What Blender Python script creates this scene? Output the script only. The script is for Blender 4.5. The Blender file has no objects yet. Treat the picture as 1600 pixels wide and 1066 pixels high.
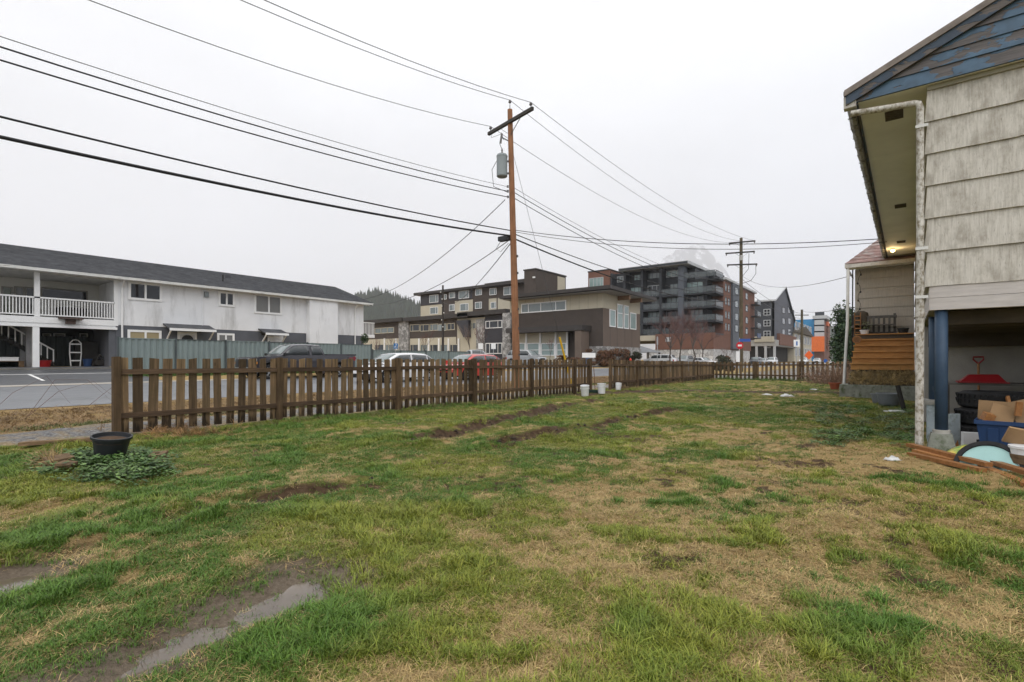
import bpy, bmesh, math, random
import numpy as np
from mathutils import Vector, Matrix
random.seed(7); np.random.seed(7)
S = bpy.context.scene
C = S.collection
R = math.radians
# ---------------------------------------------------------------- camera
A = R(37.57); ca, sa = math.cos(A), math.sin(A)
F, HZ, H = 780.0, 562.0, 1.25          # focal length in photo pixels, horizon row, eye height
cam = bpy.data.cameras.new('camera'); co = bpy.data.objects.new('camera', cam); C.objects.link(co)
co.location = (0, 0, H); co.rotation_euler = (R(90), 0, A)
cam.sensor_width = 36; cam.lens = F/1600*36; cam.shift_y = (HZ-533)/1600
cam.clip_start = .05; cam.clip_end = 20000
S.camera = co
# ---------------------------------------------------------------- sky, sun, exposure
W = bpy.data.worlds.new('World'); S.world = W; W.use_nodes = True
SUN_EL, SUN_AZ = R(52), R(140)         # azimuth clockwise from +Y
def build_world():
    n, l = W.node_tree.nodes, W.node_tree.links
    n.clear()
    out = n.new('ShaderNodeOutputWorld'); bg = n.new('ShaderNodeBackground'); bg.inputs['Strength'].default_value = .1
    sky = n.new('ShaderNodeTexSky'); sky.sky_type = 'NISHITA'; sky.sun_disc = False
    sky.sun_elevation = SUN_EL; sky.sun_rotation = SUN_AZ
    hs = n.new('ShaderNodeHueSaturation'); hs.inputs['Saturation'].default_value = .25
    l.new(sky.outputs[0], hs.inputs['Color'])
    # overcast deck: brighter towards the zenith, soft cloud mottling
    tc = n.new('ShaderNodeTexCoord'); sx = n.new('ShaderNodeSeparateXYZ'); l.new(tc.outputs['Generated'], sx.inputs[0])
    cr = n.new('ShaderNodeValToRGB'); l.new(sx.outputs['Z'], cr.inputs[0])
    e = cr.color_ramp.elements
    e[0].position = 0.0; e[0].color = (.54, .565, .615, 1)
    e[1].position = 1.0; e[1].color = (1, 1, 1.0, 1)
    k = e.new(.22); k.color = (.66, .68, .72, 1)
    k = e.new(.5); k.color = (.80, .81, .84, 1)
    ns = n.new('ShaderNodeTexNoise'); ns.inputs['Scale'].default_value = 2.2; ns.inputs['Detail'].default_value = 4
    mp = n.new('ShaderNodeMapping'); mp.inputs['Scale'].default_value = (1, 1, 2.6)
    l.new(tc.outputs['Generated'], mp.inputs[0]); l.new(mp.outputs[0], ns.inputs['Vector'])
    mr = n.new('ShaderNodeMapRange'); mr.inputs['From Min'].default_value = .3; mr.inputs['From Max'].default_value = .7
    mr.inputs['To Min'].default_value = .90*SKYK; mr.inputs['To Max'].default_value = 1.09*SKYK
    l.new(ns.outputs[0], mr.inputs[0])
    vm = n.new('ShaderNodeVectorMath'); vm.operation = 'SCALE'
    l.new(cr.outputs[0], vm.inputs[0]); l.new(mr.outputs[0], vm.inputs['Scale'])
    mx = n.new('ShaderNodeMix'); mx.data_type = 'RGBA'; mx.inputs[0].default_value = .94
    l.new(hs.outputs[0], mx.inputs[6]); l.new(vm.outputs[0], mx.inputs[7])
    l.new(mx.outputs[2], bg.inputs['Color']); l.new(bg.outputs[0], out.inputs[0])
SKYK = 11.3
build_world()
sl = bpy.data.lights.new('sun', 'SUN'); sl.energy = 1.5; sl.angle = R(60); sl.color = (1, .975, .94)
so = bpy.data.objects.new('sun', sl); C.objects.link(so)
so.rotation_euler = Vector((-math.sin(SUN_AZ)*math.cos(SUN_EL), -math.cos(SUN_AZ)*math.cos(SUN_EL), -math.sin(SUN_EL))).to_track_quat('-Z', 'Y').to_euler()
so.location = (0, 0, 60)
S.view_settings.view_transform = 'Standard'; S.view_settings.look = 'None'
S.view_settings.exposure = 0.5; S.view_settings.gamma = 1.0
S.render.engine = 'CYCLES'
S.cycles.use_denoising = True
try: S.cycles.denoiser = 'OPENIMAGEDENOISE'
except Exception: pass
S.cycles.max_bounces = 6; S.cycles.diffuse_bounces = 3; S.cycles.glossy_bounces = 3; S.cycles.transparent_max_bounces = 8
S.cycles.volume_bounces = 1
S.cycles.caustics_reflective = False; S.cycles.caustics_refractive = False
# ---------------------------------------------------------------- pixels to places (a pixel gives a direction; the plane gives the distance)
def onX(px, X):
    r = (px-800)/F; return X*(r*sa+ca)/(r*ca-sa)
def onY(px, Y):
    r = (px-800)/F; return Y*(r*ca-sa)/(r*sa+ca)
def dep(x, y): return -x*sa+y*ca
def zat(py, x, y): return H+(HZ-py)*dep(x, y)/F
def gnd(px, py, z=0.0):
    d = F*(H-z)/(py-HZ); r = (px-800)/F
    return d*(r*ca-sa), d*(r*sa+ca)
# ---------------------------------------------------------------- mesh builder
class MB:
    def __init__(s): s.v = []; s.f = []; s.m = []
    def add(s, vs, fs, mi=0):
        b = len(s.v); s.v += [tuple(p) for p in vs]
        for f in fs: s.f.append(tuple(b+i for i in f)); s.m.append(mi)
        return s
    def box(s, x0, x1, y0, y1, z0, z1, mi=0):
        x0, x1 = min(x0, x1), max(x0, x1); y0, y1 = min(y0, y1), max(y0, y1); z0, z1 = min(z0, z1), max(z0, z1)
        return s.add([(x0,y0,z0),(x1,y0,z0),(x1,y1,z0),(x0,y1,z0),(x0,y0,z1),(x1,y0,z1),(x1,y1,z1),(x0,y1,z1)],
                     [(0,3,2,1),(4,5,6,7),(0,1,5,4),(1,2,6,5),(2,3,7,6),(3,0,4,7)], mi)
    def bar(s, p, q, w, h, up=(0,0,1), mi=0):
        p, q = Vector(p), Vector(q); d = (q-p).normalized(); u = Vector(up)
        if abs(d.dot(u)) > .99: u = Vector((0, 1, 0))
        a = d.cross(u).normalized()*(w/2); b = a.cross(d).normalized()*(h/2)
        vs = [p-a-b, p+a-b, p+a+b, p-a+b, q-a-b, q+a-b, q+a+b, q-a+b]
        return s.add(vs, [(0,1,2,3),(7,6,5,4),(0,4,5,1),(1,5,6,2),(2,6,7,3),(3,7,4,0)], mi)
    def tube(s, pts, r, n=6, mi=0, cap=True):
        pts = [Vector(p) for p in pts]; m = len(pts)
        rs = r if isinstance(r, (list, tuple)) else [r]*m
        b = len(s.v); ref = None
        for i, p in enumerate(pts):
            d = (pts[min(i+1, m-1)]-pts[max(i-1, 0)]).normalized()
            if ref is None:
                ref = d.orthogonal().normalized()
            a = (ref-d*ref.dot(d))
            a = a.normalized() if a.length > 1e-5 else d.orthogonal().normalized()
            ref = a; c = d.cross(a)
            for k in range(n):
                t = 2*math.pi*k/n; s.v.append(tuple(p+a*math.cos(t)*rs[i]+c*math.sin(t)*rs[i]))
        for i in range(m-1):
            for k in range(n):
                k2 = (k+1) % n
                s.f.append((b+i*n+k, b+i*n+k2, b+(i+1)*n+k2, b+(i+1)*n+k)); s.m.append(mi)
        if cap:
            s.f.append(tuple(b+k for k in range(n-1, -1, -1))); s.m.append(mi)
            s.f.append(tuple(b+(m-1)*n+k for k in range(n))); s.m.append(mi)
        return s
    def lathe(s, prof, n=20, c=(0,0,0), mi=0, ax='z', ring=False):
        b = len(s.v); m = len(prof)
        for (r, z) in prof:
            for k in range(n):
                t = 2*math.pi*k/n; x, y = r*math.cos(t), r*math.sin(t)
                if ax == 'z': p = (x, y, z)
                elif ax == 'y': p = (x, z, y)
                else: p = (z, x, y)
                s.v.append((c[0]+p[0], c[1]+p[1], c[2]+p[2]))
        for i in range(m-1):
            for k in range(n):
                k2 = (k+1) % n
                s.f.append((b+i*n+k, b+i*n+k2, b+(i+1)*n+k2, b+(i+1)*n+k)); s.m.append(mi)
        if ring:
            for k in range(n): s.f.append((b+(m-1)*n+k, b+(m-1)*n+(k+1) % n, b+(k+1) % n, b+k)); s.m.append(mi)
            return s
        s.f.append(tuple(b+k for k in range(n-1, -1, -1))); s.m.append(mi)
        s.f.append(tuple(b+(m-1)*n+k for k in range(n))); s.m.append(mi)
        return s
    def prism(s, poly, ax, a0, a1, mi=0):
        # poly in the two other axes (order x,y,z without ax), extruded along ax
        def p3(u, w, a): return (a, u, w) if ax == 'x' else (u, a, w) if ax == 'y' else (u, w, a)
        n = len(poly); vs = [p3(u, w, a0) for u, w in poly]+[p3(u, w, a1) for u, w in poly]
        fs = [tuple(range(n)), tuple(range(2*n-1, n-1, -1))]+[(i, (i+1) % n, n+(i+1) % n, n+i) for i in range(n)]
        return s.add(vs, fs, mi)
    def hexa(s, lo, hi, mi=0):   # two quads (4 points each), joined
        return s.add(list(lo)+list(hi), [(3,2,1,0),(4,5,6,7),(0,1,5,4),(1,2,6,5),(2,3,7,6),(3,0,4,7)], mi)
    def mesh(s, name, mats, off=(0,0,0), smooth=False, fix=True):
        me = bpy.data.meshes.new(name)
        o = Vector(off)
        me.from_pydata([tuple(Vector(p)-o) for p in s.v] if o.length else s.v, [], s.f)
        for m in (mats if isinstance(mats, (list, tuple)) else [mats]): me.materials.append(m)
        if any(s.m): me.polygons.foreach_set('material_index', s.m)
        if fix and len(s.f) < 20000:
            bm = bmesh.new(); bm.from_mesh(me); bmesh.ops.recalc_face_normals(bm, faces=bm.faces); bm.to_mesh(me); bm.free()
        if smooth:
            me.polygons.foreach_set('use_smooth', [True]*len(me.polygons))
            if smooth != 'all':
                try: me.set_sharp_from_angle(angle=R(38))
                except Exception: pass
        me.update()
        return me
    def build(s, name, mats, parent=None, world=True, smooth=False, fix=True):
        off = Vector((0, 0, 0))
        if parent is not None and world:
            p = parent
            while p is not None: off += p.location; p = p.parent
        return link(name, s.mesh(name, mats, off, smooth, fix), parent)
def link(name, me, parent=None, loc=None, rot=None):
    o = bpy.data.objects.new(name, me); C.objects.link(o); o.parent = parent
    if loc is not None: o.location = loc
    if rot is not None: o.rotation_euler = rot
    return o
def tag(o, label, cat, group=None, kind=None):
    o['label'] = label
    if cat: o['category'] = cat
    if group: o['group'] = group
    if kind: o['kind'] = kind
    return o
def thing(name, label, cat, loc=(0,0,0), rz=0.0, group=None):
    o = bpy.data.objects.new(name, None); C.objects.link(o)
    o.location = loc; o.rotation_euler = (0, 0, rz); o.empty_display_size = .2
    return tag(o, label, cat, group)
def struct(o, label=None):
    o['kind'] = 'structure'
    if label: o['label'] = label
    return o
def copy_tree(o, parent=None):
    c = o.copy(); C.objects.link(c); c.parent = parent
    for ch in [x for x in o.children]: copy_tree(ch, c)
    return c
# facade boxes: face 'X' looks to +X (plane x=c, u is y); face 'Y' looks to -Y (plane y=c, u is x); t outward
def fb(mb, face, c, u0, u1, z0, z1, t0, t1, mi=0):
    if face == 'X': mb.box(c+t0, c+t1, u0, u1, z0, z1, mi)
    else: mb.box(u0, u1, c-t1, c-t0, z0, z1, mi)
    return mb
def fbo(name, mat, parent, face, c, u0, u1, z0, z1, t0, t1):
    return fb(MB(), face, c, u0, u1, z0, z1, t0, t1).build(name, mat, parent)
def pxu(face, c, px): return onX(px, c) if face == 'X' else onY(px, c)
def pxz(face, c, px, py):
    u = pxu(face, c, px)
    return zat(py, c, u) if face == 'X' else zat(py, u, c)
def window(parent, face, c, u0, u1, z0, z1, fm, gm, mull=(), trans=(), fw=.07, proud=.05, name='window', sill=False):
    if u0 > u1: u0, u1 = u1, u0
    m = MB()
    fb(m, face, c, u0, u1, z0, z0+fw, .0, proud); fb(m, face, c, u0, u1, z1-fw, z1, .0, proud)
    fb(m, face, c, u0, u0+fw, z0+fw, z1-fw, .0, proud); fb(m, face, c, u1-fw, u1, z0+fw, z1-fw, .0, proud)
    cuts = [u0+fw]+[u0+(u1-u0)*t for t in mull]+[u1-fw]
    for t in mull:
        u = u0+(u1-u0)*t; fb(m, face, c, u-fw*.4, u+fw*.4, z0+fw, z1-fw, .0, proud*.9)
    for t in trans:
        z = z0+(z1-z0)*t; fb(m, face, c, u0+fw, u1-fw, z-fw*.35, z+fw*.35, .0, proud*.8)
    w = m.build(name, fm, parent)
    for a, b in zip(cuts[:-1], cuts[1:]):
        fbo('pane', gm, w, face, c, a+.001, b-.001, z0+fw+.001, z1-fw-.001, .002, proud*.35)
    if sill: fbo('sill', fm, w, face, c, u0-.04, u1+.04, z0-.05, z0-.001, .0, proud+.05)
    return w
def winpx(parent, face, c, p0, p1, y0, y1, *a, **k):
    pm = (p0+p1)/2
    return window(parent, face, c, pxu(face, c, p0), pxu(face, c, p1), pxz(face, c, pm, y1), pxz(face, c, pm, y0), *a, **k)
# ---------------------------------------------------------------- materials
def nodes(m):
    m.use_nodes = True; n, l = m.node_tree.nodes, m.node_tree.links
    return n, l, n['Principled BSDF']
def noise(n, l, coord, scale, detail=4, rough=.55, mapping=None):
    t = n.new('ShaderNodeTexNoise'); t.inputs['Scale'].default_value = scale; t.inputs['Detail'].default_value = detail
    t.inputs['Roughness'].default_value = rough
    if mapping:
        mp = n.new('ShaderNodeMapping'); mp.inputs['Scale'].default_value = mapping
        l.new(coord, mp.inputs[0]); coord = mp.outputs[0]
    l.new(coord, t.inputs['Vector'])
    return t.outputs[0]
def ramp(n, l, fac, stops):
    r = n.new('ShaderNodeValToRGB'); e = r.color_ramp.elements
    e[0].position, e[0].color = stops[0][0], (*stops[0][1], 1)
    e[1].position, e[1].color = stops[-1][0], (*stops[-1][1], 1)
    for p, c in stops[1:-1]:
        k = e.new(p); k.color = (*c, 1)
    l.new(fac, r.inputs[0]); return r.outputs[0]
def mixc(n, l, f, a, b, mode='MIX'):
    m = n.new('ShaderNodeMix'); m.data_type = 'RGBA'; m.blend_type = mode
    for s, v in ((0, f), (6, a), (7, b)):
        if isinstance(v, (int, float)): m.inputs[s].default_value = v
        elif isinstance(v, tuple): m.inputs[s].default_value = (*v, 1)
        else: l.new(v, m.inputs[s])
    return m.outputs[2]
def coords(n, l, rnd=False):
    tc = n.new('ShaderNodeTexCoord'); c = tc.outputs['Object']
    if rnd:
        oi = n.new('ShaderNodeObjectInfo'); a = n.new('ShaderNodeVectorMath'); a.operation = 'ADD'
        sc = n.new('ShaderNodeMath'); sc.operation = 'MULTIPLY'; sc.inputs[1].default_value = 37.0
        l.new(oi.outputs['Random'], sc.inputs[0]); l.new(c, a.inputs[0]); l.new(sc.outputs[0], a.inputs[1]); c = a.outputs[0]
        return c, oi.outputs['Random']
    return c, None
def bump(n, l, b, h, strength, dist=.01):
    k = n.new('ShaderNodeBump'); k.inputs['Strength'].default_value = strength; k.inputs['Distance'].default_value = dist
    l.new(h, k.inputs['Height']); l.new(k.outputs[0], b.inputs['Normal'])
def M(name, col, rough=.8, var=.18, scale=3.0, bmp=.15, bscale=40, spec=.3, metal=0.0, rnd=0.0, stretch=None, coat=0.0, dirt=None):
    m = bpy.data.materials.new(name); n, l, b = nodes(m)
    c, r = coords(n, l, rnd > 0)
    f = noise(n, l, c, scale, 5, .6, stretch)
    lo = tuple(max(0, v*(1-var)) for v in col); hi = tuple(min(1, v*(1+var)) for v in col)
    cc = ramp(n, l, f, [(.3, lo), (.7, hi)])
    if dirt:
        d = noise(n, l, c, dirt[1], 6, .65, dirt[2] if len(dirt) > 2 else None)
        k = ramp(n, l, d, [(dirt[3] if len(dirt) > 3 else .5, (0, 0, 0)), ((dirt[3] if len(dirt) > 3 else .5)+.2, (1, 1, 1))])
        cc = mixc(n, l, k, cc, dirt[0])
    if rnd > 0:
        hs = n.new('ShaderNodeHueSaturation')
        mr = n.new('ShaderNodeMapRange'); mr.inputs['To Min'].default_value = 1-rnd; mr.inputs['To Max'].default_value = 1+rnd
        l.new(r, mr.inputs[0]); l.new(mr.outputs[0], hs.inputs['Value']); l.new(cc, hs.inputs['Color']); cc = hs.outputs[0]
    l.new(cc, b.inputs['Base Color'])
    b.inputs['Roughness'].default_value = rough; b.inputs['Metallic'].default_value = metal
    b.inputs['Specular IOR Level'].default_value = spec
    if coat: b.inputs['Coat Weight'].default_value = coat; b.inputs['Coat Roughness'].default_value = .06
    if bmp: bump(n, l, b, noise(n, l, c, bscale, 4, .6, stretch), bmp)
    return m
def wood(name, dark, light, grain=(40, 40, 1.5), rnd=.25, rough=.85, bmp=.35, green=None, wetfoot=False):
    m = bpy.data.materials.new(name); n, l, b = nodes(m)
    c, r = coords(n, l, True)
    g = noise(n, l, c, 1.0, 6, .65, grain); g2 = noise(n, l, c, 2.2, 4, .6)
    cc = ramp(n, l, g, [(.28, dark), (.55, tuple((a+q)/2 for a, q in zip(dark, light))), (.75, light)])
    cc = mixc(n, l, ramp(n, l, g2, [(.4, (0, 0, 0)), (.75, (.6, .6, .6))]), cc, green or tuple(v*.45 for v in dark))
    if wetfoot:                          # damp, rotten stain climbing the foot of each board
        tc = n.new('ShaderNodeTexCoord'); sp = n.new('ShaderNodeSeparateXYZ'); l.new(tc.outputs['Object'], sp.inputs[0])
        fz = noise(n, l, c, 1, 4, .6, (22, 22, 1.5)); q = n.new('ShaderNodeMath'); q.operation = 'MULTIPLY_ADD'; l.new(fz, q.inputs[0]); q.inputs[1].default_value = .75; l.new(sp.outputs['Z'], q.inputs[2])
        cc = mixc(n, l, ramp(n, l, q.outputs[0], [(.44, (.85, .85, .85)), (.54, (0, 0, 0))]), cc, tuple(v*.30 for v in dark))
        kn = noise(n, l, c, 1, 2, .5, (9, 9, 4)); cc = mixc(n, l, ramp(n, l, kn, [(.68, (0, 0, 0)), (.74, (.7, .7, .7))]), cc, tuple(v*.5 for v in dark))
    hs = n.new('ShaderNodeHueSaturation')
    mr = n.new('ShaderNodeMapRange'); mr.inputs['To Min'].default_value = 1-rnd; mr.inputs['To Max'].default_value = 1+rnd
    l.new(r, mr.inputs[0]); l.new(mr.outputs[0], hs.inputs['Value'])
    l.new(cc, hs.inputs['Color']); l.new(hs.outputs[0], b.inputs['Base Color'])
    b.inputs['Roughness'].default_value = rough; b.inputs['Specular IOR Level'].default_value = .25
    bump(n, l, b, g, bmp, .006)
    return m
def glass(name, col=(.03, .036, .042), rough=.04, spec=.9):
    m = bpy.data.materials.new(name); n, l, b = nodes(m)
    b.inputs['Base Color'].default_value = (*col, 1); b.inputs['Roughness'].default_value = rough
    b.inputs['Specular IOR Level'].default_value = spec
    return m
def glow(name, col, e):
    m = bpy.data.materials.new(name); n, l, b = nodes(m)
    b.inputs['Base Color'].default_value = (*col, 1); b.inputs['Emission Color'].default_value = (*col, 1); b.inputs['Emission Strength'].default_value = e
    return m
def boards(name, col, axis, pitch, var=.12, line=.55, rough=.8, lw=.05, rnd=0):
    # fine repeated joints (far claddings, standing seams, roof shingle courses)
    m = bpy.data.materials.new(name); n, l, b = nodes(m)
    c, _ = coords(n, l)
    sp = n.new('ShaderNodeSeparateXYZ'); l.new(c, sp.inputs[0])
    a = n.new('ShaderNodeMath'); a.operation = 'DIVIDE'; l.new(sp.outputs[axis], a.inputs[0]); a.inputs[1].default_value = pitch
    fr = n.new('ShaderNodeMath'); fr.operation = 'FRACT'; l.new(a.outputs[0], fr.inputs[0])
    k = ramp(n, l, fr.outputs[0], [(0, (line,)*3), (lw, (1, 1, 1))])
    f = noise(n, l, c, 1.3, 5, .6)
    base = ramp(n, l, f, [(.3, tuple(v*(1-var) for v in col)), (.7, tuple(min(1, v*(1+var)) for v in col))])
    cc = mixc(n, l, 1.0, base, k, 'MULTIPLY')
    l.new(cc, b.inputs['Base Color']); b.inputs['Roughness'].default_value = rough; b.inputs['Specular IOR Level'].default_value = .3
    bump(n, l, b, fr.outputs[0], .25, .01)
    return m
def stone(name, a, bcol, scale=3.0):
    m = bpy.data.materials.new(name); n, l, b = nodes(m)
    c, _ = coords(n, l)
    v = n.new('ShaderNodeTexVoronoi'); v.inputs['Scale'].default_value = scale; l.new(c, v.inputs['Vector'])
    v2 = n.new('ShaderNodeTexVoronoi'); v2.feature = 'DISTANCE_TO_EDGE'; v2.inputs['Scale'].default_value = scale; l.new(c, v2.inputs['Vector'])
    sep = n.new('ShaderNodeSeparateColor'); l.new(v.outputs['Color'], sep.inputs[0])
    base = ramp(n, l, sep.outputs[0], [(0, a), (1, bcol)])
    e = ramp(n, l, v2.outputs['Distance'], [(.0, (.35, .35, .35)), (.06, (1, 1, 1))])
    l.new(mixc(n, l, 1.0, base, e, 'MULTIPLY'), b.inputs['Base Color']); b.inputs['Roughness'].default_value = .9
    bump(n, l, b, v2.outputs['Distance'], .5, .03)
    return m
# ================================================================ GROUND
TAB = np.random.RandomState(3).rand(6, 256, 256)
def vn(x, y, k=0):
    xi = np.floor(x).astype(int); yi = np.floor(y).astype(int); fx = x-xi; fy = y-yi
    fx = fx*fx*(3-2*fx); fy = fy*fy*(3-2*fy); t = TAB[k % 6]
    a = t[xi % 256, yi % 256]; b = t[(xi+1) % 256, yi % 256]; c = t[xi % 256, (yi+1) % 256]; d = t[(xi+1) % 256, (yi+1) % 256]
    return (a*(1-fx)+b*fx)*(1-fy)+(c*(1-fx)+d*fx)*fy
def fbm(x, y, k=0, o=4):
    s = 0; a = .5; t = 0
    for i in range(o):
        s = s+a*vn(x*2**i+17.3*i, y*2**i+5.1*i, k+i); t += a; a *= .55
    return s/t
def sstep(a, b, x):
    t = np.clip((x-a)/(b-a), 0, 1); return t*t*(3-2*t)
def polydist(x, y, pts):
    d = np.full(np.shape(x), 1e9)
    for (ax, ay), (bx, by) in zip(pts[:-1], pts[1:]):
        vx, vy = bx-ax, by-ay; L = vx*vx+vy*vy+1e-9
        t = np.clip(((x-ax)*vx+(y-ay)*vy)/L, 0, 1)
        d = np.minimum(d, np.hypot(x-ax-t*vx, y-ay-t*vy))
    return d
def base_z(x, y):
    return np.interp(x, [-400, -60, -36, -31, -27, -17.2, -16.6, -14.2, -11.9, 60], [1.1, 1.0, .84, .50, .22, .02, -.03, -.12, 0, 0])
RUT_A = [gnd(*p) for p in ((925, 626), (880, 636), (835, 648), (770, 664), (700, 680), (640, 690))]
RUT_B = [gnd(*p) for p in ((1050, 641), (985, 652), (915, 667), (850, 681), (780, 692))]
RUT_C = [gnd(*p) for p in ((560, 752), (500, 764), (350, 786), (285, 806))]
RUT_D = [gnd(*p) for p in ((130, 860), (60, 880), (0, 905), (-60, 930))]
PUD = [gnd(*p) for p in ((465, 917), (425, 938), (385, 945), (345, 974), (290, 990), (255, 1012), (200, 1036))]
PUD2 = [gnd(*p) for p in ((20, 905), (-30, 935), (-80, 950))]
PATH = [gnd(*p) for p in ((905, 616), (990, 612), (1080, 610), (1160, 611), (1250, 613), (1330, 617))]
def lawnmask(x, y): return sstep(-10.6, -9.9, x)*(1-sstep(33.0, 34.5, y))
def ground_z(x, y):
    z = base_z(x, y)
    lm = lawnmask(x, y)
    z = z+lm*((fbm(x*.55, y*.55, 0, 3)-.5)*.16+(fbm(x*2.3, y*2.3, 1, 3)-.5)*.07+(fbm(x*8, y*8, 2, 2)-.5)*.022)
    wob = (fbm(x*1.7, y*1.7, 3, 3)-.5)*.35
    for P, w, dp in ((RUT_A, .17, .085), (RUT_B, .15, .08), (RUT_C, .13, .05), (RUT_D, .14, .05)):
        d = polydist(x, y, P)+wob*.5
        z = z-dp*np.exp(-(d/w)**2)+dp*.6*np.exp(-((d-w*1.9)/(w*.7))**2)*(.4+1.2*vn(x*5, y*5, 4))
    d = polydist(x, y, PUD)+wob*.8; z = z*(1-.8*np.exp(-(d/.34)**2))-.052*np.exp(-(d/.2)**2)+(fbm(x*6.5, y*6.5, 5, 4)-.5)*.075*np.exp(-(d/.34)**2)
    d = polydist(x, y, PUD2)+wob*.6; z = z*(1-.8*np.exp(-(d/.3)**2))-.05*np.exp(-(d/.18)**2)
    off = (1-lm)*(x > -16.5)
    z = z+off*(fbm(x*.9, y*.9, 2, 4)-.5)*.12
    return z
def cover(x, y):
    """green, straw, mud (0..1 each) of the ground at x, y"""
    n1 = fbm(x*.8, y*.8, 4, 4); n2 = fbm(x*2.6+9, y*2.6, 1, 4); n3 = fbm(x*7, y*7+3, 2, 3)
    strawz = np.exp(-(((x+.75)/1.55)**2))*sstep(1.4, 3.0, y)*(1-sstep(8.2, 10.5, y))
    strawz = np.maximum(strawz, .55*np.exp(-(((x+4.5)/3.5)**2+((y-24.5)/5)**2)))
    green = .70-strawz*.46+(n1-.5)*1.25+(n2-.5)*1.7+(n3-.5)*1.9
    green = green+.4*np.exp(-(((x+.9)/1.3)**2+((y-13.2)/3.2)**2))+.27*sstep(-1.2, -3.8, x)
    bare = np.exp(-((y-7.55)/.75)**2)*sstep(-1.6, -.3, x)
    green = green-1.0*bare
    mud = sstep(.60, .72, fbm(x*1.6+40, y*1.6, 5, 4)+.10*strawz)*.75*sstep(.45, .62, n3)
    wob = (fbm(x*1.7, y*1.7, 3, 3)-.5)*.35; brk = .5+.5*sstep(.30, .52, fbm(x*1.6, y*1.6+11, 0, 3))
    for P, w, k in ((RUT_A, .34, 1.15), (RUT_B, .27, 1.15), (RUT_C, .26, .9), (RUT_D, .26, .8)):
        mud = np.maximum(mud, k*brk*np.exp(-((polydist(x, y, P)+wob*.5)/w)**2))
    dpud = np.minimum(polydist(x, y, PUD), polydist(x, y, PUD2))+wob*.8
    mud = np.maximum(mud, np.exp(-np.abs(dpud/.36)**2.6))
    pm = np.exp(-((polydist(x, y, PATH)+wob*.9)/.62)**4)
    mud = np.maximum(mud, .9*pm)
    lm = lawnmask(x, y)
    # outside the yard: gravel walk, grass strip, dead verge
    gx = x-np.interp(y, [2.5, 16, 60], [-.35, .35, .35])
    strip = np.exp(-((gx+12.35)/.42)**2)
    green = green*lm+(1-lm)*(strip*1.2-.25+(n2-.5)*.8)
    gravel = (1-lm)*sstep(-11.95, -11.65, gx+(n2-.5)*.9)*(.55+.45*sstep(.35, .55, n3))
    mud = mud*lm*(1-gravel)
    return np.clip(green, 0, 1), np.clip(bare, 0, 1), np.clip(mud, 0, 1), np.clip(gravel, 0, 1), pm*lm
def silt(x, y):
    wob = (fbm(x*1.7, y*1.7, 3, 3)-.5)*.5+(fbm(x*6, y*6, 1, 3)-.5)*.35
    return np.exp(-np.abs((np.minimum(polydist(x, y, PUD+[gnd(60, 1085)]), polydist(x, y, PUD2))+wob)/.34)**3)
def spaced(parts):
    out = []
    for a, b, st in parts: out += list(np.arange(a, b, st))
    return np.array(sorted(set(np.round(out, 4))))
xs = np.concatenate([[-6000, -3000, -1500, -800, -400, -250, -160, -110, -80], spaced([(-60, -19, 1.5), (-19, -10.6, .25), (-10.6, -7, .09), (-7, 2, .05), (2, 5, .12), (5, 12, .5), (12, 60, 5)]), [60, 100, 160, 250, 400, 800, 1500, 3000, 6000]])
ys = np.concatenate([[-6000, -2000, -600, -200, -80, -40, -20, -10, -5], spaced([(-3, .2, .2), (.2, 6.5, .045), (6.5, 12, .08), (12, 20, .14), (20, 35, .3), (35, 60, 1.5), (60, 150, 6)]), [150, 200, 260, 340, 450, 600, 900, 1500, 3000, 6000]])
GX, GY = np.meshgrid(xs, ys, indexing='ij')
GZ = ground_z(GX, GY)
def grid_mesh(name, X, Y, Z):
    nx, ny = X.shape; me = bpy.data.meshes.new(name)
    me.vertices.add(nx*ny); me.vertices.foreach_set('co', np.stack([X, Y, Z], -1).astype(np.float32).ravel())
    i = np.arange(nx-1)[:, None]*ny+np.arange(ny-1)[None, :]
    q = np.stack([i, i+ny, i+ny+1, i+1], -1).reshape(-1, 4)
    me.loops.add(q.size); me.loops.foreach_set('vertex_index', q.ravel().astype(np.int32))
    me.polygons.add(len(q)); me.polygons.foreach_set('loop_start', np.arange(0, q.size, 4, dtype=np.int32)); me.polygons.foreach_set('loop_total', np.full(len(q), 4, dtype=np.int32))
    me.polygons.foreach_set('use_smooth', np.ones(len(q), dtype=bool))
    me.update(calc_edges=True); me.validate()
    return me
gme = grid_mesh('ground', GX, GY, GZ)
g_, b_, m_, v_, p_ = cover(GX, GY)
att = gme.color_attributes.new('cov', 'FLOAT_COLOR', 'POINT')
att.data.foreach_set('color', np.stack([g_, m_, v_, silt(GX, GY)], -1).astype(np.float32).ravel())
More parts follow.
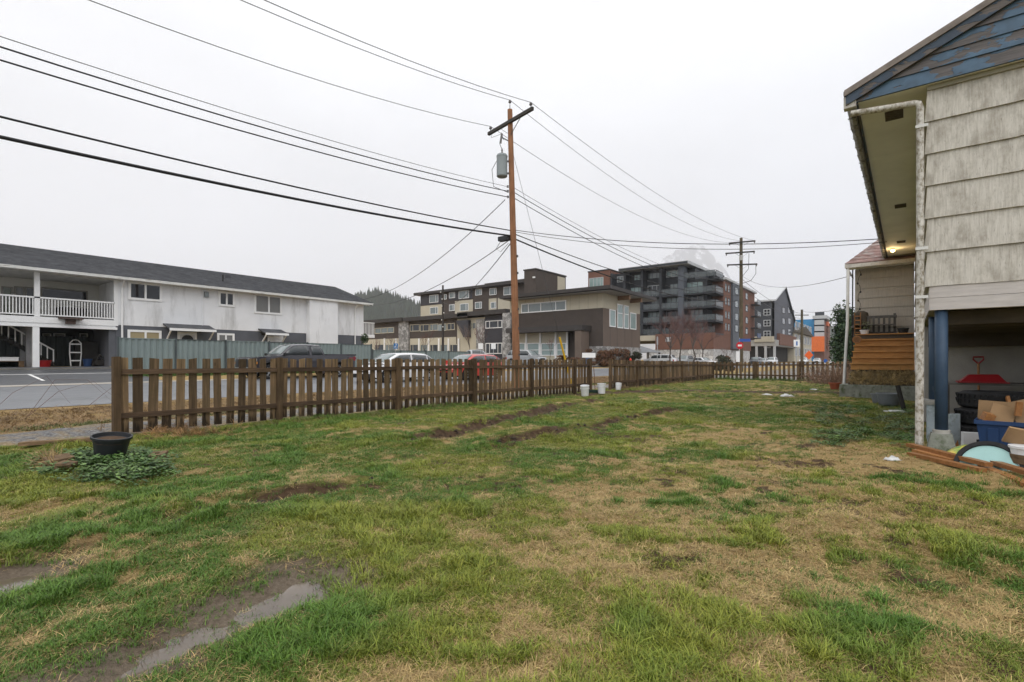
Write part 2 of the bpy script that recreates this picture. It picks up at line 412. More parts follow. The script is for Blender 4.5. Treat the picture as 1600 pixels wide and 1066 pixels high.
def ground_mat():
    m = bpy.data.materials.new('lawn_soil'); n, l, b = nodes(m)
    tc = n.new('ShaderNodeTexCoord'); c = tc.outputs['Object']
    at = n.new('ShaderNodeAttribute'); at.attribute_name = 'cov'
    sp = n.new('ShaderNodeSeparateColor'); l.new(at.outputs['Color'], sp.inputs[0])
    nf = noise(n, l, c, 45, 6, .7); nm = noise(n, l, c, 9, 5, .65); nc = noise(n, l, c, 160, 3, .7)
    straw = ramp(n, l, nf, [(.3, (.15, .10, .042)), (.5, (.33, .23, .10)), (.72, (.50, .375, .19))])
    green = ramp(n, l, nf, [(.3, (.055, .062, .014)), (.55, (.14, .145, .035)), (.75, (.26, .225, .07))])
    k = ramp(n, l, sp.outputs[0], [(.30, (0, 0, 0)), (.75, (1, 1, 1))])
    cc = mixc(n, l, k, straw, green)
    mud = ramp(n, l, nm, [(.3, (.032, .019, .010)), (.55, (.082, .051, .029)), (.8, (.15, .10, .062))])
    km = n.new('ShaderNodeMath'); km.operation = 'ADD'; l.new(sp.outputs[1], km.inputs[0])
    j = n.new('ShaderNodeMapRange'); j.inputs['To Min'].default_value = -.3; j.inputs['To Max'].default_value = .3; l.new(nm, j.inputs[0]); l.new(j.outputs[0], km.inputs[1])
    cc = mixc(n, l, ramp(n, l, km.outputs[0], [(.3, (0, 0, 0)), (.55, (1, 1, 1))]), cc, mud)
    vg = n.new('ShaderNodeTexVoronoi'); vg.inputs['Scale'].default_value = 34; l.new(c, vg.inputs['Vector'])
    vs_ = n.new('ShaderNodeSeparateColor'); l.new(vg.outputs['Color'], vs_.inputs[0])
    grav = ramp(n, l, vs_.outputs[0], [(0, (.05, .05, .052)), (.5, (.15, .15, .152)), (1, (.36, .36, .365))])
    grav = mixc(n, l, .35, grav, ramp(n, l, nm, [(.3, (.09, .085, .08)), (.7, (.26, .255, .25))]))
    cc = mixc(n, l, at.outputs['Alpha'], cc, ramp(n, l, nf, [(.3, (.10, .078, .056)), (.6, (.19, .152, .112)), (.8, (.27, .22, .165))]))
    cc = mixc(n, l, sp.outputs[2], cc, grav)
    l.new(cc, b.inputs['Base Color'])
    rg = ramp(n, l, km.outputs[0], [(.3, (.95,)*3), (.8, (.74,)*3)]); l.new(rg, b.inputs['Roughness'])
    b.inputs['Specular IOR Level'].default_value = .12
    ad = n.new('ShaderNodeMath'); ad.operation = 'ADD'; l.new(nf, ad.inputs[0]); l.new(nc, ad.inputs[1])
    bump(n, l, b, ad.outputs[0], .8, .018)
    return m
gme.materials.append(ground_mat())
ground = link('ground', gme); struct(ground, 'muddy yard lawn and verge')
# puddles: muddy water lying in the hollows
def puddle_mat():
    m = bpy.data.materials.new('muddy_water'); n, l, b = nodes(m)
    c, _ = coords(n, l)
    l.new(ramp(n, l, noise(n, l, c, 3, 4), [(.3, (.085, .066, .048)), (.7, (.15, .12, .09))]), b.inputs['Base Color'])
    b.inputs['Roughness'].default_value = .03; b.inputs['Specular IOR Level'].default_value = .5
    return m
pmat = puddle_mat()
for P, rr, lab in ((PUD, .42, 'brown rain puddle in the long wheel rut'), (PUD2, .4, 'small rain puddle at the left edge of the lawn')):
    m = MB(); n_ = 28; cx = sum(p[0] for p in P)/len(P); cy = sum(p[1] for p in P)/len(P)
    pts = []
    for t in np.linspace(0, 2*math.pi, 40, endpoint=False):
        far = 0
        for q in np.linspace(0, 3, 61):
            x, y = cx+q*math.cos(t), cy+q*math.sin(t)
            if polydist(np.array([x]), np.array([y]), P)[0] < rr: far = q
        pts.append((cx+far*math.cos(t), cy+far*math.sin(t), -.043))
    m.add(pts, [tuple(range(len(pts)))])
    struct(m.build('puddle', pmat), lab)
# ---------------------------------------------------------------- road, parking, paint (sheets that follow the rise)
def strip_sheet(name, mat, x0, x1, y0, y1, lift, label=None, ny=2):
    xx = sorted(set([x0, x1]+[v for v in (-36, -31, -27, -17.2) if x0 < v < x1]))
    X, Y = np.meshgrid(np.array(xx), np.linspace(y0, y1, ny), indexing='ij')
    me = grid_mesh(name, X, Y, base_z(X, Y)+lift); me.materials.append(mat)
    return struct(link(name, me), label)
def asphalt(name, col, wet):
    m = bpy.data.materials.new(name); n, l, b = nodes(m); c, _ = coords(n, l)
    big = noise(n, l, c, .35, 5, .6, (1, .3, 1)); fine = noise(n, l, c, 60, 3, .7)
    cc = ramp(n, l, big, [(.3, tuple(v*.75 for v in col)), (.7, tuple(v*1.25 for v in col))])
    cc = mixc(n, l, .35, cc, ramp(n, l, fine, [(.3, tuple(v*.5 for v in col)), (.7, tuple(v*1.6 for v in col))]))
    l.new(cc, b.inputs['Base Color'])
    l.new(ramp(n, l, big, [(.35, (wet,)*3), (.7, (wet+.3,)*3)]), b.inputs['Roughness']); b.inputs['Specular IOR Level'].default_value = .5
    bump(n, l, b, fine, .25, .006)
    return m
m_road = asphalt('wet_asphalt', (.15, .155, .165), .34)
m_lot = asphalt('dark_asphalt', (.085, .088, .095), .38)
m_conc = M('concrete', (.36, .35, .32), .85, .2, 2, .3, 50, dirt=((.12, .12, .10), 1.2, None, .55))
m_paint = M('road_paint', (.72, .72, .70), .6, .12, 6, .1, 60)
strip_sheet('road', m_road, -26.4, -17.2, -60, 700, .012, 'grey wet street beyond the picket fence')
strip_sheet('gutter', M('gutter_concrete', (.36, .33, .29), .7, .15, 2), -27.2, -26.38, -60, 57, .022, 'pale concrete gutter strip along the street')
strip_sheet('parking_lot', m_lot, -36.0, -27.18, -20, 8.6, .018, 'dark parking lot in front of the white apartment block')
strip_sheet('parking_line', m_paint, -31.75, -31.6, -20, 8.5, .026)
for yy in (4.6, 1.6, -1.4): strip_sheet('parking_line', m_paint, -31.6, -28.6, yy, yy+.12, .026)
strip_sheet('parking_lot', m_lot, -75, -28.5, 36.5, 57, .02, 'care home parking lot across the street')
strip_sheet('parking_lot', m_lot, -52, -26.5, 71, 95, .02, 'parking lot between the brown block and the balcony block')
# ================================================================ GRASS (one mass of blades)
def leafy_mat(name, rough=.6, trans=.25):
    m = bpy.data.materials.new(name); n, l, b = nodes(m)
    at = n.new('ShaderNodeAttribute'); at.attribute_type = 'INSTANCER'; at.attribute_name = 'tint'
    hs = n.new('ShaderNodeHueSaturation'); at2 = n.new('ShaderNodeAttribute'); at2.attribute_name = 'bl'
    mr = n.new('ShaderNodeMapRange'); mr.inputs['To Min'].default_value = .55; mr.inputs['To Max'].default_value = 1.35
    l.new(at2.outputs['Fac'], mr.inputs[0]); l.new(mr.outputs[0], hs.inputs['Value']); l.new(at.outputs['Color'], hs.inputs['Color'])
    l.new(hs.outputs[0], b.inputs['Base Color']); b.inputs['Roughness'].default_value = rough; b.inputs['Specular IOR Level'].default_value = .3
    return m
m_blade = leafy_mat('grass_blades', .5)
def tuft(seed, n, hmin, hmax, lean, w, rad):
    rs = np.random.RandomState(seed); V = []; Fc = []; B = []
    for i in range(n):
        a, q = rs.rand()*6.28, rad*math.sqrt(rs.rand()); x, y = q*math.cos(a), q*math.sin(a)
        h = hmin+(hmax-hmin)*rs.rand(); d = rs.rand()*6.28; le = lean*(.4+rs.rand())*h
        dx, dy = math.cos(d), math.sin(d); sx, sy = -dy*w/2, dx*w/2; b = len(V); bl = rs.rand()
        hz = h*math.sqrt(max(.05, 1-min(.93, (lean*.7)**2)))
        V += [(x-sx, y-sy, -.006), (x+sx, y+sy, -.006), (x+dx*le*.35-sx*.8, y+dy*le*.35-sy*.8, hz*.6), (x+dx*le*.35+sx*.8, y+dy*le*.35+sy*.8, hz*.6), (x+dx*le, y+dy*le, hz)]
        Fc += [(b, b+1, b+3, b+2), (b+2, b+3, b+4)]; B += [bl]*5
    me = bpy.data.meshes.new('tuft'); me.from_pydata(V, [], Fc); me.materials.append(m_blade)
    a = me.attributes.new('bl', 'FLOAT', 'POINT'); a.data.foreach_set('value', B)
    me.update(); return bpy.data.objects.new('tuft', me)
def leafplant(seed, n, rad, size, mat):
    rs = np.random.RandomState(seed); V = []; Fc = []; B = []
    for i in range(n):
        a, q = rs.rand()*6.28, rad*math.sqrt(rs.rand()); x, y, z = q*math.cos(a), q*math.sin(a), .015+.07*rs.rand()*(1-q/rad*.5)
        d = rs.rand()*6.28; s_ = size*(.6+.8*rs.rand()); b = len(V); bl = rs.rand()
        dx, dy = math.cos(d)*s_, math.sin(d)*s_; px, py = -dy*.75, dx*.75; tz = (rs.rand()-.4)*s_*.7
        V += [(x, y, z), (x+dx*.45+px*.6, y+dy*.45+py*.6, z+tz*.5+s_*.12), (x+dx, y+dy, z+tz), (x+dx*.45-px*.6, y+dy*.45-py*.6, z+tz*.5+s_*.12)]
        Fc += [(b, b+1, b+2), (b, b+2, b+3)]; B += [bl]*4
    me = bpy.data.meshes.new('leaf_clump'); me.from_pydata(V, [], Fc); me.materials.append(mat)
    a = me.attributes.new('bl', 'FLOAT', 'POINT'); a.data.foreach_set('value', B)
    me.update(); return bpy.data.objects.new('leaf_clump', me)
def scatter(name, pos, rot, scl, pick, tint, objs, label, cat):
    me = bpy.data.meshes.new(name); n = len(pos)
    me.vertices.add(n); me.vertices.foreach_set('co', pos.astype(np.float32).ravel())
    for nm, ty, dat, key in (('rot', 'FLOAT_VECTOR', rot, 'vector'), ('scl', 'FLOAT_VECTOR', scl, 'vector'), ('pick', 'INT', pick, 'value'), ('tint', 'FLOAT_COLOR', tint, 'color')):
        a = me.attributes.new(nm, ty, 'POINT'); a.data.foreach_set(key, (dat.astype(np.int32) if ty == 'INT' else dat.astype(np.float32)).ravel())
    o = link(name, me); tag(o, label, cat, kind='stuff')
    ng = bpy.data.node_groups.new(name, 'GeometryNodeTree')
    ng.interface.new_socket('Geometry', in_out='INPUT', socket_type='NodeSocketGeometry'); ng.interface.new_socket('Geometry', in_out='OUTPUT', socket_type='NodeSocketGeometry')
    N, L = ng.nodes, ng.links
    gi, go = N.new('NodeGroupInput'), N.new('NodeGroupOutput'); ip = N.new('GeometryNodeInstanceOnPoints'); jn = N.new('GeometryNodeJoinGeometry')
    for ob in reversed(objs):
        oi = N.new('GeometryNodeObjectInfo'); oi.inputs['Object'].default_value = ob; oi.inputs['As Instance'].default_value = True
        L.new(oi.outputs['Geometry'], jn.inputs[0])
    def na(nm, ty):
        x = N.new('GeometryNodeInputNamedAttribute'); x.data_type = ty; x.inputs['Name'].default_value = nm; return x.outputs['Attribute']
    L.new(gi.outputs[0], ip.inputs['Points']); L.new(jn.outputs[0], ip.inputs['Instance']); ip.inputs['Pick Instance'].default_value = True
    L.new(na('pick', 'INT'), ip.inputs['Instance Index']); L.new(na('scl', 'FLOAT_VECTOR'), ip.inputs['Scale'])
    er = N.new('FunctionNodeEulerToRotation'); L.new(na('rot', 'FLOAT_VECTOR'), er.inputs[0]); L.new(er.outputs[0], ip.inputs['Rotation'])
    L.new(ip.outputs[0], go.inputs[0])
    md = o.modifiers.new('scatter', 'NODES'); md.node_group = ng
    return o
TUFTS = [tuft(1, 14, .012, .028, 1.1, .0032, .04), tuft(2, 14, .014, .036, 1.0, .0032, .04), tuft(3, 18, .02, .05, .9, .0036, .035),
         tuft(4, 14, .014, .034, 1.8, .0030, .05), tuft(5, 16, .02, .05, 2.0, .0030, .055), tuft(6, 20, .045, .10, 1.0, .004, .04)]
rs = np.random.RandomState(11)
def ring_pts(d0, d1, n):
    # even over the view wedge (and a margin to each side) between two depths
    d = np.sqrt(d0*d0+(d1*d1-d0*d0)*rs.rand(n)); t = (rs.rand(n)*2-1)*1.32
    return d*(t*ca-sa), d*(t*sa+ca), d
PX, PY, PD = [], [], []
for d0, d1, n in ((1.3, 2.8, 30000), (2.8, 4.6, 38000), (4.6, 8, 52000), (8, 14, 52000), (14, 24, 42000), (24, 34, 16000)):
    x, y, d = ring_pts(d0, d1, n); PX.append(x); PY.append(y); PD.append(d)
x = np.concatenate(PX); y = np.concatenate(PY); d = np.concatenate(PD)
g, br, mu, gv, pm = cover(x, y)
hx = (x > .3) & (y > 8.9)                       # under the house
keep = (x > -9.95) & (y < 33.1) & ~hx & (rs.rand(len(x)) > np.maximum(mu*.93, .9*silt(x, y))) & (rs.rand(len(x)) > br*.75) & (rs.rand(len(x)) < .35+.75*np.abs(g-.35)+.2)
keep &= ~((x > -1.6) & (y > 20.0))
x, y, d, g, br = x[keep], y[keep], d[keep], g[keep], br[keep]; n = len(x)
isg = rs.rand(n) < .20+.70*sstep(.15, .92, g)
tall = isg & (fbm(x*1.3+5, y*1.3, 3, 3)+.16*(g-.5) > .655)
pick = np.where(isg, np.where(tall, 2, rs.randint(0, 2, n)), 3+rs.randint(0, 2, n))
pick = np.where(tall & (rs.rand(n) < .12), 5, pick)
big = np.interp(d, [1.5, 4, 8, 14, 24, 34], [.85, 1.0, 1.2, 1.55, 2.1, 2.6])
s_ = big*(.7+.6*rs.rand(n)); hz = np.interp(d, [2, 8, 20], [1, .95, .75])
lush = fbm(x*.9+3, y*.9+8, 5, 3)
ga = np.array([.125, .172, .018]); gb = np.array([.265, .275, .040]); gc = np.array([.045, .130, .016]); st = np.array([.54, .40, .175]); st2 = np.array([.34, .225, .09])
t1 = rs.rand(n)[:, None]; t2 = sstep(.42, .62, lush)[:, None]
gcol = (ga*(1-t1)+gb*t1)*(1-t2*.75)+gc*t2*.75*1.15
scol = st*(t1)+st2*(1-t1)
tint = np.where(isg[:, None], gcol, scol); tint = tint*(.8+.4*rs.rand(n)[:, None])
tint = np.concatenate([tint, np.ones((n, 1))], 1)
pos = np.stack([x, y, ground_z(x, y)], -1)
rot = np.stack([(rs.rand(n)-.5)*.4, (rs.rand(n)-.5)*.4, rs.rand(n)*6.28], -1)
scatter('grass', pos, rot, np.stack([s_, s_, s_*hz], -1), pick, tint, TUFTS, 'patchy green and straw coloured lawn grass across the yard', 'grass')
# dead verge and walk-side grass outside the fence
n = 26000
x = -16.9+rs.rand(n)*5.3; y = -6+rs.rand(n)*52
g, br, mu, gv, pm = cover(x, y)
keep = (gv < .3); x, y, g = x[keep], y[keep], g[keep]; n = len(x)
isg = rs.rand(n) < g
tint = np.where(isg[:, None], np.array([.10, .12, .03]), np.array([.24, .15, .065])*(.5+.9*fbm(x*.7, y*.7, 2, 3))[:, None])*(.7+.6*rs.rand(n)[:, None])
s_ = 2.0+1.6*rs.rand(n)
scatter('verge_grass', np.stack([x, y, ground_z(x, y)], -1), np.stack([rs.rand(n)*.4, rs.rand(n)*.4, rs.rand(n)*6.28], -1), np.stack([s_, s_, s_*.8], -1),
        np.where(isg, 1, 3+rs.randint(0, 2, n)), np.concatenate([tint, np.ones((n, 1))], 1), TUFTS, 'dead brown grass on the verge between fence and street', 'grass')
# far green strip at the foot of the metal fence
n = 5000; x = -30.8+rs.rand(n)*1.5; y = 8+rs.rand(n)*28
tint = np.array([.07, .13, .02])*(.7+.6*rs.rand(n)[:, None]); s_ = 3+2*rs.rand(n)
scatter('fence_grass', np.stack([x, y, base_z(x, y)], -1), np.stack([rs.rand(n)*.4, rs.rand(n)*.4, rs.rand(n)*6.28], -1), np.stack([s_, s_, s_*.7], -1),
        rs.randint(0, 2, n), np.concatenate([tint, np.ones((n, 1))], 1), TUFTS, 'green grass at the foot of the metal fence', 'grass')
# leafy ground cover round the black pot
m_leaf = leafy_mat('cover_leaves', .45)
LEAVES = [leafplant(s, 26, .10, .035, m_leaf) for s in (1, 2, 3)]
pcx, pcy = gnd(172, 722)
def cover_patch(name, pts, sc, label):
    x = np.array([p[0] for p in pts]); y = np.array([p[1] for p in pts]); n = len(x)
    t1 = rs.rand(n)[:, None]; tint = (np.array([.035, .085, .018])*(1-t1)+np.array([.11, .18, .045])*t1)
    s_ = sc*(.45+1.1*rs.rand(n))
    return scatter(name, np.stack([x, y, ground_z(x, y)+.01], -1), np.stack([(rs.rand(n)-.5)*.6, (rs.rand(n)-.5)*.6, rs.rand(n)*6.28], -1), np.stack([s_]*3, -1),
                   rs.randint(0, 3, n), np.concatenate([tint, np.ones((n, 1))], 1), LEAVES, label, 'plants')
pts = []
while len(pts) < 330:
    px, py = random.uniform(60, 268), random.uniform(700, 757)
    if ((px-165)/100)**2+((py-733)/22)**2 < random.uniform(.25, 1.5) and fbm(np.array([px*.05]), np.array([py*.12]), 1, 3)[0] > .36 and ((px-172)/30)**2+((py-716)/9)**2 > 1: pts.append(gnd(px, py))
cover_patch('ground_cover', pts, .85, 'low dark green leafy plants round the black pot')
pts = []
while len(pts) < 520:
    px, py = random.uniform(1270, 1432), random.uniform(632, 702)
    if fbm(np.array([px*.03]), np.array([py*.06]), 2, 3)[0] > .47: pts.append(gnd(px, py))
cover_patch('weed_cover', pts, .7, 'low green weeds in the lawn beside the house')
# ================================================================ PICKET FENCES
m_picket = wood('weathered_picket', (.055, .036, .021), (.29, .19, .105), (38, 38, 1.6), .55, green=(.055, .046, .022), wetfoot=True)
m_rail = wood('fence_rail_wood', (.05, .033, .021), (.16, .10, .06), (3, 3, 40), .25)
m_post = wood('fence_post_wood', (.045, .030, .017), (.16, .102, .055), (30, 30, 1.4), .25)
def board_mesh(name, w, h, t, mat, cut):
    # plain board with slightly worn, uneven top
    m = MB(); a, b = cut
    m.hexa([(-w/2, -t/2, 0), (w/2, -t/2, 0), (w/2, t/2, 0), (-w/2, t/2, 0)], [(-w/2, -t/2, h+a), (w/2, -t/2, h+b), (w/2, t/2, h+b), (-w/2, t/2, h+a)])
    return m.mesh(name, mat)
PICK = [board_mesh('picket', w, 1.0, .02, m_picket, c) for w, c in ((.134, (0, .004)), (.128, (.006, -.004)), (.138, (-.008, .002)), (.13, (0, 0)), (.125, (-.012, .008)))]
def picket_fence(label, pts, hts, pitch, end_posts=(True, True), side=1, lift=.05, gate_last=False):
    """pts: post positions in plan; pickets on the far side of the rails"""
    base = (pts[0][0], pts[0][1], 0.0)
    t = thing('picket_fence', label, 'fence', base)
    rel = lambda x, y, z: (x-base[0], y-base[1], z)
    for i, (x, y) in enumerate(pts):
        if (i == 0 and not end_posts[0]) or (i == len(pts)-1 and not end_posts[1]): continue
        h = hts[i]+.015; m = MB(); s = .05
        ln = random.uniform(-.02, .02)
        m.hexa([(-s, -s, -.15), (s, -s, -.15), (s, s, -.15), (-s, s, -.15)], [(-s+ln, -s, h), (s+ln, -s, h+.006), (s+ln, s, h+.01), (-s+ln, s, h)])
        link('post', m.mesh('post', m_post), t, rel(x, y, 0), (0, 0, random.uniform(-.05, .05)))
    for i in range(len(pts)-1):
        a, b = Vector((*pts[i], 0)), Vector((*pts[i+1], 0)); d = b-a; L = d.length; u = d.normalized(); nrm = Vector((-u.y, u.x, 0))*side
        h0, h1 = hts[i], hts[i+1]; ang = math.atan2(u.y, u.x)
        sag = random.uniform(-.02, .02)
        for zf, zz in ((0, .235), (1, .80)):
            m = MB(); p = a+u*.045+nrm*.015; q = b-u*.045+nrm*.015
            z0, z1 = h0*zz+(sag if zf == 0 else 0)+.03, h1*zz-(sag if zf else 0)+.03
            m.bar((p.x, p.y, z0), (q.x, q.y, z1), .036, .085)
            mm = m.mesh('rail', m_rail, base); link('rail', mm, t)
        n = max(2, int(round((L-.06)/pitch)))
        for k in range(n):
            s = (k+.5)/n*L+random.uniform(-.008, .008); p = a+u*s+nrm*.045; h = h0+(h1-h0)*s/L
            gz = float(ground_z(np.array([p.x]), np.array([p.y]))[0])
            z0 = max(lift, gz+.035)+random.uniform(-.012, .012)
            o = link('picket', PICK[random.randrange(5)], t, rel(p.x, p.y, z0), (random.uniform(-.012, .012), random.uniform(-.02, .02), ang+random.uniform(-.03, .03)))
            o.scale = (random.uniform(.9, 1.08), 1, (h-z0)+random.uniform(-.014, .01))
    return t
P1 = [(-10.0, 2.5), (-9.82, 5.1), (-9.62, 7.95), (-9.42, 10.5), (-9.27, 13.1), (-9.2, 15.7), (-9.15, 16.75)]
picket_fence('long brown picket fence from the left end post to the open gap', P1, [1.275, 1.27, 1.265, 1.26, 1.255, 1.25, 1.27], .192)
P2 = [(-9.15, 18.4), (-9.12, 21.0), (-9.12, 23.9), (-9.12, 26.9), (-9.15, 29.6), (-9.2, 33.0)]
picket_fence('grey brown picket fence running on from the gap to the far corner', P2, [1.27, 1.2, 1.18, 1.16, 1.14, 1.10], .165)
P3 = [(-9.2, 33.15), (-6.8, 33.2), (-4.4, 33.25), (-2.0, 33.3), (.4, 33.35)]
picket_fence('dark picket fence across the far end of the yard', P3, [1.10, 1.12, 1.14, 1.14, 1.12], .235, (False, True), 1)
# ================================================================ HOUSE AT RIGHT (stands turned a little from the street)
AH = R(38.39); hc, hs_ = math.cos(AH), math.sin(AH)
HROT = A-AH
def hX(px, Y): r = (px-800)/F; return Y*(r*hc-hs_)/(r*hs_+hc)
def hgnd(px, py, z=0.0):
    d = F*(H-z)/(py-HZ); r = (px-800)/F
    return d*(r*hc-hs_), d*(r*hs_+hc)
def hw(x, y): return (x*math.cos(HROT)-y*math.sin(HROT), x*math.sin(HROT)+y*math.cos(HROT))
WX, WY = .22, 8.85                      # wall corner nearest the camera
HO = Vector((WX, WY, 0))
house = thing('house', 'raised grey beige house with peeling blue gable at the right edge', 'house', (*hw(WX, WY), 0), HROT)
def hb(mb, name, mat, parent=None, smooth=False):
    me = mb.mesh(name, mat, HO, smooth); return link(name, me, parent or house)
def siding_mat():
    m = bpy.data.materials.new('streaked_siding'); n, l, b = nodes(m); c, r = coords(n, l, True)
    g = noise(n, l, c, 1, 5, .7, (55, 55, 1.2)); g2 = noise(n, l, c, 2.0, 5, .65, (2.5, 2.5, 1.3)); g3 = noise(n, l, c, 130, 3, .6, (1, 1, .15))
    cc = ramp(n, l, g, [(.25, (.33, .305, .265)), (.5, (.50, .475, .425)), (.75, (.60, .575, .525))])
    cc = mixc(n, l, ramp(n, l, g2, [(.47, (0, 0, 0)), (.66, (.75, .75, .75))]), cc, (.27, .245, .205))
    cc = mixc(n, l, ramp(n, l, g3, [(.60, (0, 0, 0)), (.72, (.6, .6, .6))]), cc, (.16, .145, .12))
    l.new(cc, b.inputs['Base Color']); b.inputs['Roughness'].default_value = .75; b.inputs['Specular IOR Level'].default_value = .25
    bump(n, l, b, g, .35, .004); return m
m_siding = siding_mat()
m_trimw = M('worn_white_paint', (.46, .44, .40), .7, .15, 8, .2, 60, dirt=((.22, .19, .15), 5, (6, 6, 1.2), .56))
m_beam = M('pale_painted_beam', (.47, .44, .42), .7, .12, 3, .25, 30, stretch=(1, 1, 8), dirt=((.30, .25, .22), 3, (1, 1, 6), .6))
m_soffit = M('soffit_paint', (.80, .785, .72), .7, .08, 1.2, .05, 30)
m_pipe = M('mossy_downspout', (.52, .50, .46), .65, .12, 5, .3, 70, dirt=((.17, .14, .09), 22, (1, 1, .6), .44))
m_gutter = M('grimy_gutter', (.30, .285, .25), .6, .3, 6, .3, 50, dirt=((.06, .055, .045), 10, None, .48))
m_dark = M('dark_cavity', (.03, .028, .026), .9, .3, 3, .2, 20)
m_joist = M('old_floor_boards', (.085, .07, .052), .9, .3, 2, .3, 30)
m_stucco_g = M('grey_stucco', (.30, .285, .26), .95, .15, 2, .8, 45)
def peel_mat(name, paint, under):
    m = bpy.data.materials.new(name); n, l, b = nodes(m); c, r = coords(n, l, True)
    p = noise(n, l, c, 2.6, 5, .55, (1, 1, 2.4)); g = noise(n, l, c, 1, 4, .6, (3, 3, 50))
    pc = ramp(n, l, noise(n, l, c, 6, 4), [(.3, tuple(v*.75 for v in paint)), (.7, tuple(v*1.2 for v in paint))])
    uc = ramp(n, l, g, [(.3, tuple(v*.6 for v in under)), (.7, tuple(v*1.3 for v in under))])
    k = ramp(n, l, p, [(.515, (0, 0, 0)), (.53, (1, 1, 1))])
    l.new(mixc(n, l, k, pc, uc), b.inputs['Base Color']); b.inputs['Roughness'].default_value = .65
    inv = ramp(n, l, p, [(.505, (1, 1, 1)), (.535, (0, 0, 0))]); bump(n, l, b, inv, .9, .006); return m
m_blue = peel_mat('peeling_blue_paint', (.055, .105, .165), (.085, .075, .072))
m_fascia = peel_mat('peeling_dark_fascia', (.035, .055, .085), (.10, .085, .075))
m_shingle = boards('dark_roof_shingles', (.035, .036, .04), 'Y', .3, .3, .6)
HL = 14.6                                # house length
# siding courses on the gable wall: each course a lapped board, foot proud of the one below
zs = [2.244, 2.715, 3.168, 3.613, 4.045, 4.484, 4.91]
wall = hb(MB().box(WX+.03, 6.0, WY+.05, WY+HL, 1.93, 4.955), 'wall', m_stucco_g)
for i, (z0, z1) in enumerate(zip(zs[:-1], zs[1:])):
    m = MB(); y0, y1 = WY-.028, WY+.0; n = 14; xs_ = np.linspace(WX-.012, 6.0, n)
    for j in range(n-1):
        xa, xb = xs_[j], xs_[j+1]; da, db = random.uniform(-.004, .004) if j else 0, random.uniform(-.004, .004)
        m.hexa([(xa, y0, z0+da), (xb, y0, z0+da), (xb, WY+.05, z0+da), (xa, WY+.05, z0+da)], [(xa, y1, z1+.01), (xb, y1, z1+.01), (xb, WY+.05, z1+.01), (xa, WY+.05, z1+.01)])
    hb(m, 'siding_board', m_siding)
    # same course along the yard side
    m = MB(); m.hexa([(WX-.028, WY-.026, z0), (WX+.03, WY-.026, z0), (WX+.03, WY+HL, z0), (WX-.028, WY+HL, z0)], [(WX, WY+.0, z1+.01), (WX+.03, WY+.0, z1+.01), (WX+.03, WY+HL, z1+.01), (WX, WY+HL, z1+.01)])
    hb(m, 'siding_board', m_siding)
    m = MB(); m.hexa([(WX-.038, WY-.036, z0-.004), (WX+.06, WY-.036, z0-.004), (WX+.06, WY-.028, z0-.004), (WX-.038, WY-.002, z0-.004)], [(WX-.008, WY-.01, z1), (WX+.06, WY-.01, z1), (WX+.06, WY-.002, z1), (WX-.008, WY+.02, z1)])
    hb(m, 'corner_strip', m_siding)
hb(MB().box(WX-.01, 6, WY-.035, WY-.001, 4.905, 4.957), 'trim_board', M('soffit_trim', (.36, .34, .27), .7, .1))
# rim beam under the wall: two boards
hb(MB().box(WX+.012, 6, WY-.015, WY+.14, 2.085, 2.240), 'rim_board', m_beam)
hb(MB().box(WX+.012, 6, WY-.013, WY+.14, 1.92, 2.081), 'rim_board', m_beam)
hb(MB().box(WX+.015, WX+.15, WY+.14, WY+HL, 1.94, 2.24), 'rim_board', m_beam)
# roof: two slopes, boxed gable with blue boards, soffits
RX, SLP, EZ, GXo = 2.9, .434, 5.10, -.70
YF = WY-.12
rz = EZ+(RX-GXo)*SLP
m = MB()
for sx in (1, -1):
    xe = GXo-.03 if sx == 1 else 2*RX-GXo+.03
    ze = EZ-.03*SLP
    m.hexa([(xe, YF-.05, ze), (RX, YF-.05, rz), (RX, WY+HL+.4, rz), (xe, WY+HL+.4, ze)], [(xe, YF-.05, ze+.05), (RX, YF-.05, rz+.05), (RX, WY+HL+.4, rz+.05), (xe, WY+HL+.4, ze+.05)])
roof = hb(m, 'roof', m_shingle)
def rake(z_off0, z_off1, y0, y1, x0, x1, mat, name):
    m = MB(); f = lambda x: EZ+(x-GXo)*SLP
    m.hexa([(x0, y0, f(x0)+z_off0), (x1, y0, f(x1)+z_off0), (x1, y1, f(x1)+z_off0), (x0, y1, f(x0)+z_off0)], [(x0, y0, f(x0)+z_off1), (x1, y0, f(x1)+z_off1), (x1, y1, f(x1)+z_off1), (x0, y1, f(x0)+z_off1)])
    return hb(m, name, mat)
rake(-.03, .056, YF-.075, YF-.052, GXo-.02, RX, M('bare_rake_trim', (.20, .17, .15), .8, .3, 6, .3, 40), 'rake_trim')
rake(-.165, -.012, YF-.049, YF-.012, GXo, RX, m_fascia, 'fascia_board')
# blue gable boards (lapped), clipped by the rake
f_ = lambda x: EZ-.06+(x-GXo)*SLP
for k in range(12):
    z0 = 4.962+k*.185; z1 = z0+.195
    xa0 = max(GXo+.02, GXo+(z0-EZ+.06)/SLP); xa1 = max(GXo+.02, GXo+(z1-EZ+.06)/SLP)
    xb0, xb1 = 2*RX-xa0, 2*RX-xa1
    if xa0 >= RX-.1: break
    xa1 = min(xa1, RX-.01); xb1 = max(xb1, RX+.01)
    m = MB(); yb = YF+.03
    m.hexa([(xa0, YF-.010, z0), (xb0, YF-.010, z0), (xb0, yb, z0), (xa0, yb, z0)], [(xa1, YF+.008, z1), (xb1, YF+.008, z1), (xb1, yb, z1), (xa1, yb, z1)])
    hb(m, 'gable_board', m_blue)
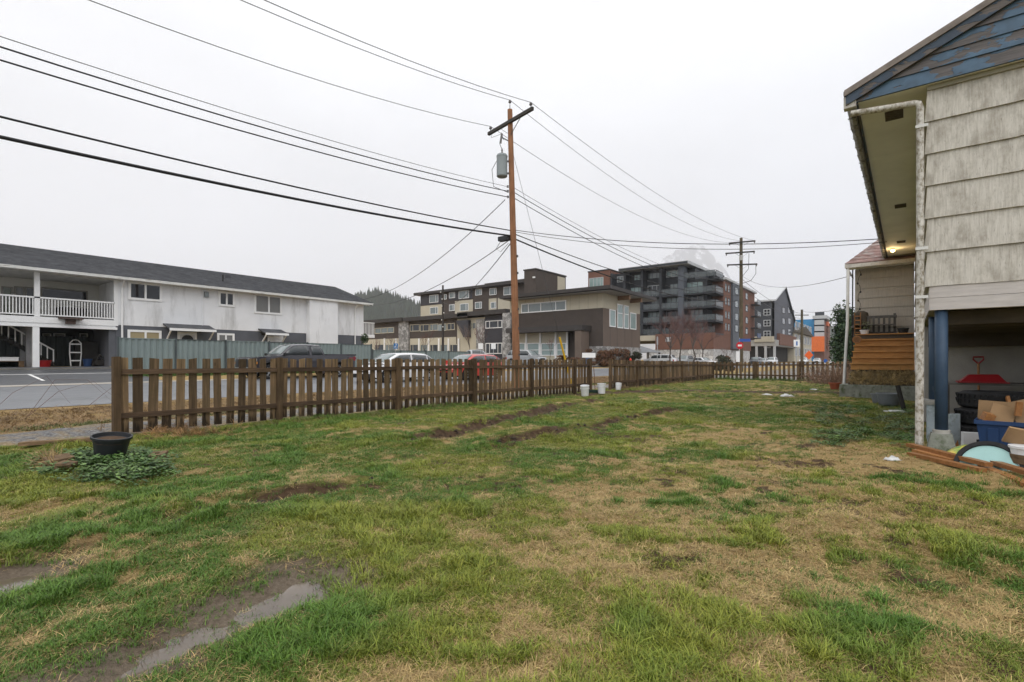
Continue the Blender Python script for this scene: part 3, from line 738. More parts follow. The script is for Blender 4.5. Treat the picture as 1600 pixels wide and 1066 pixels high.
# soffit panels along the eave, with vents
ys_ = [YF+.03]+[WY+2.44*k for k in range(1, 6)]+[WY+HL]
for a, b in zip(ys_[:-1], ys_[1:]): hb(MB().box(GXo+.14, WX+.03, a+.004, b-.004, 4.965, 4.985), 'soffit_panel', m_soffit)
hb(MB().box(WX+.032, 6, YF+.03, WY+.04, 4.966, 4.985), 'soffit_panel', m_soffit)
m_vent = M('rusty_vent', (.10, .08, .06), .8, .3, 30, .4, 90)
for px, py in ((1397, 180), (1407, 322), (1408, 378), (1408, 403)):
    d = F*(4.96-H)/(HZ-py); r = (px-800)/F; x, y = d*(r*hc-hs_), d*(r*hs_+hc)
    v = hb(MB().box(x-.11, x+.11, y-.18, y+.18, 4.955, 4.9645), 'soffit_vent', m_vent)
    for q in range(5):
        hb(MB().box(x-.1, x+.1, y-.15+q*.066, y-.13+q*.066, 4.949, 4.9548), 'slat', m_vent, v)
# eave fascia and the buckled old gutter
hb(MB().box(GXo+.115, GXo+.138, YF+.02, WY+HL+.3, 4.93, 5.09), 'fascia_board', m_fascia)
m = MB(); n = 70; prof = [(.0, .11), (-.012, .0), (-.03, -.035), (-.075, -.04), (-.115, .01), (-.135, .085), (-.128, .10), (-.11, .03), (-.07, -.022), (-.03, -.018), (-.014, .01), (-.008, .11)]
yy = np.linspace(YF-.02, WY+HL+.3, n); b = 0
for i, y in enumerate(yy):
    w = 1+random.uniform(-.10, .10); dz = random.uniform(-.010, .010)-.02*math.sin(i*.21)
    m.v += [(GXo+.112+px*w, y, 4.96+pz+dz) for px, pz in prof]
k = len(prof)
for i in range(n-1):
    for j in range(k): m.f.append((i*k+j, i*k+(j+1) % k, (i+1)*k+(j+1) % k, (i+1)*k+j)); m.m.append(0)
m.f.append(tuple(range(k))); m.m.append(0)
gut = hb(m, 'gutter', m_gutter)
for i in range(0, n-1, 2):                       # gutter brackets
    y = yy[i]; hb(MB().box(GXo-.012, GXo+.10, y-.008, y+.008, 4.905, 4.918), 'bracket', m_gutter, gut)
m = MB(); m.box(GXo-.03, GXo+.12, YF-.03, YF+.09, 4.90, 5.065); hb(m, 'gutter_end', m_trimw, gut)
# downspout: outlet arm, elbow, long pipe with straps
dsx, dsy = .135, WY-.05
ds = hb(MB().tube([(GXo+.05, YF+.03, 4.83), (-.3, YF+.06, 4.80), (dsx-.06, dsy, 4.765), (dsx-.015, dsy, 4.745), (dsx, dsy, 4.69), (dsx, dsy, 2.0)], .043, 12), 'downspout', m_pipe, None, True)
hb(MB().tube([(dsx, dsy, 2.0), (dsx-.004, dsy, 1.3), (dsx-.01, dsy-.012, .02)], .048, 12), 'lower_pipe', m_pipe, ds, True)
hb(MB().lathe([(.0, -.03), (.058, -.03), (.058, .03), (.0, .03)], 12, (dsx, dsy, 1.86)), 'collar', m_pipe, ds, True)
for z in (4.42, 2.76, 2.10):
    hb(MB().box(dsx-.05, WX+.0, dsy-.052, dsy-.044, z-.02, z+.02).box(dsx-.05, dsx-.042, dsy-.05, dsy+.05, z-.02, z+.02), 'strap', M('white_strap', (.6, .6, .58), .5, .08), ds)
# undercroft: floor above, beam, rear wall, posts on footings
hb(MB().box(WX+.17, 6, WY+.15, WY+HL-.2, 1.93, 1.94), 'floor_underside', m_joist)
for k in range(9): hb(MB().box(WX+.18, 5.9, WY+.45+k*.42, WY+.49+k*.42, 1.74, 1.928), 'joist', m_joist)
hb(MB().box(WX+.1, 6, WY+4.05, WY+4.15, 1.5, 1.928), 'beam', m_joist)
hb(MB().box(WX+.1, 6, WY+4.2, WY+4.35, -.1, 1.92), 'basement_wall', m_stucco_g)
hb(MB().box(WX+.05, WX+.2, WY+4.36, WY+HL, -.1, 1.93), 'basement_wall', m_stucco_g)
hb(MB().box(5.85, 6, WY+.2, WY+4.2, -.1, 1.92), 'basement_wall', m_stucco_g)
m_bpost = M('blue_post_paint', (.036, .066, .112), .55, .2, 4, .15, 50, dirt=((.16, .17, .18), 7, (2, 2, .6), .62))
x, y = hgnd(1463, 690); x2 = .36; y2 = WY+.09
hb(MB().tube([(x2, y2, .30), (x2, y2, 1.925)], .07, 16), 'post', m_bpost, None, 'all')
hb(MB().tube([(x2, y2, .25), (x2, y2, .298)], .095, 16), 'post_base', m_conc, None, True)
m_mossc = M('mossy_concrete', (.20, .21, .18), .95, .3, 5, .6, 30, dirt=((.05, .07, .025), 6, None, .5))
m = MB(); m.hexa([(x2-.17, y2-.17, -.05), (x2+.17, y2-.17, -.05), (x2+.17, y2+.17, -.05), (x2-.17, y2+.17, -.05)], [(x2-.11, y2-.11, .25), (x2+.11, y2-.11, .25), (x2+.11, y2+.11, .25), (x2-.11, y2+.11, .25)])
hb(m, 'footing', m_mossc)
y3 = WY+1.55; hb(MB().tube([(.33, y3, .62), (.33, y3, 1.925)], .066, 14), 'post', m_bpost, None, 'all')
m_pale = M('pale_blue_block', (.30, .35, .38), .9, .2, 4, .4, 40, dirt=((.10, .12, .08), 5, None, .5))
hb(MB().box(.24, .46, y3-.35, y3+.12, -.05, .55), 'footing', m_pale)
hb(MB().box(.21, .48, y3-.37, y3+.14, .552, .615), 'post_base', m_conc)
# ---------------------------------------------------------------- porch wing at the far end of the house
PY = 23.2; pxl = hX(1337, PY)
wl = hb(MB().box(pxl, WX-.03, PY, PY+3.0, -.05, 4.73), 'porch_wall', m_stucco_g)
m_sid2 = M('beige_shingle_siding', (.43, .395, .345), .8, .1, 1, .2, 30, stretch=(30, 30, 1), dirt=((.30, .27, .23), 3, (8, 8, 1), .55))
for k in range(7):
    z0 = 2.1+k*.37; z1 = min(z0+.375, 4.72); m = MB()
    m.hexa([(pxl-.02, PY-.03, z0), (WX-.04, PY-.03, z0), (WX-.04, PY+.01, z0), (pxl-.02, PY+.01, z0)], [(pxl-.02, PY-.004, z1), (WX-.04, PY-.004, z1), (WX-.04, PY+.01, z1), (pxl-.02, PY+.01, z1)])
    hb(m, 'siding_board', m_sid2)
ex0, ey0 = pxl-.26, PY-.85
m_redsh = M('mossy_red_shingles', (.20, .125, .11), .9, .35, 4, .4, 30, dirt=((.30, .28, .26), 3, None, .5))
nrow = 9
pr = hb(MB().hexa([(ex0, ey0, 4.74), (WX+.02, ey0, 4.74), (WX+.02, PY+2.6, 6.35), (ex0+1.1, PY+2.6, 6.35)], [(ex0, ey0, 4.80), (WX+.02, ey0, 4.80), (WX+.02, PY+2.6, 6.41), (ex0+1.1, PY+2.6, 6.41)]), 'porch_roof', m_redsh)
for k in range(nrow):                            # shingle courses
    t0, t1 = k/nrow, (k+1.15)/nrow; L = lambda t, e: ((ex0-.02+1.1*t if e == 0 else WX+.02), ey0-.03+(PY+2.6-ey0)*t, 4.802+1.61*t)
    a, b_, c_, d_ = L(t0, 0), L(t0, 1), L(t1, 1), L(t1, 0); up = .03
    hb(MB().hexa([a, b_, c_, d_], [(a[0], a[1], a[2]+up), (b_[0], b_[1], b_[2]+up), (c_[0], c_[1], c_[2]+.006), (d_[0], d_[1], d_[2]+.006)]), 'shingle_course', m_redsh, pr)
hb(MB().box(ex0-.02, WX-.0, ey0-.035, ey0-.005, 4.66, 4.79), 'porch_fascia', m_trimw)
hb(MB().box(ex0, ex0+.03, ey0, PY+2.4, 4.66, 4.76), 'porch_fascia', m_trimw)
hb(MB().box(ex0+.03, WX-.03, ey0+.0, PY-.04, 4.70, 4.72), 'porch_soffit', m_soffit)
hb(MB().tube([(ex0+.08, ey0+.05, 4.66), (ex0+.06, ey0+.03, 2.6), (ex0-.05, ey0-.1, .0)], .05, 10), 'porch_post', M('white_post', (.62, .62, .60), .5, .1, 3, .05), None, True)
hb(MB().tube([(ex0+.22, ey0+.12, 4.6), (ex0+.2, ey0+.1, .2)], .022, 6), 'cable', m_dark)
# deck, stairs of stained boards
m_stain = wood('orange_stained_board', (.36, .17, .05), (.60, .33, .115), (2, 30, 30), .12, .6, .2, green=(.20, .085, .024))
sx0, sx1 = hX(1330, 21.0)+.02, WX-.04
hb(MB().box(sx0, sx1, 22.02, PY-.04, 2.0, 2.13), 'porch_deck', m_joist)
for k in range(6):
    z0 = .90+k*.208; y0 = 20.55+k*.29
    hb(MB().box(sx0+.02*k*.5, sx1, y0+.03, y0+.06, z0+.006, z0+.192), 'stair_riser', m_stain)
    hb(MB().box(sx0-.02+.01*k, sx1, y0-.045, y0+.30, z0+.197, z0+.233), 'stair_tread', m_stain)
hb(MB().prism([(20.58, .0), (22.3, .0), (22.3, 2.0), (20.6, .86)], 'x', sx0+.05, sx1-.05), 'stair_base', m_dark)
# soffit lamp that is lit
x = hX(1395, 21.0)
lamp = hb(MB().lathe([(.02, -.10), (.055, -.085), (.065, -.05), (.05, -.015), (.02, 0)], 12, (x, 21.0, 4.945)), 'porch_lamp', glow('lamp_glass', (1, .62, .22), 6.0), None, True)
hb(MB().lathe([(.05, -.014), (.06, 0.015)], 12, (x, 21.0, 4.947)), 'lamp_base', m_trimw, lamp)
pl = bpy.data.lights.new('porch_lamp_light', 'POINT'); pl.energy = 6; pl.color = (1, .7, .35); pl.shadow_soft_size = .06
plo = bpy.data.objects.new('porch_lamp_light', pl); C.objects.link(plo); plo.location = (*hw(x, 21.0), 4.80)
# ---------------------------------------------------------------- concrete planter wall with dead straw
cw = thing('retaining_wall', 'low mossy concrete planter wall below the porch stairs', 'wall', (*hw(-.75, 19.6), 0), HROT)
def lb(mb, name, mat, par, smooth=False, org=(0, 0, 0)): return link(name, mb.mesh(name, mat, Vector(org), smooth), par)
HW2 = Vector((-.75, 19.6, 0))
lb(MB().box(-1.76, .28, 19.6, 19.82, -.08, .43), 'wall_face', m_mossc, cw, org=HW2)
lb(MB().box(-1.76, -1.55, 19.82, 20.6, -.08, .43), 'wall_return', m_mossc, cw, org=HW2)
lb(MB().hexa([(-1.54, 19.83, -.05), (.27, 19.83, -.05), (.27, 20.6, -.05), (-1.54, 20.6, -.05)], [(-1.54, 19.83, .44), (.27, 19.83, .44), (.27, 20.6, .86), (-1.54, 20.6, .86)]), 'soil_bank', M('bank_soil', (.05, .04, .028), 1, .4, 6, .6, 20), cw, org=HW2)
n = 700; hx_ = -1.5+1.75*rs.rand(n); hy_ = 19.8+.75*rs.rand(n)
wx, wy = zip(*[hw(a, b) for a, b in zip(hx_, hy_)])
tint = np.array([.36, .26, .11])*(.35+1.0*rs.rand(n)[:, None]); s_ = 1.0+1.0*rs.rand(n)
scatter('dry_straw', np.stack([wx, wy, .45+(hy_-19.83)*.55], -1), np.stack([rs.rand(n)*1.2, rs.rand(n)*1.2, rs.rand(n)*6.28], -1), np.stack([s_]*3, -1), 3+rs.randint(0, 3, n), np.concatenate([tint, np.ones((n, 1))], 1), TUFTS, 'dry straw heaped on the concrete planter wall', 'straw')
# ================================================================ THINGS ROUND THE HOUSE
m_black = M('black_plastic', (.022, .024, .027), .45, .2, 5, .1, 40)
m_rubber = M('tyre_rubber', (.018, .018, .019), .8, .3, 8, .2, 60)
m_card = M('cardboard', (.26, .165, .085), .9, .12, 4, .1, 30, rnd=.12)
m_white = M('white_plastic', (.66, .67, .68), .45, .06, 5, .05, 30, dirt=((.35, .33, .28), 9, None, .66))
m_bluep = M('blue_plastic', (.018, .045, .12), .4, .15, 4, .05, 30)
m_red = M('red_plastic', (.28, .014, .018), .35, .12, 4, .05, 30)
m_cedar = wood('wet_cedar_lumber', (.20, .085, .028), (.42, .20, .075), (30, 30, 30), .25, .5, .15, green=(.16, .07, .025))
m_grayw = wood('grey_weathered_wood', (.10, .095, .088), (.22, .21, .195), (30, 30, 2), .2)
m_metal = M('galvanised_metal', (.42, .43, .44), .4, .12, 5, .08, 40, metal=.7)
m_terra = M('terracotta', (.30, .085, .045), .7, .15, 5, .1, 40)
m_soil = M('potting_soil', (.075, .045, .025), 1, .4, 12, .8, 60)
def gz(x, y): return float(ground_z(np.array([x]), np.array([y]))[0])
def solo(mb, name, mat, label, cat, loc, rz=0, smooth=False, group=None, rot=None):
    o = link(name, mb.mesh(name, mat, (0, 0, 0), smooth), None, loc, rot or (0, 0, rz)); return tag(o, label, cat, group)
def part(mb, name, mat, par, smooth=False): return link(name, mb.mesh(name, mat, (0, 0, 0), smooth), par)
# black pot with soil, on the lawn by the end post
x, y = gnd(172, 722)
t = thing('plant_pot', 'large black plastic pot of soil beside the left fence post', 'pot', (x, y, gz(x, y)))
part(MB().lathe([(.135, 0), (.15, .02), (.185, .235), (.205, .24), (.208, .27), (.19, .272), (.182, .23)], 32), 'bucket', m_black, t, True)
m = MB(); m.lathe([(.182, .20), (.165, .225), (.1, .24), (.03, .248)], 24); part(m, 'soil', m_soil, t, True)
t.rotation_euler = (R(-2), R(8), 0); t.location.z += .015
m_stump = wood('rotten_wood_block', (.09, .055, .03), (.30, .20, .11), (8, 8, 30), .25)
for px, py, w, h, d, rz, lab in ((92, 735, .10, .13, .13, .3, 'pale split wood block in dry grass left of the black pot'), (104, 742, .075, .10, .09, .9, 'small brown wood block just below the pale one'), (248, 722, .11, .085, .09, -.5, 'dark rotten wood block right of the black pot')):
    x, y = gnd(px, py); m = MB()
    m.hexa([(-w, -d, -.03), (w, -d, -.03), (w*.9, d, -.03), (-w, d*.9, -.03)], [(-w*.9, -d*.8, h), (w*.8, -d, h*.8), (w*.9, d*.8, h*.9), (-w*.8, d*.9, h*1.1)])
    solo(m, 'wood_block', m_stump, lab, 'wood block', (x, y, gz(x, y)), rz)
x, y = gnd(108, 701); solo(MB().bar((-.55, 0, .02), (.55, .05, .05), .12, .05), 'plank', m_stump, 'dark rotten plank in the grass behind the black pot', 'plank', (x, y, gz(x, y)), .95)
def straw_heap(name, pts, sc, label, col=(.30, .17, .07), zup=.0, kinds=(3, 4, 5)):
    n = len(pts); x = np.array([p[0] for p in pts]); y = np.array([p[1] for p in pts])
    tint = np.array(col)*(.5+.9*rs.rand(n)[:, None]); s_ = sc*(.7+.6*rs.rand(n))
    scatter(name, np.stack([x, y, ground_z(x, y)+zup*rs.rand(n)], -1), np.stack([rs.rand(n)*.9, rs.rand(n)*.9, rs.rand(n)*6.28], -1), np.stack([s_]*3, -1), np.array(kinds)[rs.randint(0, len(kinds), n)], np.concatenate([tint, np.ones((n, 1))], 1), TUFTS, label, 'dead grass')
straw_heap('dry_grass', [gnd(random.gauss(275, 38), random.gauss(676, 4)) for _ in range(150)], 1.4, 'rusty dry grass heaped against the fence foot', zup=.05)
straw_heap('dry_grass_tuft', [gnd(random.gauss(80, 7), random.gauss(732, 4)) for _ in range(50)], 1.7, 'straw tuft at the pale wood block', (.36, .25, .11), .05)
straw_heap('fence_foot_grass', [(-9.35+random.gauss(0, .12)-.05*k*0, 3+13*random.random()) for k in range(420)], 1.3, 'tangled dull grass along the foot of the picket fence', (.13, .12, .045), .02)
straw_heap('far_fence_grass', [(-9.0+random.gauss(0, .12), 18.5+14*random.random()) for k in range(300)], 1.8, 'dry grass along the foot of the far fence', (.22, .15, .07), .02)
straw_heap('back_fence_grass', [(-9+9*random.random(), 32.9+random.gauss(0, .12)) for k in range(420)], 2.4, 'long green grass along the dark back fence', (.08, .12, .025), .02, (2, 2, 5))
# clods of turned earth along the ruts
m_clod = M('wet_soil_clod', (.038, .026, .019), .85, .4, 9, .8, 40)
m = MB()
for P, n, w in ((RUT_A, 260, .2), (RUT_B, 150, .16), (RUT_C, 60, .16)):
    seg = [(P[i], P[i+1]) for i in range(len(P)-1)]
    for _ in range(n):
        (ax, ay), (bx, by) = random.choice(seg); t = random.random(); x = ax+(bx-ax)*t+random.gauss(0, w*.55); y = ay+(by-ay)*t+random.gauss(0, w*.55)
        if float(fbm(np.array([x*2.1]), np.array([y*2.1+11]), 0, 3)[0]) < .40: continue
        r = random.uniform(.015, .055); z = gz(x, y)
        vs = [(x+r*random.uniform(.7, 1.3)*a, y+r*random.uniform(.7, 1.3)*b, z+r*.6*random.uniform(.6, 1.3)*c+r*.2) for a, b, c in ((1,0,0),(0,1,0),(-1,0,0),(0,-1,0),(.2,.1,1),(0,0,-1))]
        m.add(vs, [(0,1,4),(1,2,4),(2,3,4),(3,0,4),(1,0,5),(2,1,5),(3,2,5),(0,3,5)])
tag(m.build('soil_clods', m_clod, fix=False), 'clods of dark turned soil along the wheel ruts', 'soil', kind='stuff')
# three white buckets, a green tray and a leaning bar at the gap in the fence
def bucket(px, py, lab, tilt=0, rz=0, s=1.0):
    x, y = gnd(px, py); t = thing('bucket', lab, 'bucket', (x, y, gz(x, y)+.01), rz, 'white buckets by the fence gap'); t.rotation_euler = (tilt, 0, rz)
    part(MB().lathe([(.12*s, 0), (.125*s, .005), (.148*s, .33*s), (.158*s, .335*s), (.158*s, .365*s), (.146*s, .366*s), (.115*s, .02)], 22), 'pail', m_white, t, True)
    part(MB().lathe([(.152*s, .25*s), (.158*s, .255*s), (.158*s, .27*s), (.151*s, .275*s)], 22), 'rim_band', m_white, t, True)
    part(MB().tube([(.155*s*math.cos(a), .155*s*math.sin(a), .26*s-.09*s*math.sin(a)*0-.07*s*math.sin((a)/1)) for a in np.linspace(0, math.pi, 12)], .004, 5), 'wire_handle', m_metal, t)
    return t
bucket(914, 618, 'white bucket tipped against the fence post left of the gap', .16, .4)
bucket(940, 616, 'white bucket standing upright in the middle of the gap', .0, 1.2)
bucket(966, 611, 'short white tub leaning at the fence right of the gap', -.25, .2, .8)
x, y = gnd(926, 614.5); t = thing('tray', 'dark green plant tray between the two left buckets', 'tray', (x, y, gz(x, y)+.01), .6)
part(MB().box(-.3, .3, -.16, .16, 0, .02).box(-.3, .3, -.16, -.145, .02, .09).box(-.3, .3, .145, .16, .02, .09).box(-.3, -.285, -.145, .145, .02, .09).box(.285, .3, -.145, .145, .02, .09), 'shell', M('dark_green_plastic', (.012, .03, .022), .5), t)
part(MB().box(-.28, .28, -.14, .14, .021, .06), 'soil', m_soil, t)
x, y = gnd(930, 613); solo(MB().bar((0, 0, 0), (-.12, .1, .95), .02, .02), 'metal_bar', M('rusty_iron', (.12, .05, .025), .8, .3), 'thin rusty bar leaning on the gate post', 'bar', (x, y, gz(x, y)))
# white scraps on the far path
m_rag = M('white_sheet', (.58, .58, .57), .8, .08, 8, .3, 20)
def rag(px, py, w, l, h, rz, lab, seed):
    rr = random.Random(seed); x, y = gnd(px, py); n = 7; m = MB(); V = []
    for i in range(n):
        for j in range(n):
            u, v = i/(n-1)*2-1, j/(n-1)*2-1; k = max(0, 1-max(abs(u), abs(v))**2)
            V.append((u*l*(.8+.3*rr.random()), v*w*(.8+.3*rr.random()), .012+h*k*(.3+rr.random())))
    m.add(V, [(i*n+j, (i+1)*n+j, (i+1)*n+j+1, i*n+j+1) for i in range(n-1) for j in range(n-1)])
    me = m.mesh('rag', m_rag, (0, 0, 0), 'all'); o = link('rag', me, None, (x, y, gz(x, y)), (0, 0, rz)); sd = o.modifiers.new('thick', 'SOLIDIFY'); sd.thickness = .01
    return tag(o, lab, 'rag')
rag(1198, 616, .11, .19, .04, .2, 'flat white plastic scrap on the far dirt path', 1)
rag(1230, 621, .10, .2, .09, .5, 'crumpled white plastic scrap nearest on the dirt path', 2)
rag(1272, 610, .09, .16, .035, .1, 'thin white scrap by the dead bush', 3)
rag(1395, 722, .05, .09, .045, .8, 'crumpled white cloth on bare soil by the downspout', 4)
# terracotta pot, tubs, black stake by the planter wall
x, y = gnd(1304, 609); t = thing('flower_pot', 'terracotta pot with dead stems beside the planter wall', 'pot', (x, y, gz(x, y)))
part(MB().lathe([(.13, 0), (.135, .01), (.19, .24), (.215, .245), (.22, .30), (.2, .302), (.185, .26)], 24), 'pot_body', m_terra, t, True)
m = MB()
for k in range(26):
    a = random.uniform(0, 6.28); q = random.uniform(.05, .3); h = random.uniform(.25, .6)
    m.tube([(q*.3*math.cos(a), q*.3*math.sin(a), .25), (q*.7*math.cos(a+.3), q*.7*math.sin(a+.3), .27+h*.6), (q*1.2*math.cos(a), q*1.2*math.sin(a), .27+h)], [.006, .004, .002], 4)
part(m, 'dead_stems', M('dead_stems', (.15, .09, .055), .9, .3), t)
for px, py, s, lab in ((1378, 632, 1.0, 'grey plastic tub against the planter wall, left of two'), (1389, 635, 1.08, 'grey plastic tub nearest the lawn, right of two')):
    x, y = gnd(px, py); solo(MB().lathe([(.19*s, 0), (.2*s, .01), (.25*s, .29*s), (.27*s, .295*s), (.272*s, .325*s), (.245*s, .326*s), (.23*s, .28*s), (.18*s, .03)], 28), 'tub', M('grey_plastic', (.16, .175, .19), .5, .1), lab, 'tub', (x, y, gz(x, y)), 0, True, 'grey tubs')
x, y = gnd(1413, 642); solo(MB().bar((0, 0, 0), (-.13, .05, .62), .09, .07), 'stake', m_dark, 'charred dark stake leaning beside the grey tubs', 'stake', (x, y, gz(x, y)))
x, y = gnd(1399, 644); solo(MB().box(-.2, .2, -.12, .12, 0, .03).box(-.1, .16, -.08, .1, .03, .05), 'slab', m_white, 'pale flat slab on the grass by the dark stake', 'slab', (x, y, gz(x, y)+.01), .4)
# on the porch: bench, pots, post with a round sign
def hloc(px, Y, z): x = hX(px, Y); return (*hw(x, Y), z)
t = thing('porch_bench', 'grey slatted bench on the porch deck', 'bench', hloc(1365, 22.75, 2.13), HROT)
W_ = .62
for k in range(9): part(MB().box(-W_+k*W_/4-.035, -W_+k*W_/4+.035, .0, .025, .08, .70), 'back_slat', m_grayw, t)
part(MB().box(-W_-.06, W_+.06, .026, .06, .64, .74), 'top_rail', m_grayw, t); part(MB().box(-W_-.06, W_+.06, .026, .06, .06, .14), 'bottom_rail', m_grayw, t)
for sx in (-1, 1): part(MB().box(sx*W_-.04, sx*W_+.04, .0, .08, 0, .8).box(sx*W_-.04, sx*W_+.04, -.38, -.001, .30, .36), 'leg', m_grayw, t)
part(MB().box(-W_, W_, -.38, -.01, .37, .40), 'seat', m_grayw, t)
t = thing('barrel', 'round dark wooden barrel lid behind the porch bench', 'barrel', hloc(1345, 22.95, 2.13), HROT)
part(MB().lathe([(.24, 0), (.28, .3), (.28, .6), (.22, .88), (.1, .95)], 20), 'body', m_joist, t, True)
part(MB().lathe([(.287, .28), (.287, .33)], 20), 'hoop', m_dark, t)
t = thing('porch_stand', 'narrow red brown wooden stand at the porch corner', 'stand', hloc(1340, 22.35, 2.13), HROT)
for k in range(5): part(MB().box(-.08, .08, -.06, .06, .1+k*.15, .135+k*.15), 'shelf', m_cedar, t)
for sx in (-1, 1): part(MB().box(sx*.09-.012, sx*.09+.012, -.07, .07, 0, .85), 'upright', m_cedar, t)
for px, Y, s, lab, pm in ((1351, 22.3, 1, 'white flower pot with plant on the porch deck', m_white), (1411, 22.25, 1.15, 'black flower pot alone at the right of the porch deck', m_black)):
    t = thing('flower_pot', lab, 'pot', hloc(px, Y, 2.13), HROT)
    part(MB().lathe([(.1*s, 0), (.14*s, .17*s), (.155*s, .175*s), (.155*s, .2*s), (.13*s, .2*s)], 18), 'pot_body', pm, t, True)
    part(MB().lathe([(.128*s, .15*s), (.02, .17*s)], 14), 'soil', m_soil, t)
    if s == 1:
        m = MB()
        for k in range(40):
            a = random.uniform(0, 6.28); q = random.uniform(.03, .2); z = random.uniform(.2, .5); m.add([(q*math.cos(a), q*math.sin(a), z), (q*math.cos(a)+.05, q*math.sin(a), z+.03), (q*math.cos(a)+.02, q*math.sin(a)+.05, z+.05)], [(0, 1, 2)])
        part(m, 'leaves', M('dull_leaves', (.10, .11, .05), .7, .3), t)
o = solo(MB().lathe([(.13, 0), (.14, .01), (.14, .03), (.13, .04)], 14, ax='y'), 'wood_slice', m_cedar, 'round wood slice sign hung on the upper stairs', 'sign', hloc(1339, 21.3, 1.95), HROT)
m = MB()
for k in range(4): m.bar((-.09+.02*abs(k-1.5), -.002, .06-k*.04), (.09-.02*abs(k-1.5), -.002, .065-k*.04), .004, .012)
link('carved_lines', m.mesh('carved_lines', m_dark), o)
# string of small lamps down the porch corner
t = thing('string_lights', 'unlit string lights hanging at the porch corner', 'lights', hloc(1345, 22.5, 0), HROT)
pp = [(-.05+.05*math.sin(k*1.7), 0, 4.6-k*.16) for k in range(14)]
part(MB().tube(pp, .008, 5), 'cord', m_dark, t)
for k in range(1, 14, 2): part(MB().lathe([(.01, 0), (.03, -.03), (.03, -.06), (.005, -.09)], 8, (pp[k][0], 0, pp[k][2])), 'bulb', m_dark, t, True)
# ---------------------------------------------------------------- clutter under the house
def hp(px, py, z=0.0): x, y = hgnd(px, py, z); return (*hw(x, y), z)
t = thing('workbench', 'long grey workbench against the wall under the house', 'bench', (*hw(2.4, 12.2), 0), HROT)
part(MB().box(-1.9, 2.6, -.35, .35, .80, .84), 'top', M('bench_top', (.16, .15, .135), .8, .2), t)
for sx in (-1.85, .3, 2.5):
    for sy in (-.3, .3): part(MB().box(sx-.04, sx+.04, sy-.04, sy+.04, 0, .799), 'leg', m_joist, t)
def tyre_mesh(R_, w, ri):
    m = MB(); m.lathe([(ri, .02), (ri+.03, 0), (R_-.06, 0), (R_-.01, .03), (R_, .06), (R_, w-.06), (R_-.01, w-.03), (R_-.06, w), (ri+.03, w), (ri, w-.02)], 36, ring=True)
    for k in range(36):
        a = 2*math.pi*k/36; c, s = math.cos(a), math.sin(a)
        for z in (.07, w/2+.02): m.bar((c*(R_-.005), s*(R_-.005), z), (math.cos(a+.07)*(R_+.012), math.sin(a+.07)*(R_+.012), z+w*.28), .03, .02, (c, s, 0))
    return m.mesh('tyre', m_rubber)
tm = tyre_mesh(.41, .25, .22)
for k in range(3):
    o = link('tyre', tm, None, (*hw(.98+.02*k, 10.45), .005+k*.256), (0, 0, k*.7)); tag(o, ['bottom tyre of the left stack under the house', 'middle tyre of the left stack under the house', 'top tyre of the left stack under the house'][k], 'tyre', 'stacked tyres under the house')
for k in range(3):
    o = link('tyre', tm, None, (*hw(1.86, 10.95), .005+k*.256), (0, 0, k*.7+.3)); tag(o, ['bottom tyre of the stack behind the blue bin', 'middle tyre of the stack behind the blue bin', 'top tyre of the stack behind the blue bin'][k], 'tyre', 'stacked tyres under the house')
t = thing('wheelbarrow_tray', 'red plastic tray upturned on the workbench', 'tray', (*hw(1.02, 12.0), .845), HROT)
part(MB().hexa([(-.31, -.22, 0), (.31, -.22, 0), (.31, .22, 0), (-.31, .22, 0)], [(-.17, -.13, .14), (.2, -.13, .15), (.2, .13, .15), (-.17, .13, .14)]), 'shell', m_red, t)
part(MB().box(-.33, .33, -.24, .24, -.0, .02), 'rim', m_red, t)
t = thing('shovel', 'wooden shovel with red D grip standing against the basement wall', 'shovel', (*hw(1.05, 12.75), .0), HROT)
part(MB().tube([(0, 0, .3), (0, .12, 1.18)], .018, 8), 'shaft', m_cedar, t, True)
part(MB().tube([(0, .12, 1.17), (-.07, .125, 1.25), (-.07, .125, 1.30), (.07, .125, 1.30), (.07, .125, 1.25), (0, .12, 1.17)], .016, 6), 'grip', m_red, t, True)
part(MB().box(-.11, .11, -.04, -.02, .0, .32), 'blade', m_metal, t)
for k, (xx, zz, w) in enumerate(((2.1, .845, .24), (2.55, .845, .3))):
    solo(MB().lathe([(w*.6, 0), (w, .06), (w*1.02, .1), (w*.95, .1), (w*.55, .02)], 20), 'pan', m_black, ('black shallow pan on the workbench, the smaller', 'black shallow pan on the workbench, the larger')[k], 'pan', (*hw(xx, 12.05), zz), 0, True)
t = thing('generator', 'dark machine with handle frame behind the pans under the house', 'machine', (*hw(2.75, 12.5), .845), HROT)
part(MB().box(-.25, .35, -.15, .15, .35, .78), 'housing', m_black, t); part(MB().tube([(-.3, 0, 0), (-.3, 0, .5)], .02, 6).tube([(.0, 0, 0), (.0, 0, .35)], .03, 6), 'frame', m_metal, t)
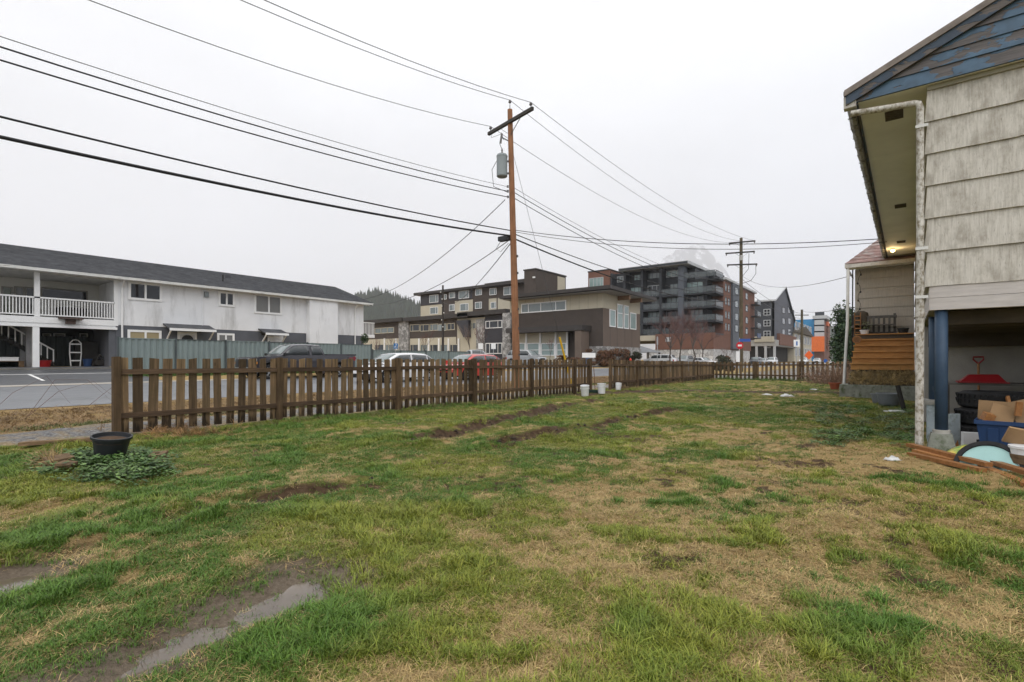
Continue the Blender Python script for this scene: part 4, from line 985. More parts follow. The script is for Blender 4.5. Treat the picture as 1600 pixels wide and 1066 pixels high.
# blue bin full of cardboard and offcuts
t = thing('storage_bin', 'blue plastic bin under the house edge, full of cardboard', 'bin', hp(1570, 712), HROT-.15)
part(MB().hexa([(-.21, -.16, 0), (.21, -.16, 0), (.21, .16, 0), (-.21, .16, 0)], [(-.26, -.2, .44), (.26, -.2, .44), (.26, .2, .44), (-.26, .2, .44)]), 'bin_body', m_bluep, t)
part(MB().box(-.28, .28, -.22, -.2, .41, .46).box(-.28, .28, .2, .22, .41, .46).box(-.28, -.26, -.2, .2, .41, .46).box(.26, .28, -.2, .2, .41, .46), 'bin_rim', m_bluep, t)
for sx in (-.1, .1): part(MB().hexa([(sx-.05, -.19, .06), (sx+.05, -.19, .06), (sx+.05, -.16, .06), (sx-.05, -.16, .06)], [(sx-.05, -.205, .36), (sx+.05, -.205, .36), (sx+.05, -.17, .36), (sx-.05, -.17, .36)]), 'rib', m_bluep, t)
bx_, by_, _ = t.location
def inbin(name, lab, cat, mat, dims, off, rot):
    m = MB(); a, b, c = dims; m.box(-a, a, -b, b, -c, c); o = link(name, m.mesh(name, mat), None, (bx_+off[0], by_+off[1], off[2]), rot); return tag(o, lab, cat)
inbin('cardboard_box', 'open flattened cardboard box leaning at the back of the blue bin', 'box', m_card, (.24, .012, .13), (.0, .16, .56), (-.15, .05, -.1))
inbin('cardboard_box', 'squarish cardboard panel leaning in front in the blue bin', 'box', m_card, (.12, .01, .14), (-.03, -.02, .52), (-.35, .3, .1))
inbin('cardboard_box', 'tall cardboard piece at the right side of the blue bin', 'box', m_card, (.09, .012, .2), (.17, .0, .53), (-.25, -.35, -.2))
inbin('wood_offcut', 'light square wood offcut at the left of the blue bin', 'offcut', m_cedar, (.05, .06, .05), (-.17, -.1, .5), (.2, .3, .3))
inbin('wood_offcut', 'pale upright wood offcut at the right of the blue bin', 'offcut', m_cedar, (.03, .02, .09), (.12, -.06, .62), (.1, .05, .2))
# white pail with boards on its right, lid, bag, pieces
t = thing('paint_pail', 'dirty white pail at the right picture edge under the house', 'pail', hp(1606, 738), HROT)
part(MB().lathe([(.13, 0), (.15, .26), (.16, .265), (.16, .29), (.14, .29)], 20), 'pail_body', m_white, t, True)
part(MB().lathe([(.152, .1), (.155, .2)], 20), 'stain_band', m_stump, t)
o = solo(MB().box(-.16, .16, -.015, .015, -.1, .1), 'cardboard_box', m_card, 'torn cardboard lying on the white pail', 'box', (*hp(1600, 735)[:2], .37), .2, rot=(.5, .2, .2))
t = thing('drum_lid', 'pale turquoise disc in a black rubber rim leaning on the lumber', 'lid', hp(1545, 733)); t.rotation_euler = (R(62), 0, HROT-.25); t.location.z = .02
part(MB().lathe([(.255, -.03), (.30, -.03), (.31, .0), (.30, .05), (.255, .05)], 40, ring=True), 'rim', m_rubber, t, True)
part(MB().lathe([(.01, .03), (.25, .03), (.252, -.01), (.01, -.01)], 40), 'disc', M('pale_turquoise', (.32, .52, .50), .5, .08), t, True)
def bag_mat():
    m = bpy.data.materials.new('printed_bag'); n, l, b = nodes(m); c, _ = coords(n, l)
    f = noise(n, l, c, 7, 3, .5); l.new(ramp(n, l, f, [(.3, (.45, .12, .03)), (.42, (.55, .45, .08)), (.52, (.10, .25, .05)), (.62, (.6, .6, .55)), (.75, (.03, .04, .03))]), b.inputs['Base Color']); b.inputs['Roughness'].default_value = .3
    return m
m = MB(); n = 9; V = []
for i in range(n):
    for j in range(n):
        u, v = i/(n-1)*2-1, j/(n-1)*2-1; k = (1-u*u)*(1-v*v); V.append((u*.23, v*.15, .03+.13*k+random.uniform(0, .02)))
m.add(V, [(i*n+j, (i+1)*n+j, (i+1)*n+j+1, i*n+j+1) for i in range(n-1) for j in range(n-1)])
b0 = len(m.v); m.add([(-.23, -.15, 0), (.23, -.15, 0), (.23, .15, 0), (-.23, .15, 0)], [(0, 3, 2, 1)])
solo(m, 'soil_bag', bag_mat(), 'crumpled colourful plastic bag behind the turquoise disc', 'bag', hp(1516, 716), HROT, 'all')
for px, py, a, b, lab, mt, h in ((1494, 700, (0, 0, 0), (-.06, .10, .46), 'pale wooden board leaning by the blue post', m_cedar, .02), (1484, 702, (0, 0, 0), (-.1, .1, .40), 'black strap bundle on the leaning sticks', m_dark, .05)):
    solo(MB().bar(a, b, .07, h), 'leaning_board', mt, lab, 'board', hp(px, py), HROT)
solo(MB().box(-.12, .12, -.06, .06, 0, .2), 'foam_block', m_white, 'white foam block behind the leaning board', 'block', (*hw(.74, 9.75), .0), HROT+.2)
solo(MB().box(-.14, .2, -.06, .06, 0, .13), 'wood_offcut', m_cedar, 'brown wood offcut beside the white foam block', 'offcut', (*hw(.92, 9.55), .0), HROT-.3)
solo(MB().box(-.09, .09, -.015, .015, 0, .48), 'panel', m_pale, 'pale blue grey panel standing behind the blue post', 'panel', (*hw(.52, 9.45), .0), HROT+.9)
# more clutter towards the back
for k, (xx, yy, a, b, c, rz, mt, lab) in enumerate(((1.45, 9.75, .22, .16, .30, .2, m_card, 'closed cardboard carton behind the turquoise disc'), (2.05, 9.9, .26, .2, .62, -.1, m_card, 'tall cardboard carton behind the blue bin at right'), (.82, 9.25, .07, .05, .16, .4, m_dark, 'small dark tin by the blue post'), (1.12, 9.2, .11, .07, .09, -.4, m_stump, 'rough wood chunk left of the blue bin'), (2.3, 11.2, .3, .25, .75, .1, m_black, 'black crate at the right under the workbench'), (1.62, 9.25, .05, .05, .55, .3, m_cedar, 'upright cedar post stub behind the blue bin'))):
    m = MB(); m.hexa([(-a, -b, 0), (a, -b, 0), (a, b, 0), (-a, b, 0)], [(-a*.97, -b, c), (a, -b*.96, c*.98), (a*.98, b, c), (-a, b*.97, c*1.01)])
    if 'carton' in lab: m.hexa([(-a, -b-.1, c*.98), (a, -b-.1, c*.98), (a, -b, c*1.0), (-a, -b, c*1.0)], [(-a, -b-.1, c*.985), (a, -b-.1, c*.985), (a, -b, c*1.01), (-a, -b, c*1.01)])
    solo(m, ('carton', 'carton', 'tin', 'wood_chunk', 'crate', 'post_stub')[k], mt, lab, ('box', 'box', 'tin', 'wood', 'crate', 'post')[k], (*hw(xx, yy), 0), HROT+rz)
for k, (a, b, lab) in enumerate((((.95, 9.7), (1.05, 10.0), 'thin cedar stick leaning on the tyre stack, left'), ((1.2, 9.55), (1.12, 10.0), 'thin cedar stick leaning on the tyre stack, right'))):
    (x0, y0), (x1, y1) = hw(*a), hw(*b); solo(MB().bar((0, 0, 0), (x1-x0, y1-y0, .62+.1*k), .035, .05), 'stick', m_cedar, lab, 'stick', (x0, y0, 0))
# lumber on the ground along the house
for i, (a, b, z, lab) in enumerate((((1421, 706), (1545, 738), .07, 'upper cedar board of the bundle nearest the downspout'), ((1422, 716), (1536, 744), .025, 'lower cedar board under the first bundle'), ((1430, 711), (1490, 726), .03, 'short cedar board between the long ones'), ((1508, 716), (1625, 760), .07, 'long dark cedar board running out of frame'), ((1512, 722), (1620, 768), .025, 'bottom cedar board running out of frame'))):
    p, q = gnd(*a), gnd(*b); m = MB(); z0, z1 = gz(*p)+z, gz(*q)+z
    m.bar((0, 0, z0), (q[0]-p[0], q[1]-p[1], z1), .09, .045); solo(m, 'lumber', m_cedar, lab, 'lumber', (p[0], p[1], 0), group='cedar lumber by the house')
# dead bramble bush at the back fence
m = MB()
for k in range(420):
    t = random.random(); cx, cy = -3.6+3.2*t+random.gauss(0, .25), 31.3-1.6*t+random.gauss(0, .8); a = random.uniform(0, 6.28); L = random.uniform(.3, .9); h = random.uniform(.2, 1.0)
    m.tube([(cx, cy, 0), (cx+L*.5*math.cos(a), cy+L*.5*math.sin(a), h), (cx+L*math.cos(a), cy+L*math.sin(a), h*.6)], [.008, .006, .003], 3, cap=False)
for k in range(2600):
    t = random.random(); cx, cy = -3.6+3.4*t+random.gauss(0, .4), 31.2-1.6*t+random.gauss(0, .9); z = abs(random.gauss(.15, .35)); s = random.uniform(.03, .07)
    m.add([(cx, cy, z), (cx+s, cy+random.uniform(-s, s), z+random.uniform(-s, s)), (cx+random.uniform(-s, s), cy+s, z+s)], [(0, 1, 2)])
bt = thing('bramble_bush', 'tangled dead brown bramble at the right end of the back fence', 'bush', (-2, 30.6, 0))
m.build('stems', M('dead_bramble', (.14, .085, .055), .9, .45, 3, 0), bt, fix=False)
# ================================================================ UTILITY POLES AND WIRES
m_polew = wood('orange_pole_wood', (.20, .085, .04), (.40, .205, .11), (26, 26, .8), .05, .8, .4, green=(.12, .06, .035))
m_pole2 = wood('old_pole_wood', (.07, .055, .035), (.17, .14, .09), (26, 26, .8), .12, .85, .4)
m_arm = wood('dark_crossarm', (.03, .028, .025), (.09, .085, .078), (30, 30, 30), .1)
m_steel = M('dark_steel', (.10, .10, .105), .5, .2, 6, .1, 40, metal=.6)
m_wire = M('black_cable', (.014, .014, .016), .6, .1, 3, 0)
m_wire2 = M('grey_wire', (.10, .10, .105), .6, .1, 3, 0)
m_porc = M('porcelain', (.16, .15, .15), .25, .1, 4, 0)
m_xf = M('transformer_grey', (.24, .27, .28), .5, .1, 3, .05)
X0, Y0 = -12.5, onX(808, -12.5)
pole = thing('utility_pole', 'tall orange brown wooden utility pole with grey transformer behind the fence', 'utility pole', (X0, Y0, -.1))
PT = 11.75; lean = (-.30*ca, -.30*sa)            # leans a little to the left of the picture
def pl_(z): return (lean[0]*z/PT, lean[1]*z/PT, z)
part(MB().tube([pl_(PT*k/8) for k in range(9)], [.165-.062*k/8 for k in range(9)], 14), 'shaft', m_polew, pole, True)
for z in (1.5, 2.6, 3.4, 4.9, 5.6): part(MB().box(lean[0]*z/PT+.10, lean[0]*z/PT+.17, -.06, .0, z, z+.09), 'pole_tag', m_steel, pole)
ad = Vector((-math.sin(A+R(39.5)-0), math.cos(A+R(39.5)), 0))      # crossarm direction
az = 11.2; ac = Vector(pl_(az))+Vector((ca, sa, 0))*.0+Vector((sa, -ca, 0))*.13
arm = part(MB().bar(ac-ad*1.4, ac+ad*1.5, .11, .13), 'crossarm', m_arm, pole)
for s, e in ((.75, -.55), (-.75, -.55)): part(MB().bar(ac+ad*s, Vector(pl_(az+e))+Vector((sa, -ca, 0))*.1, .03, .012), 'brace', m_steel, pole)
INS = []
def insul(p, par):
    o = part(MB().lathe([(.012, -.1), (.012, 0), (.06, .01), (.065, .05), (.035, .06), (.05, .075), (.045, .11), (.02, .125)], 10, p), 'insulator', m_porc, par, True); return Vector(p)+Vector((0, 0, .12))
top = Vector(pl_(PT))
INS = [insul(tuple(ac+ad*1.35+Vector((0, 0, .16))), pole), insul(tuple(top+Vector((0, 0, .28))), pole), insul(tuple(ac-ad*1.28+Vector((0, 0, .16))), pole)]
part(MB().tube([top-Vector((0, 0, .3)), top+Vector((0, 0, .2))], .015, 6), 'pin', m_steel, pole)
# transformer can on the left of the pole
tl = Vector((-ca, -sa, 0)); tcn = Vector(pl_(8.95))+tl*.40
can = part(MB().lathe([(.20, 0), (.225, .03), (.225, .82), (.235, .83), (.235, .87), (.2, .93), (.08, .96)], 22, tuple(tcn)), 'transformer', m_xf, pole, True)
part(MB().bar(Vector(pl_(9.1)), Vector(pl_(9.1))+tl*.22, .08, .06).bar(Vector(pl_(9.6)), Vector(pl_(9.6))+tl*.22, .08, .06), 'bracket', m_steel, can)
part(MB().lathe([(.03, .95), (.05, 1.0), (.03, 1.05), (.045, 1.1), (.015, 1.2)], 10, tuple(tcn)), 'bushing', m_porc, can, True)
part(MB().tube([tcn+Vector((0, 0, 1.15)), tcn+Vector((0, 0, 1.4))+tl*.1, Vector(pl_(10.8))+tl*.38, Vector(pl_(10.5))+tl*.3], .012, 5), 'fuse_lead', m_wire, pole)
part(MB().tube([Vector(pl_(10.75))+tl*.35, Vector(pl_(10.35))+tl*.42], .035, 8), 'fuse_cutout', m_porc, pole, True)
part(MB().bar(Vector(pl_(10.4)), Vector(pl_(10.6))+tl*.38, .03, .04), 'cutout_bracket', m_steel, pole)
part(MB().tube([INS[0], INS[0]+Vector((.05, 0, -.5)), Vector(pl_(10.75))+tl*.35], .008, 4), 'jumper', m_wire, pole)
part(MB().tube([tcn+tl*.2+Vector((0, 0, .7)), tcn+tl*.42+Vector((0, 0, .3)), tcn+tl*.35+Vector((0, 0, -.4)), Vector(pl_(8.3))+tl*.15], .012, 5), 'jumper', m_wire, pole)
SEC = [8.55, 8.36, 8.12]
for z in SEC: part(MB().lathe([(.02, -.05), (.045, -.04), (.03, 0), (.045, .04), (.02, .05)], 10, tuple(Vector(pl_(z))+tl*.17)), 'spool', m_porc, pole, True)
part(MB().box(-.75, -.2, -.35, -.1, 6.32, 6.5), 'splice_case', m_black, pole)
part(MB().tube([(-.6, -.3, 6.35), (-.8, -.4, 6.0), (-.6, -.35, 5.85), (-.3, -.2, 6.2)], .01, 4), 'jumper', m_wire, pole)
def W(p): return Vector((X0, Y0, -.1))+Vector(p)
def wire(a, b, sag, r, label, mat=None, n=28, name='overhead_wire', grp='overhead wires'):
    a, b = Vector(a), Vector(b); pts = []
    for k in range(n+1):
        t = k/n; p = a.lerp(b, t); p.z -= sag*4*t*(1-t); pts.append(p-a)
    o = link(name, MB().tube(pts, r, 5).mesh(name, mat or m_wire, (0, 0, 0), 'all', fix=False), None, tuple(a)); return tag(o, label, 'wire', grp)
YB = -27.0
# towards the camera side
for i, (p, sg) in enumerate(zip(INS, (2.6, 2.6, 2.6))):
    e = W(p)+Vector((-.3, YB-Y0, 0)); wire(W(p), e, sg, .011, ['lowest of the three thin top wires, from the left crossarm end', 'middle thin top wire, from the pole top', 'right thin top wire, from the right crossarm end'][i], m_wire2)
for i, z in enumerate(SEC): wire(W(Vector(pl_(z))+tl*.2), W((-.4, YB-Y0, z)), 1.5, (.009, .017, .017)[i], ['thin upper wire of the three below the transformer, leftward', 'middle wire of the three below the transformer, leftward', 'lower wire of the three below the transformer, leftward'][i], m_wire2 if i == 0 else m_wire)
wire(W(Vector(pl_(6.72))+tl*.1), W((-.35, YB-Y0, 6.55)), 1.05, .022, 'upper thick telephone cable running left', m_wire)
wire(W(Vector(pl_(6.5))+tl*.1), W((-.3, YB-Y0, 6.15)), 1.15, .036, 'lowest and thickest telephone cable running left', m_wire)
# second pole along the street
X2, Y2 = -12.5, onX(1158, -12.5); d2 = dep(X2, Y2)
p2 = thing('utility_pole', 'old brown utility pole with three crossarms beyond the back fence', 'utility pole', (X2, Y2, 0)); PT2 = zat(372, X2, Y2)
part(MB().tube([(0, 0, 0), (0, 0, PT2)], [.21, .14], 12), 'shaft', m_pole2, p2, True)
ARM2 = []
for py, L0, L1 in ((379, 1.3, 1.35), (395, 1.65, 1.3), (414, 1.5, 1.55)):
    z = zat(py, X2, Y2); dx = Vector((ca, sa, .06 if py == 379 else .02)); dx.z = {379: .09, 395: .07, 414: .03}[py]
    q = Vector((sa, -ca, 0))*.16
    part(MB().bar(q-dx*L0+Vector((0, 0, z)), q+dx*L1+Vector((0, 0, z)), .12, .13), 'crossarm', m_arm, p2)
    for s in (-L0, L1): part(MB().lathe([(.02, -.14), (.07, -.13), (.05, -.05), (.07, 0), (.03, .02)], 8, tuple(q+dx*s*.95+Vector((0, 0, z-.08)))), 'insulator', m_porc, p2, True)
    for s in (-1, 1): part(MB().bar(q+dx*s*.7+Vector((0, 0, z-.04)), q+Vector((0, 0, z-.5)), .03, .015), 'brace', m_steel, p2)
    ARM2.append([q-dx*L0*.92+Vector((0, 0, z+.05)), q+dx*L1*.92+Vector((0, 0, z+.05)), q+Vector((0, 0, z+.1))])
Z3 = zat(414, X2, Y2)
part(MB().tube([(1.5*ca, 1.5*sa, Z3), (1.5*ca, 1.5*sa, Z3-.9), (1.0*ca, 1.0*sa, Z3-1.6), (.1, 0, Z3-1.9)], .025, 6), 'jumper', m_wire, p2)
part(MB().tube([(.8*ca, .8*sa, Z3+1.2), (.75*ca, .75*sa, Z3-.4), (.1, 0, Z3-1.2)], .022, 6), 'jumper', m_wire, p2)
part(MB().lathe([(.18, 0), (.19, .25), (.17, .5)], 12, (0, 0, Z3+.45)), 'band', M('pole_band', (.45, .44, .42), .5), p2, True)
V2 = Vector((X2, Y2, 0))
wire(W(INS[2]), V2+ARM2[0][1], .9, .011, 'right thin top wire running to the far three arm pole', m_wire2)
wire(W(INS[1]), V2+ARM2[0][2], 1.2, .011, 'middle thin top wire running to the far three arm pole', m_wire2)
wire(W(INS[0]), V2+ARM2[0][0], 1.2, .011, 'left thin top wire running to the far three arm pole', m_wire2)
for i, z in enumerate(SEC): wire(W(pl_(z)), V2+Vector((-.2, 0, zat((440, 446, 452)[i], X2, Y2))), 1.1, (.010, .016, .016)[i], ['upper of three wires from pole to far pole', 'middle of three wires from pole to far pole', 'lower of three wires from pole to far pole'][i], m_wire2 if i == 0 else m_wire)
wire(W(pl_(6.6)), V2+Vector((-.2, 0, zat(462, X2, Y2))), .7, .02, 'upper thick telephone cable running to the far pole', m_wire)
wire(W(pl_(6.4)), V2+Vector((-.2, 0, zat(470, X2, Y2))), .9, .032, 'lower thick telephone cable running to the far pole', m_wire)
# third pole, service drops, guy wire
X3, Y3 = -12.3, onX(1253, -12.3); p3 = thing('utility_pole', 'plain brown utility pole farthest down the street', 'utility pole', (X3, Y3, 0)); z3 = zat(484, X3, Y3)
part(MB().tube([(0, 0, 0), (0, 0, z3)], [.24, .17], 10), 'shaft', m_pole2, p3, True); part(MB().bar((-1.1*ca, -1.1*sa, z3-.9), (1.1*ca, 1.1*sa, z3-.9), .12, .12), 'crossarm', m_arm, p3)
for k, (za, zb) in enumerate(((435, 490), (448, 498), (468, 512))): wire(V2+Vector((0, 0, zat(za, X2, Y2))), (X3, Y3, zat(zb, X3, Y3)), .7, .02, ['upper', 'middle', 'lower'][k]+' wire between the two far poles', m_wire2)
hx_, hy_ = hw(-.55, 19.2)
wire(W(pl_(6.75)), (hx_, hy_, 4.98), .35, .013, 'upper house service wire from the pole to the eave', m_wire)
wire(W(pl_(6.68)), (hx_+.05, hy_+.3, 4.93), .45, .011, 'lower house service wire from the pole to the eave', m_wire2)
wire(V2+Vector((0, 0, zat(430, X2, Y2))), (hw(-1.6, 22.5)[0], hw(-1.6, 22.5)[1], 4.4), .8, .012, 'thin wire from the three arm pole to the porch', m_wire2)
wire((X3, Y3, zat(486, X3, Y3)), (hw(-1.6, 22.6)[0], hw(-1.6, 22.6)[1], 3.2), .2, .014, 'thin wire from the farthest pole to the porch corner', m_wire2)
wire(W(Vector(pl_(8.0))+tl*.3), (-36, onX(548, -36), 6.2), 1.1, .016, 'service wire from the pole down to the white apartment roof', m_wire)
wire(W(Vector(pl_(6.3))+tl*.2), (-36.2, onX(560, -36), 6.0), 1.0, .018, 'upper of two cables from the pole to the apartment eave', m_wire2)
wire(W(Vector(pl_(6.2))+tl*.1), (onY(692, 56), 56, zat(472, onY(692, 56), 56)), 1.2, .02, 'cable from the pole to the short lamp pole', m_wire)
gx, gy = X0+.6, onX(893, -11.9)
wire(W(pl_(10.3)), (-11.9, gy, .1), 0, .008, 'steel guy wire slanting right from the pole', m_wire2, 2)
g0 = Vector((-11.9, gy, .1)); gd = (W(pl_(10.3))-g0).normalized()
solo(MB().tube([gd*.05, gd*2.3], .045, 10), 'guy_guard', M('yellow_plastic', (.62, .38, .015), .5, .1), 'yellow guard tube on the guy wire behind the fence', 'guard', tuple(g0), 0, True)
# short pole with light and box near the care home
xs_, ys_ = onY(692, 56), 56.0
t = thing('lamp_pole', 'slim dark pole with small lamps and grey box before the care home', 'pole', (xs_, ys_, 1.0)); zt_ = zat(446, xs_, ys_)-1
part(MB().tube([(0, 0, 0), (0, 0, zt_)], [.2, .14], 10), 'shaft', M('dark_pole', (.035, .03, .026), .8), t, True)
zb = zat(517, xs_, ys_)-1; part(MB().box(-.75, -.05, -.35, -.15, zb, zb+.95), 'box', m_xf, t)
for k in range(6): part(MB().lathe([(.03, 0), (.12, .1), (.03, .2)], 8, (random.uniform(-.6, 1.2)*.6, -.2, zt_-1.2-k*1.1)), 'lamp', M('lamp_white', (.7, .7, .68), .4), t, True)
# ================================================================ WHITE APARTMENT BLOCK ACROSS THE STREET
AX = -36.0; BZ = .84
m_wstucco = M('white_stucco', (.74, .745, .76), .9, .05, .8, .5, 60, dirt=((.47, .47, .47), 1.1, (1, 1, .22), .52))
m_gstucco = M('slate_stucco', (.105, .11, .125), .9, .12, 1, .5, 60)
m_vinyl = M('white_vinyl', (.78, .78, .78), .4, .04, 3, 0)
m_glassd = glass('dark_window_glass', (.022, .025, .03), .03, .55)
m_glassb = glass('blind_window_glass', (.16, .16, .155), .08, .5)
m_glassc = glass('curtain_window_glass', (.33, .28, .17), .1, .4)
m_shing = M('charcoal_shingles', (.066, .068, .075), .9, .35, 1.6, .7, 22, stretch=(1, 1, 1), dirt=((.11, .112, .12), 9, (1, .4, 1), .5))
m_gut2 = M('peeling_white_gutter', (.60, .60, .58), .6, .1, 3, .1, 30, dirt=((.14, .12, .09), 3.5, (1, .5, 3), .56))
apt = thing('apartment_building', 'long white two storey apartment block with charcoal roof across the street', 'building', (AX, 14, BZ))
YA, YE, YC = -14.0, onX(568, AX), onX(181, AX)   # left end (out of frame), right end, carport corner
EZa, RZa, RXa = 6.0, 7.85, -41.2
SPL = 3.27
def ab(mb, name, mat, par=None, smooth=False): return mb.build(name, mat, par or apt, True, smooth)
ab(MB().box(-46.4, AX, YC, YE, SPL, EZa), 'upper_wall', m_wstucco)
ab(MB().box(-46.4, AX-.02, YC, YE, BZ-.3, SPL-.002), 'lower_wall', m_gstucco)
# recessed balcony bay: back wall, ceiling, deck, carport
BK = AX-3.4
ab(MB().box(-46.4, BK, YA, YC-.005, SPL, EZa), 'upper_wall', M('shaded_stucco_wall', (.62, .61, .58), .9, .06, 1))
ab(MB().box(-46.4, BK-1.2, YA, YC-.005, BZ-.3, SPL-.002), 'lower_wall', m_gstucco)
ab(MB().box(BK+.004, AX+.0, YA, YC-.008, 3.12, 3.36), 'balcony_deck', m_vinyl)
ab(MB().box(AX+.003, AX+.06, YA, YC+.1, 3.20, 3.52), 'balcony_fascia', m_vinyl)
ab(MB().box(AX-.05, AX+.10, YA, YC+.05, 2.98, 3.118), 'carport_beam', m_vinyl)
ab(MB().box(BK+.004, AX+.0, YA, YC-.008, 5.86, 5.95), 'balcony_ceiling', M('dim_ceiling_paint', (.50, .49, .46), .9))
# roof: gable along the street
oh = .55
m = MB()
for sx in (1, -1):
    xe = AX+oh if sx == 1 else 2*RXa-AX-oh; ze = EZa-.08
    m.hexa([(xe, YA, ze), (RXa, YA, RZa), (RXa, YE+.55, RZa), (xe, YE+.55, ze)], [(xe, YA, ze+.14), (RXa, YA, RZa+.14), (RXa, YE+.55, RZa+.14), (xe, YE+.55, ze+.14)])
rf = ab(m, 'roof', m_shing)
# shingle courses as thin lapped strips on the street slope
nc = 22
for k in range(nc):
    t0, t1 = k/nc, (k+1.1)/nc; f = lambda t: (AX+oh+(RXa-AX-oh)*t, EZa-.08+.141+(RZa-EZa+.08)*t)
    (x0, z0), (x1, z1) = f(t0), f(min(t1, 1)); 
    ab(MB().hexa([(x0, YA, z0), (x0, YE+.56, z0), (x1, YE+.56, z1), (x1, YA, z1)], [(x0+.01, YA, z0+.03), (x0+.01, YE+.56, z0+.03), (x1, YE+.56, z1+.004), (x1, YA, z1+.004)]), 'shingle_course', m_shing, rf)
ab(MB().prism([(AX+.3, EZa-.05), (2*RXa-AX, EZa-.05), (RXa, RZa-.02)], 'y', YE-.15, YE+.0), 'gable_wall', m_wstucco)
ab(MB().box(AX+.0, AX+oh-.01, YA, YE+.5, EZa-.10, EZa-.085), 'soffit', m_vinyl)
ab(MB().box(AX+oh+.0, AX+oh+.12, YA, YE+.5, EZa-.12, EZa+.03), 'gutter', m_gut2)
ab(MB().bar((AX+oh, YE+.56, EZa-.05), (RXa, YE+.56, RZa+.02), .05, .2), 'rake_board', m_vinyl)
for px, mt in ((355, m_shing), (333, m_dark)):
    x = AX-3.0; y = onX(px, x); zr = EZa+(AX+oh-x)/(AX+oh-RXa)*(RZa-EZa)+.1
    ab(MB().box(x-.18, x+.18, y-.18, y+.18, zr-.1, zr+.22) if px == 355 else MB().tube([(x+1.6, y, zr-.65), (x+1.6, y, zr-.05)], .05, 8), 'roof_vent', mt, rf)
# windows
for p0, p1, a, b, gm, mu in ((200, 253, 442, 470, m_glassd, (.5,)), (341, 366.5, 456, 479, m_glassd, (.5,)), (397, 440, 461, 491, m_glassb, (.52,)), (199, 252, 516, 536, m_glassc, (.52,)), (339, 366, 521, 541, m_glassb, (.5,))):
    winpx(apt, 'X', AX, p0, p1, a, b, m_vinyl, gm, mull=mu, fw=.13, proud=.06)
# projecting chimney chase, downspouts, joint strip
u0, u1 = onX(484, AX+.5), onX(528, AX+.5)
ab(MB().box(AX+.002, AX+.5, u0, u1, BZ-.2, EZa-.11), 'chimney_chase', m_wstucco)
for px in (191, 555):
    y = onX(px, AX+.1); ab(MB().tube([(AX+oh, y, EZa-.1), (AX+.3, y, EZa-.3), (AX+.09, y, EZa-.5), (AX+.09, y, BZ)], .05, 8), 'downspout', m_vinyl, None, True)
y = onX(316, AX); ab(MB().box(AX+.0, AX+.05, y-.03, y+.03, SPL, EZa-.1), 'conduit', m_wstucco)
y = onX(322, AX); ab(MB().box(AX+.0, AX+.14, y-.12, y+.12, 5.35, 5.7), 'meter_box', m_xf)
# entry canopies over doors
for p0, p1, py, d0, d1, big in ((263, 336, 515, 277, 307, 1), (413, 449, 521.5, 418, 442, 0)):
    a, b = onX(p0, AX+.9), onX(p1, AX+.9); z = pxz('X', AX+.9, (p0+p1)/2, py)
    cn = ab(MB().hexa([(AX, a, z+.28), (AX+1.1, a, z-.05), (AX+1.1, b, z-.05), (AX, b, z+.28)], [(AX, a, z+.36), (AX+1.1, a, z+.03), (AX+1.1, b, z+.03), (AX, b, z+.36)]), 'canopy', m_shing)
    ab(MB().box(AX+1.1, AX+1.13, a, b, z-.12, z+.03), 'canopy_fascia', m_vinyl, cn)
    for y in (a+.12, b-.12): ab(MB().bar((AX+1.0, y, z-.08), (AX+.03, y, z-.85), .07, .07), 'canopy_brace', m_vinyl, cn)
    a, b = onX(d0, AX), onX(d1, AX); dr = ab(MB().box(AX+.0, AX+.07, a, b, BZ+.1, z-.12), 'door', m_vinyl)
    ab(MB().box(AX+.072, AX+.085, a+.12, b-.12, BZ+.25, z-.32), 'door_panel', M('door_paint', (.60, .61, .63), .5), dr)
    if big:
        yc = (a+b)/2; ab(MB().prism([(yc+.34*math.cos(t), z-.62+.30*math.sin(t)) for t in np.linspace(0, math.pi, 10)], 'x', AX+.088, AX+.10), 'fan_light', m_glassd, dr)
ab(MB().lathe([(.03, 0), (.1, .06), (.1, .2), (.03, .24)], 8, (AX+.15, onX(311, AX), 3.0)), 'wall_lamp', m_dark, None, True)
ab(MB().lathe([(.03, 0), (.1, .06), (.1, .2), (.03, .24)], 8, (AX+.15, onX(409, AX), 3.0)), 'wall_lamp', m_dark, None, True)
# right end balcony
y0 = YE; bal = ab(MB().box(AX-1.3, AX-.2, y0+.002, y0+1.3, 3.15, 3.4), 'end_balcony', m_vinyl)
for k in range(9): ab(MB().box(AX-.25, AX-.21, y0+.05+k*.145, y0+.09+k*.145, 3.4, 4.4), 'baluster', m_vinyl, bal)
ab(MB().box(AX-.27, AX-.19, y0, y0+1.3, 4.4, 4.47), 'handrail', m_vinyl, bal)
# balcony railing with balusters, posts
y = YA
rl = ab(MB().box(AX-.08, AX+.02, YA, YC-.05, 4.50, 4.58), 'handrail', m_vinyl); ab(MB().box(AX-.06, AX+.0, YA, YC-.05, 3.60, 3.66), 'bottom_rail', m_vinyl)
bm_ = MB().box(-.02, .02, -.02, .02, 0, .84).mesh('baluster', m_vinyl)
k = 0; yy_ = 2.2
while yy_ < YC-.1:
    link('baluster', bm_, apt, (AX-.03-AX, yy_-14, 3.66-BZ)); yy_ += .125
for px, w in ((58, .11), (181, .09)):
    y = onX(px, AX); ab(MB().box(AX-.17, AX+.02, y-w, y+w, 3.53, 5.86), 'balcony_post', m_vinyl)
y = onX(56, AX); ab(MB().box(AX-.14, AX+.08, y-.13, y+.13, BZ-.1, 2.98), 'carport_post', m_vinyl)
for px, X in ((45, AX-1.6), (36, AX-2.2)): 
    y = onX(px, X); ab(MB().box(X-.12, X+.12, y-.12, y+.12, BZ-.1, 3.1), 'carport_post', M('grey_post', (.28, .28, .29), .7), None)  # inner carport posts in an even grey, darker than the front post
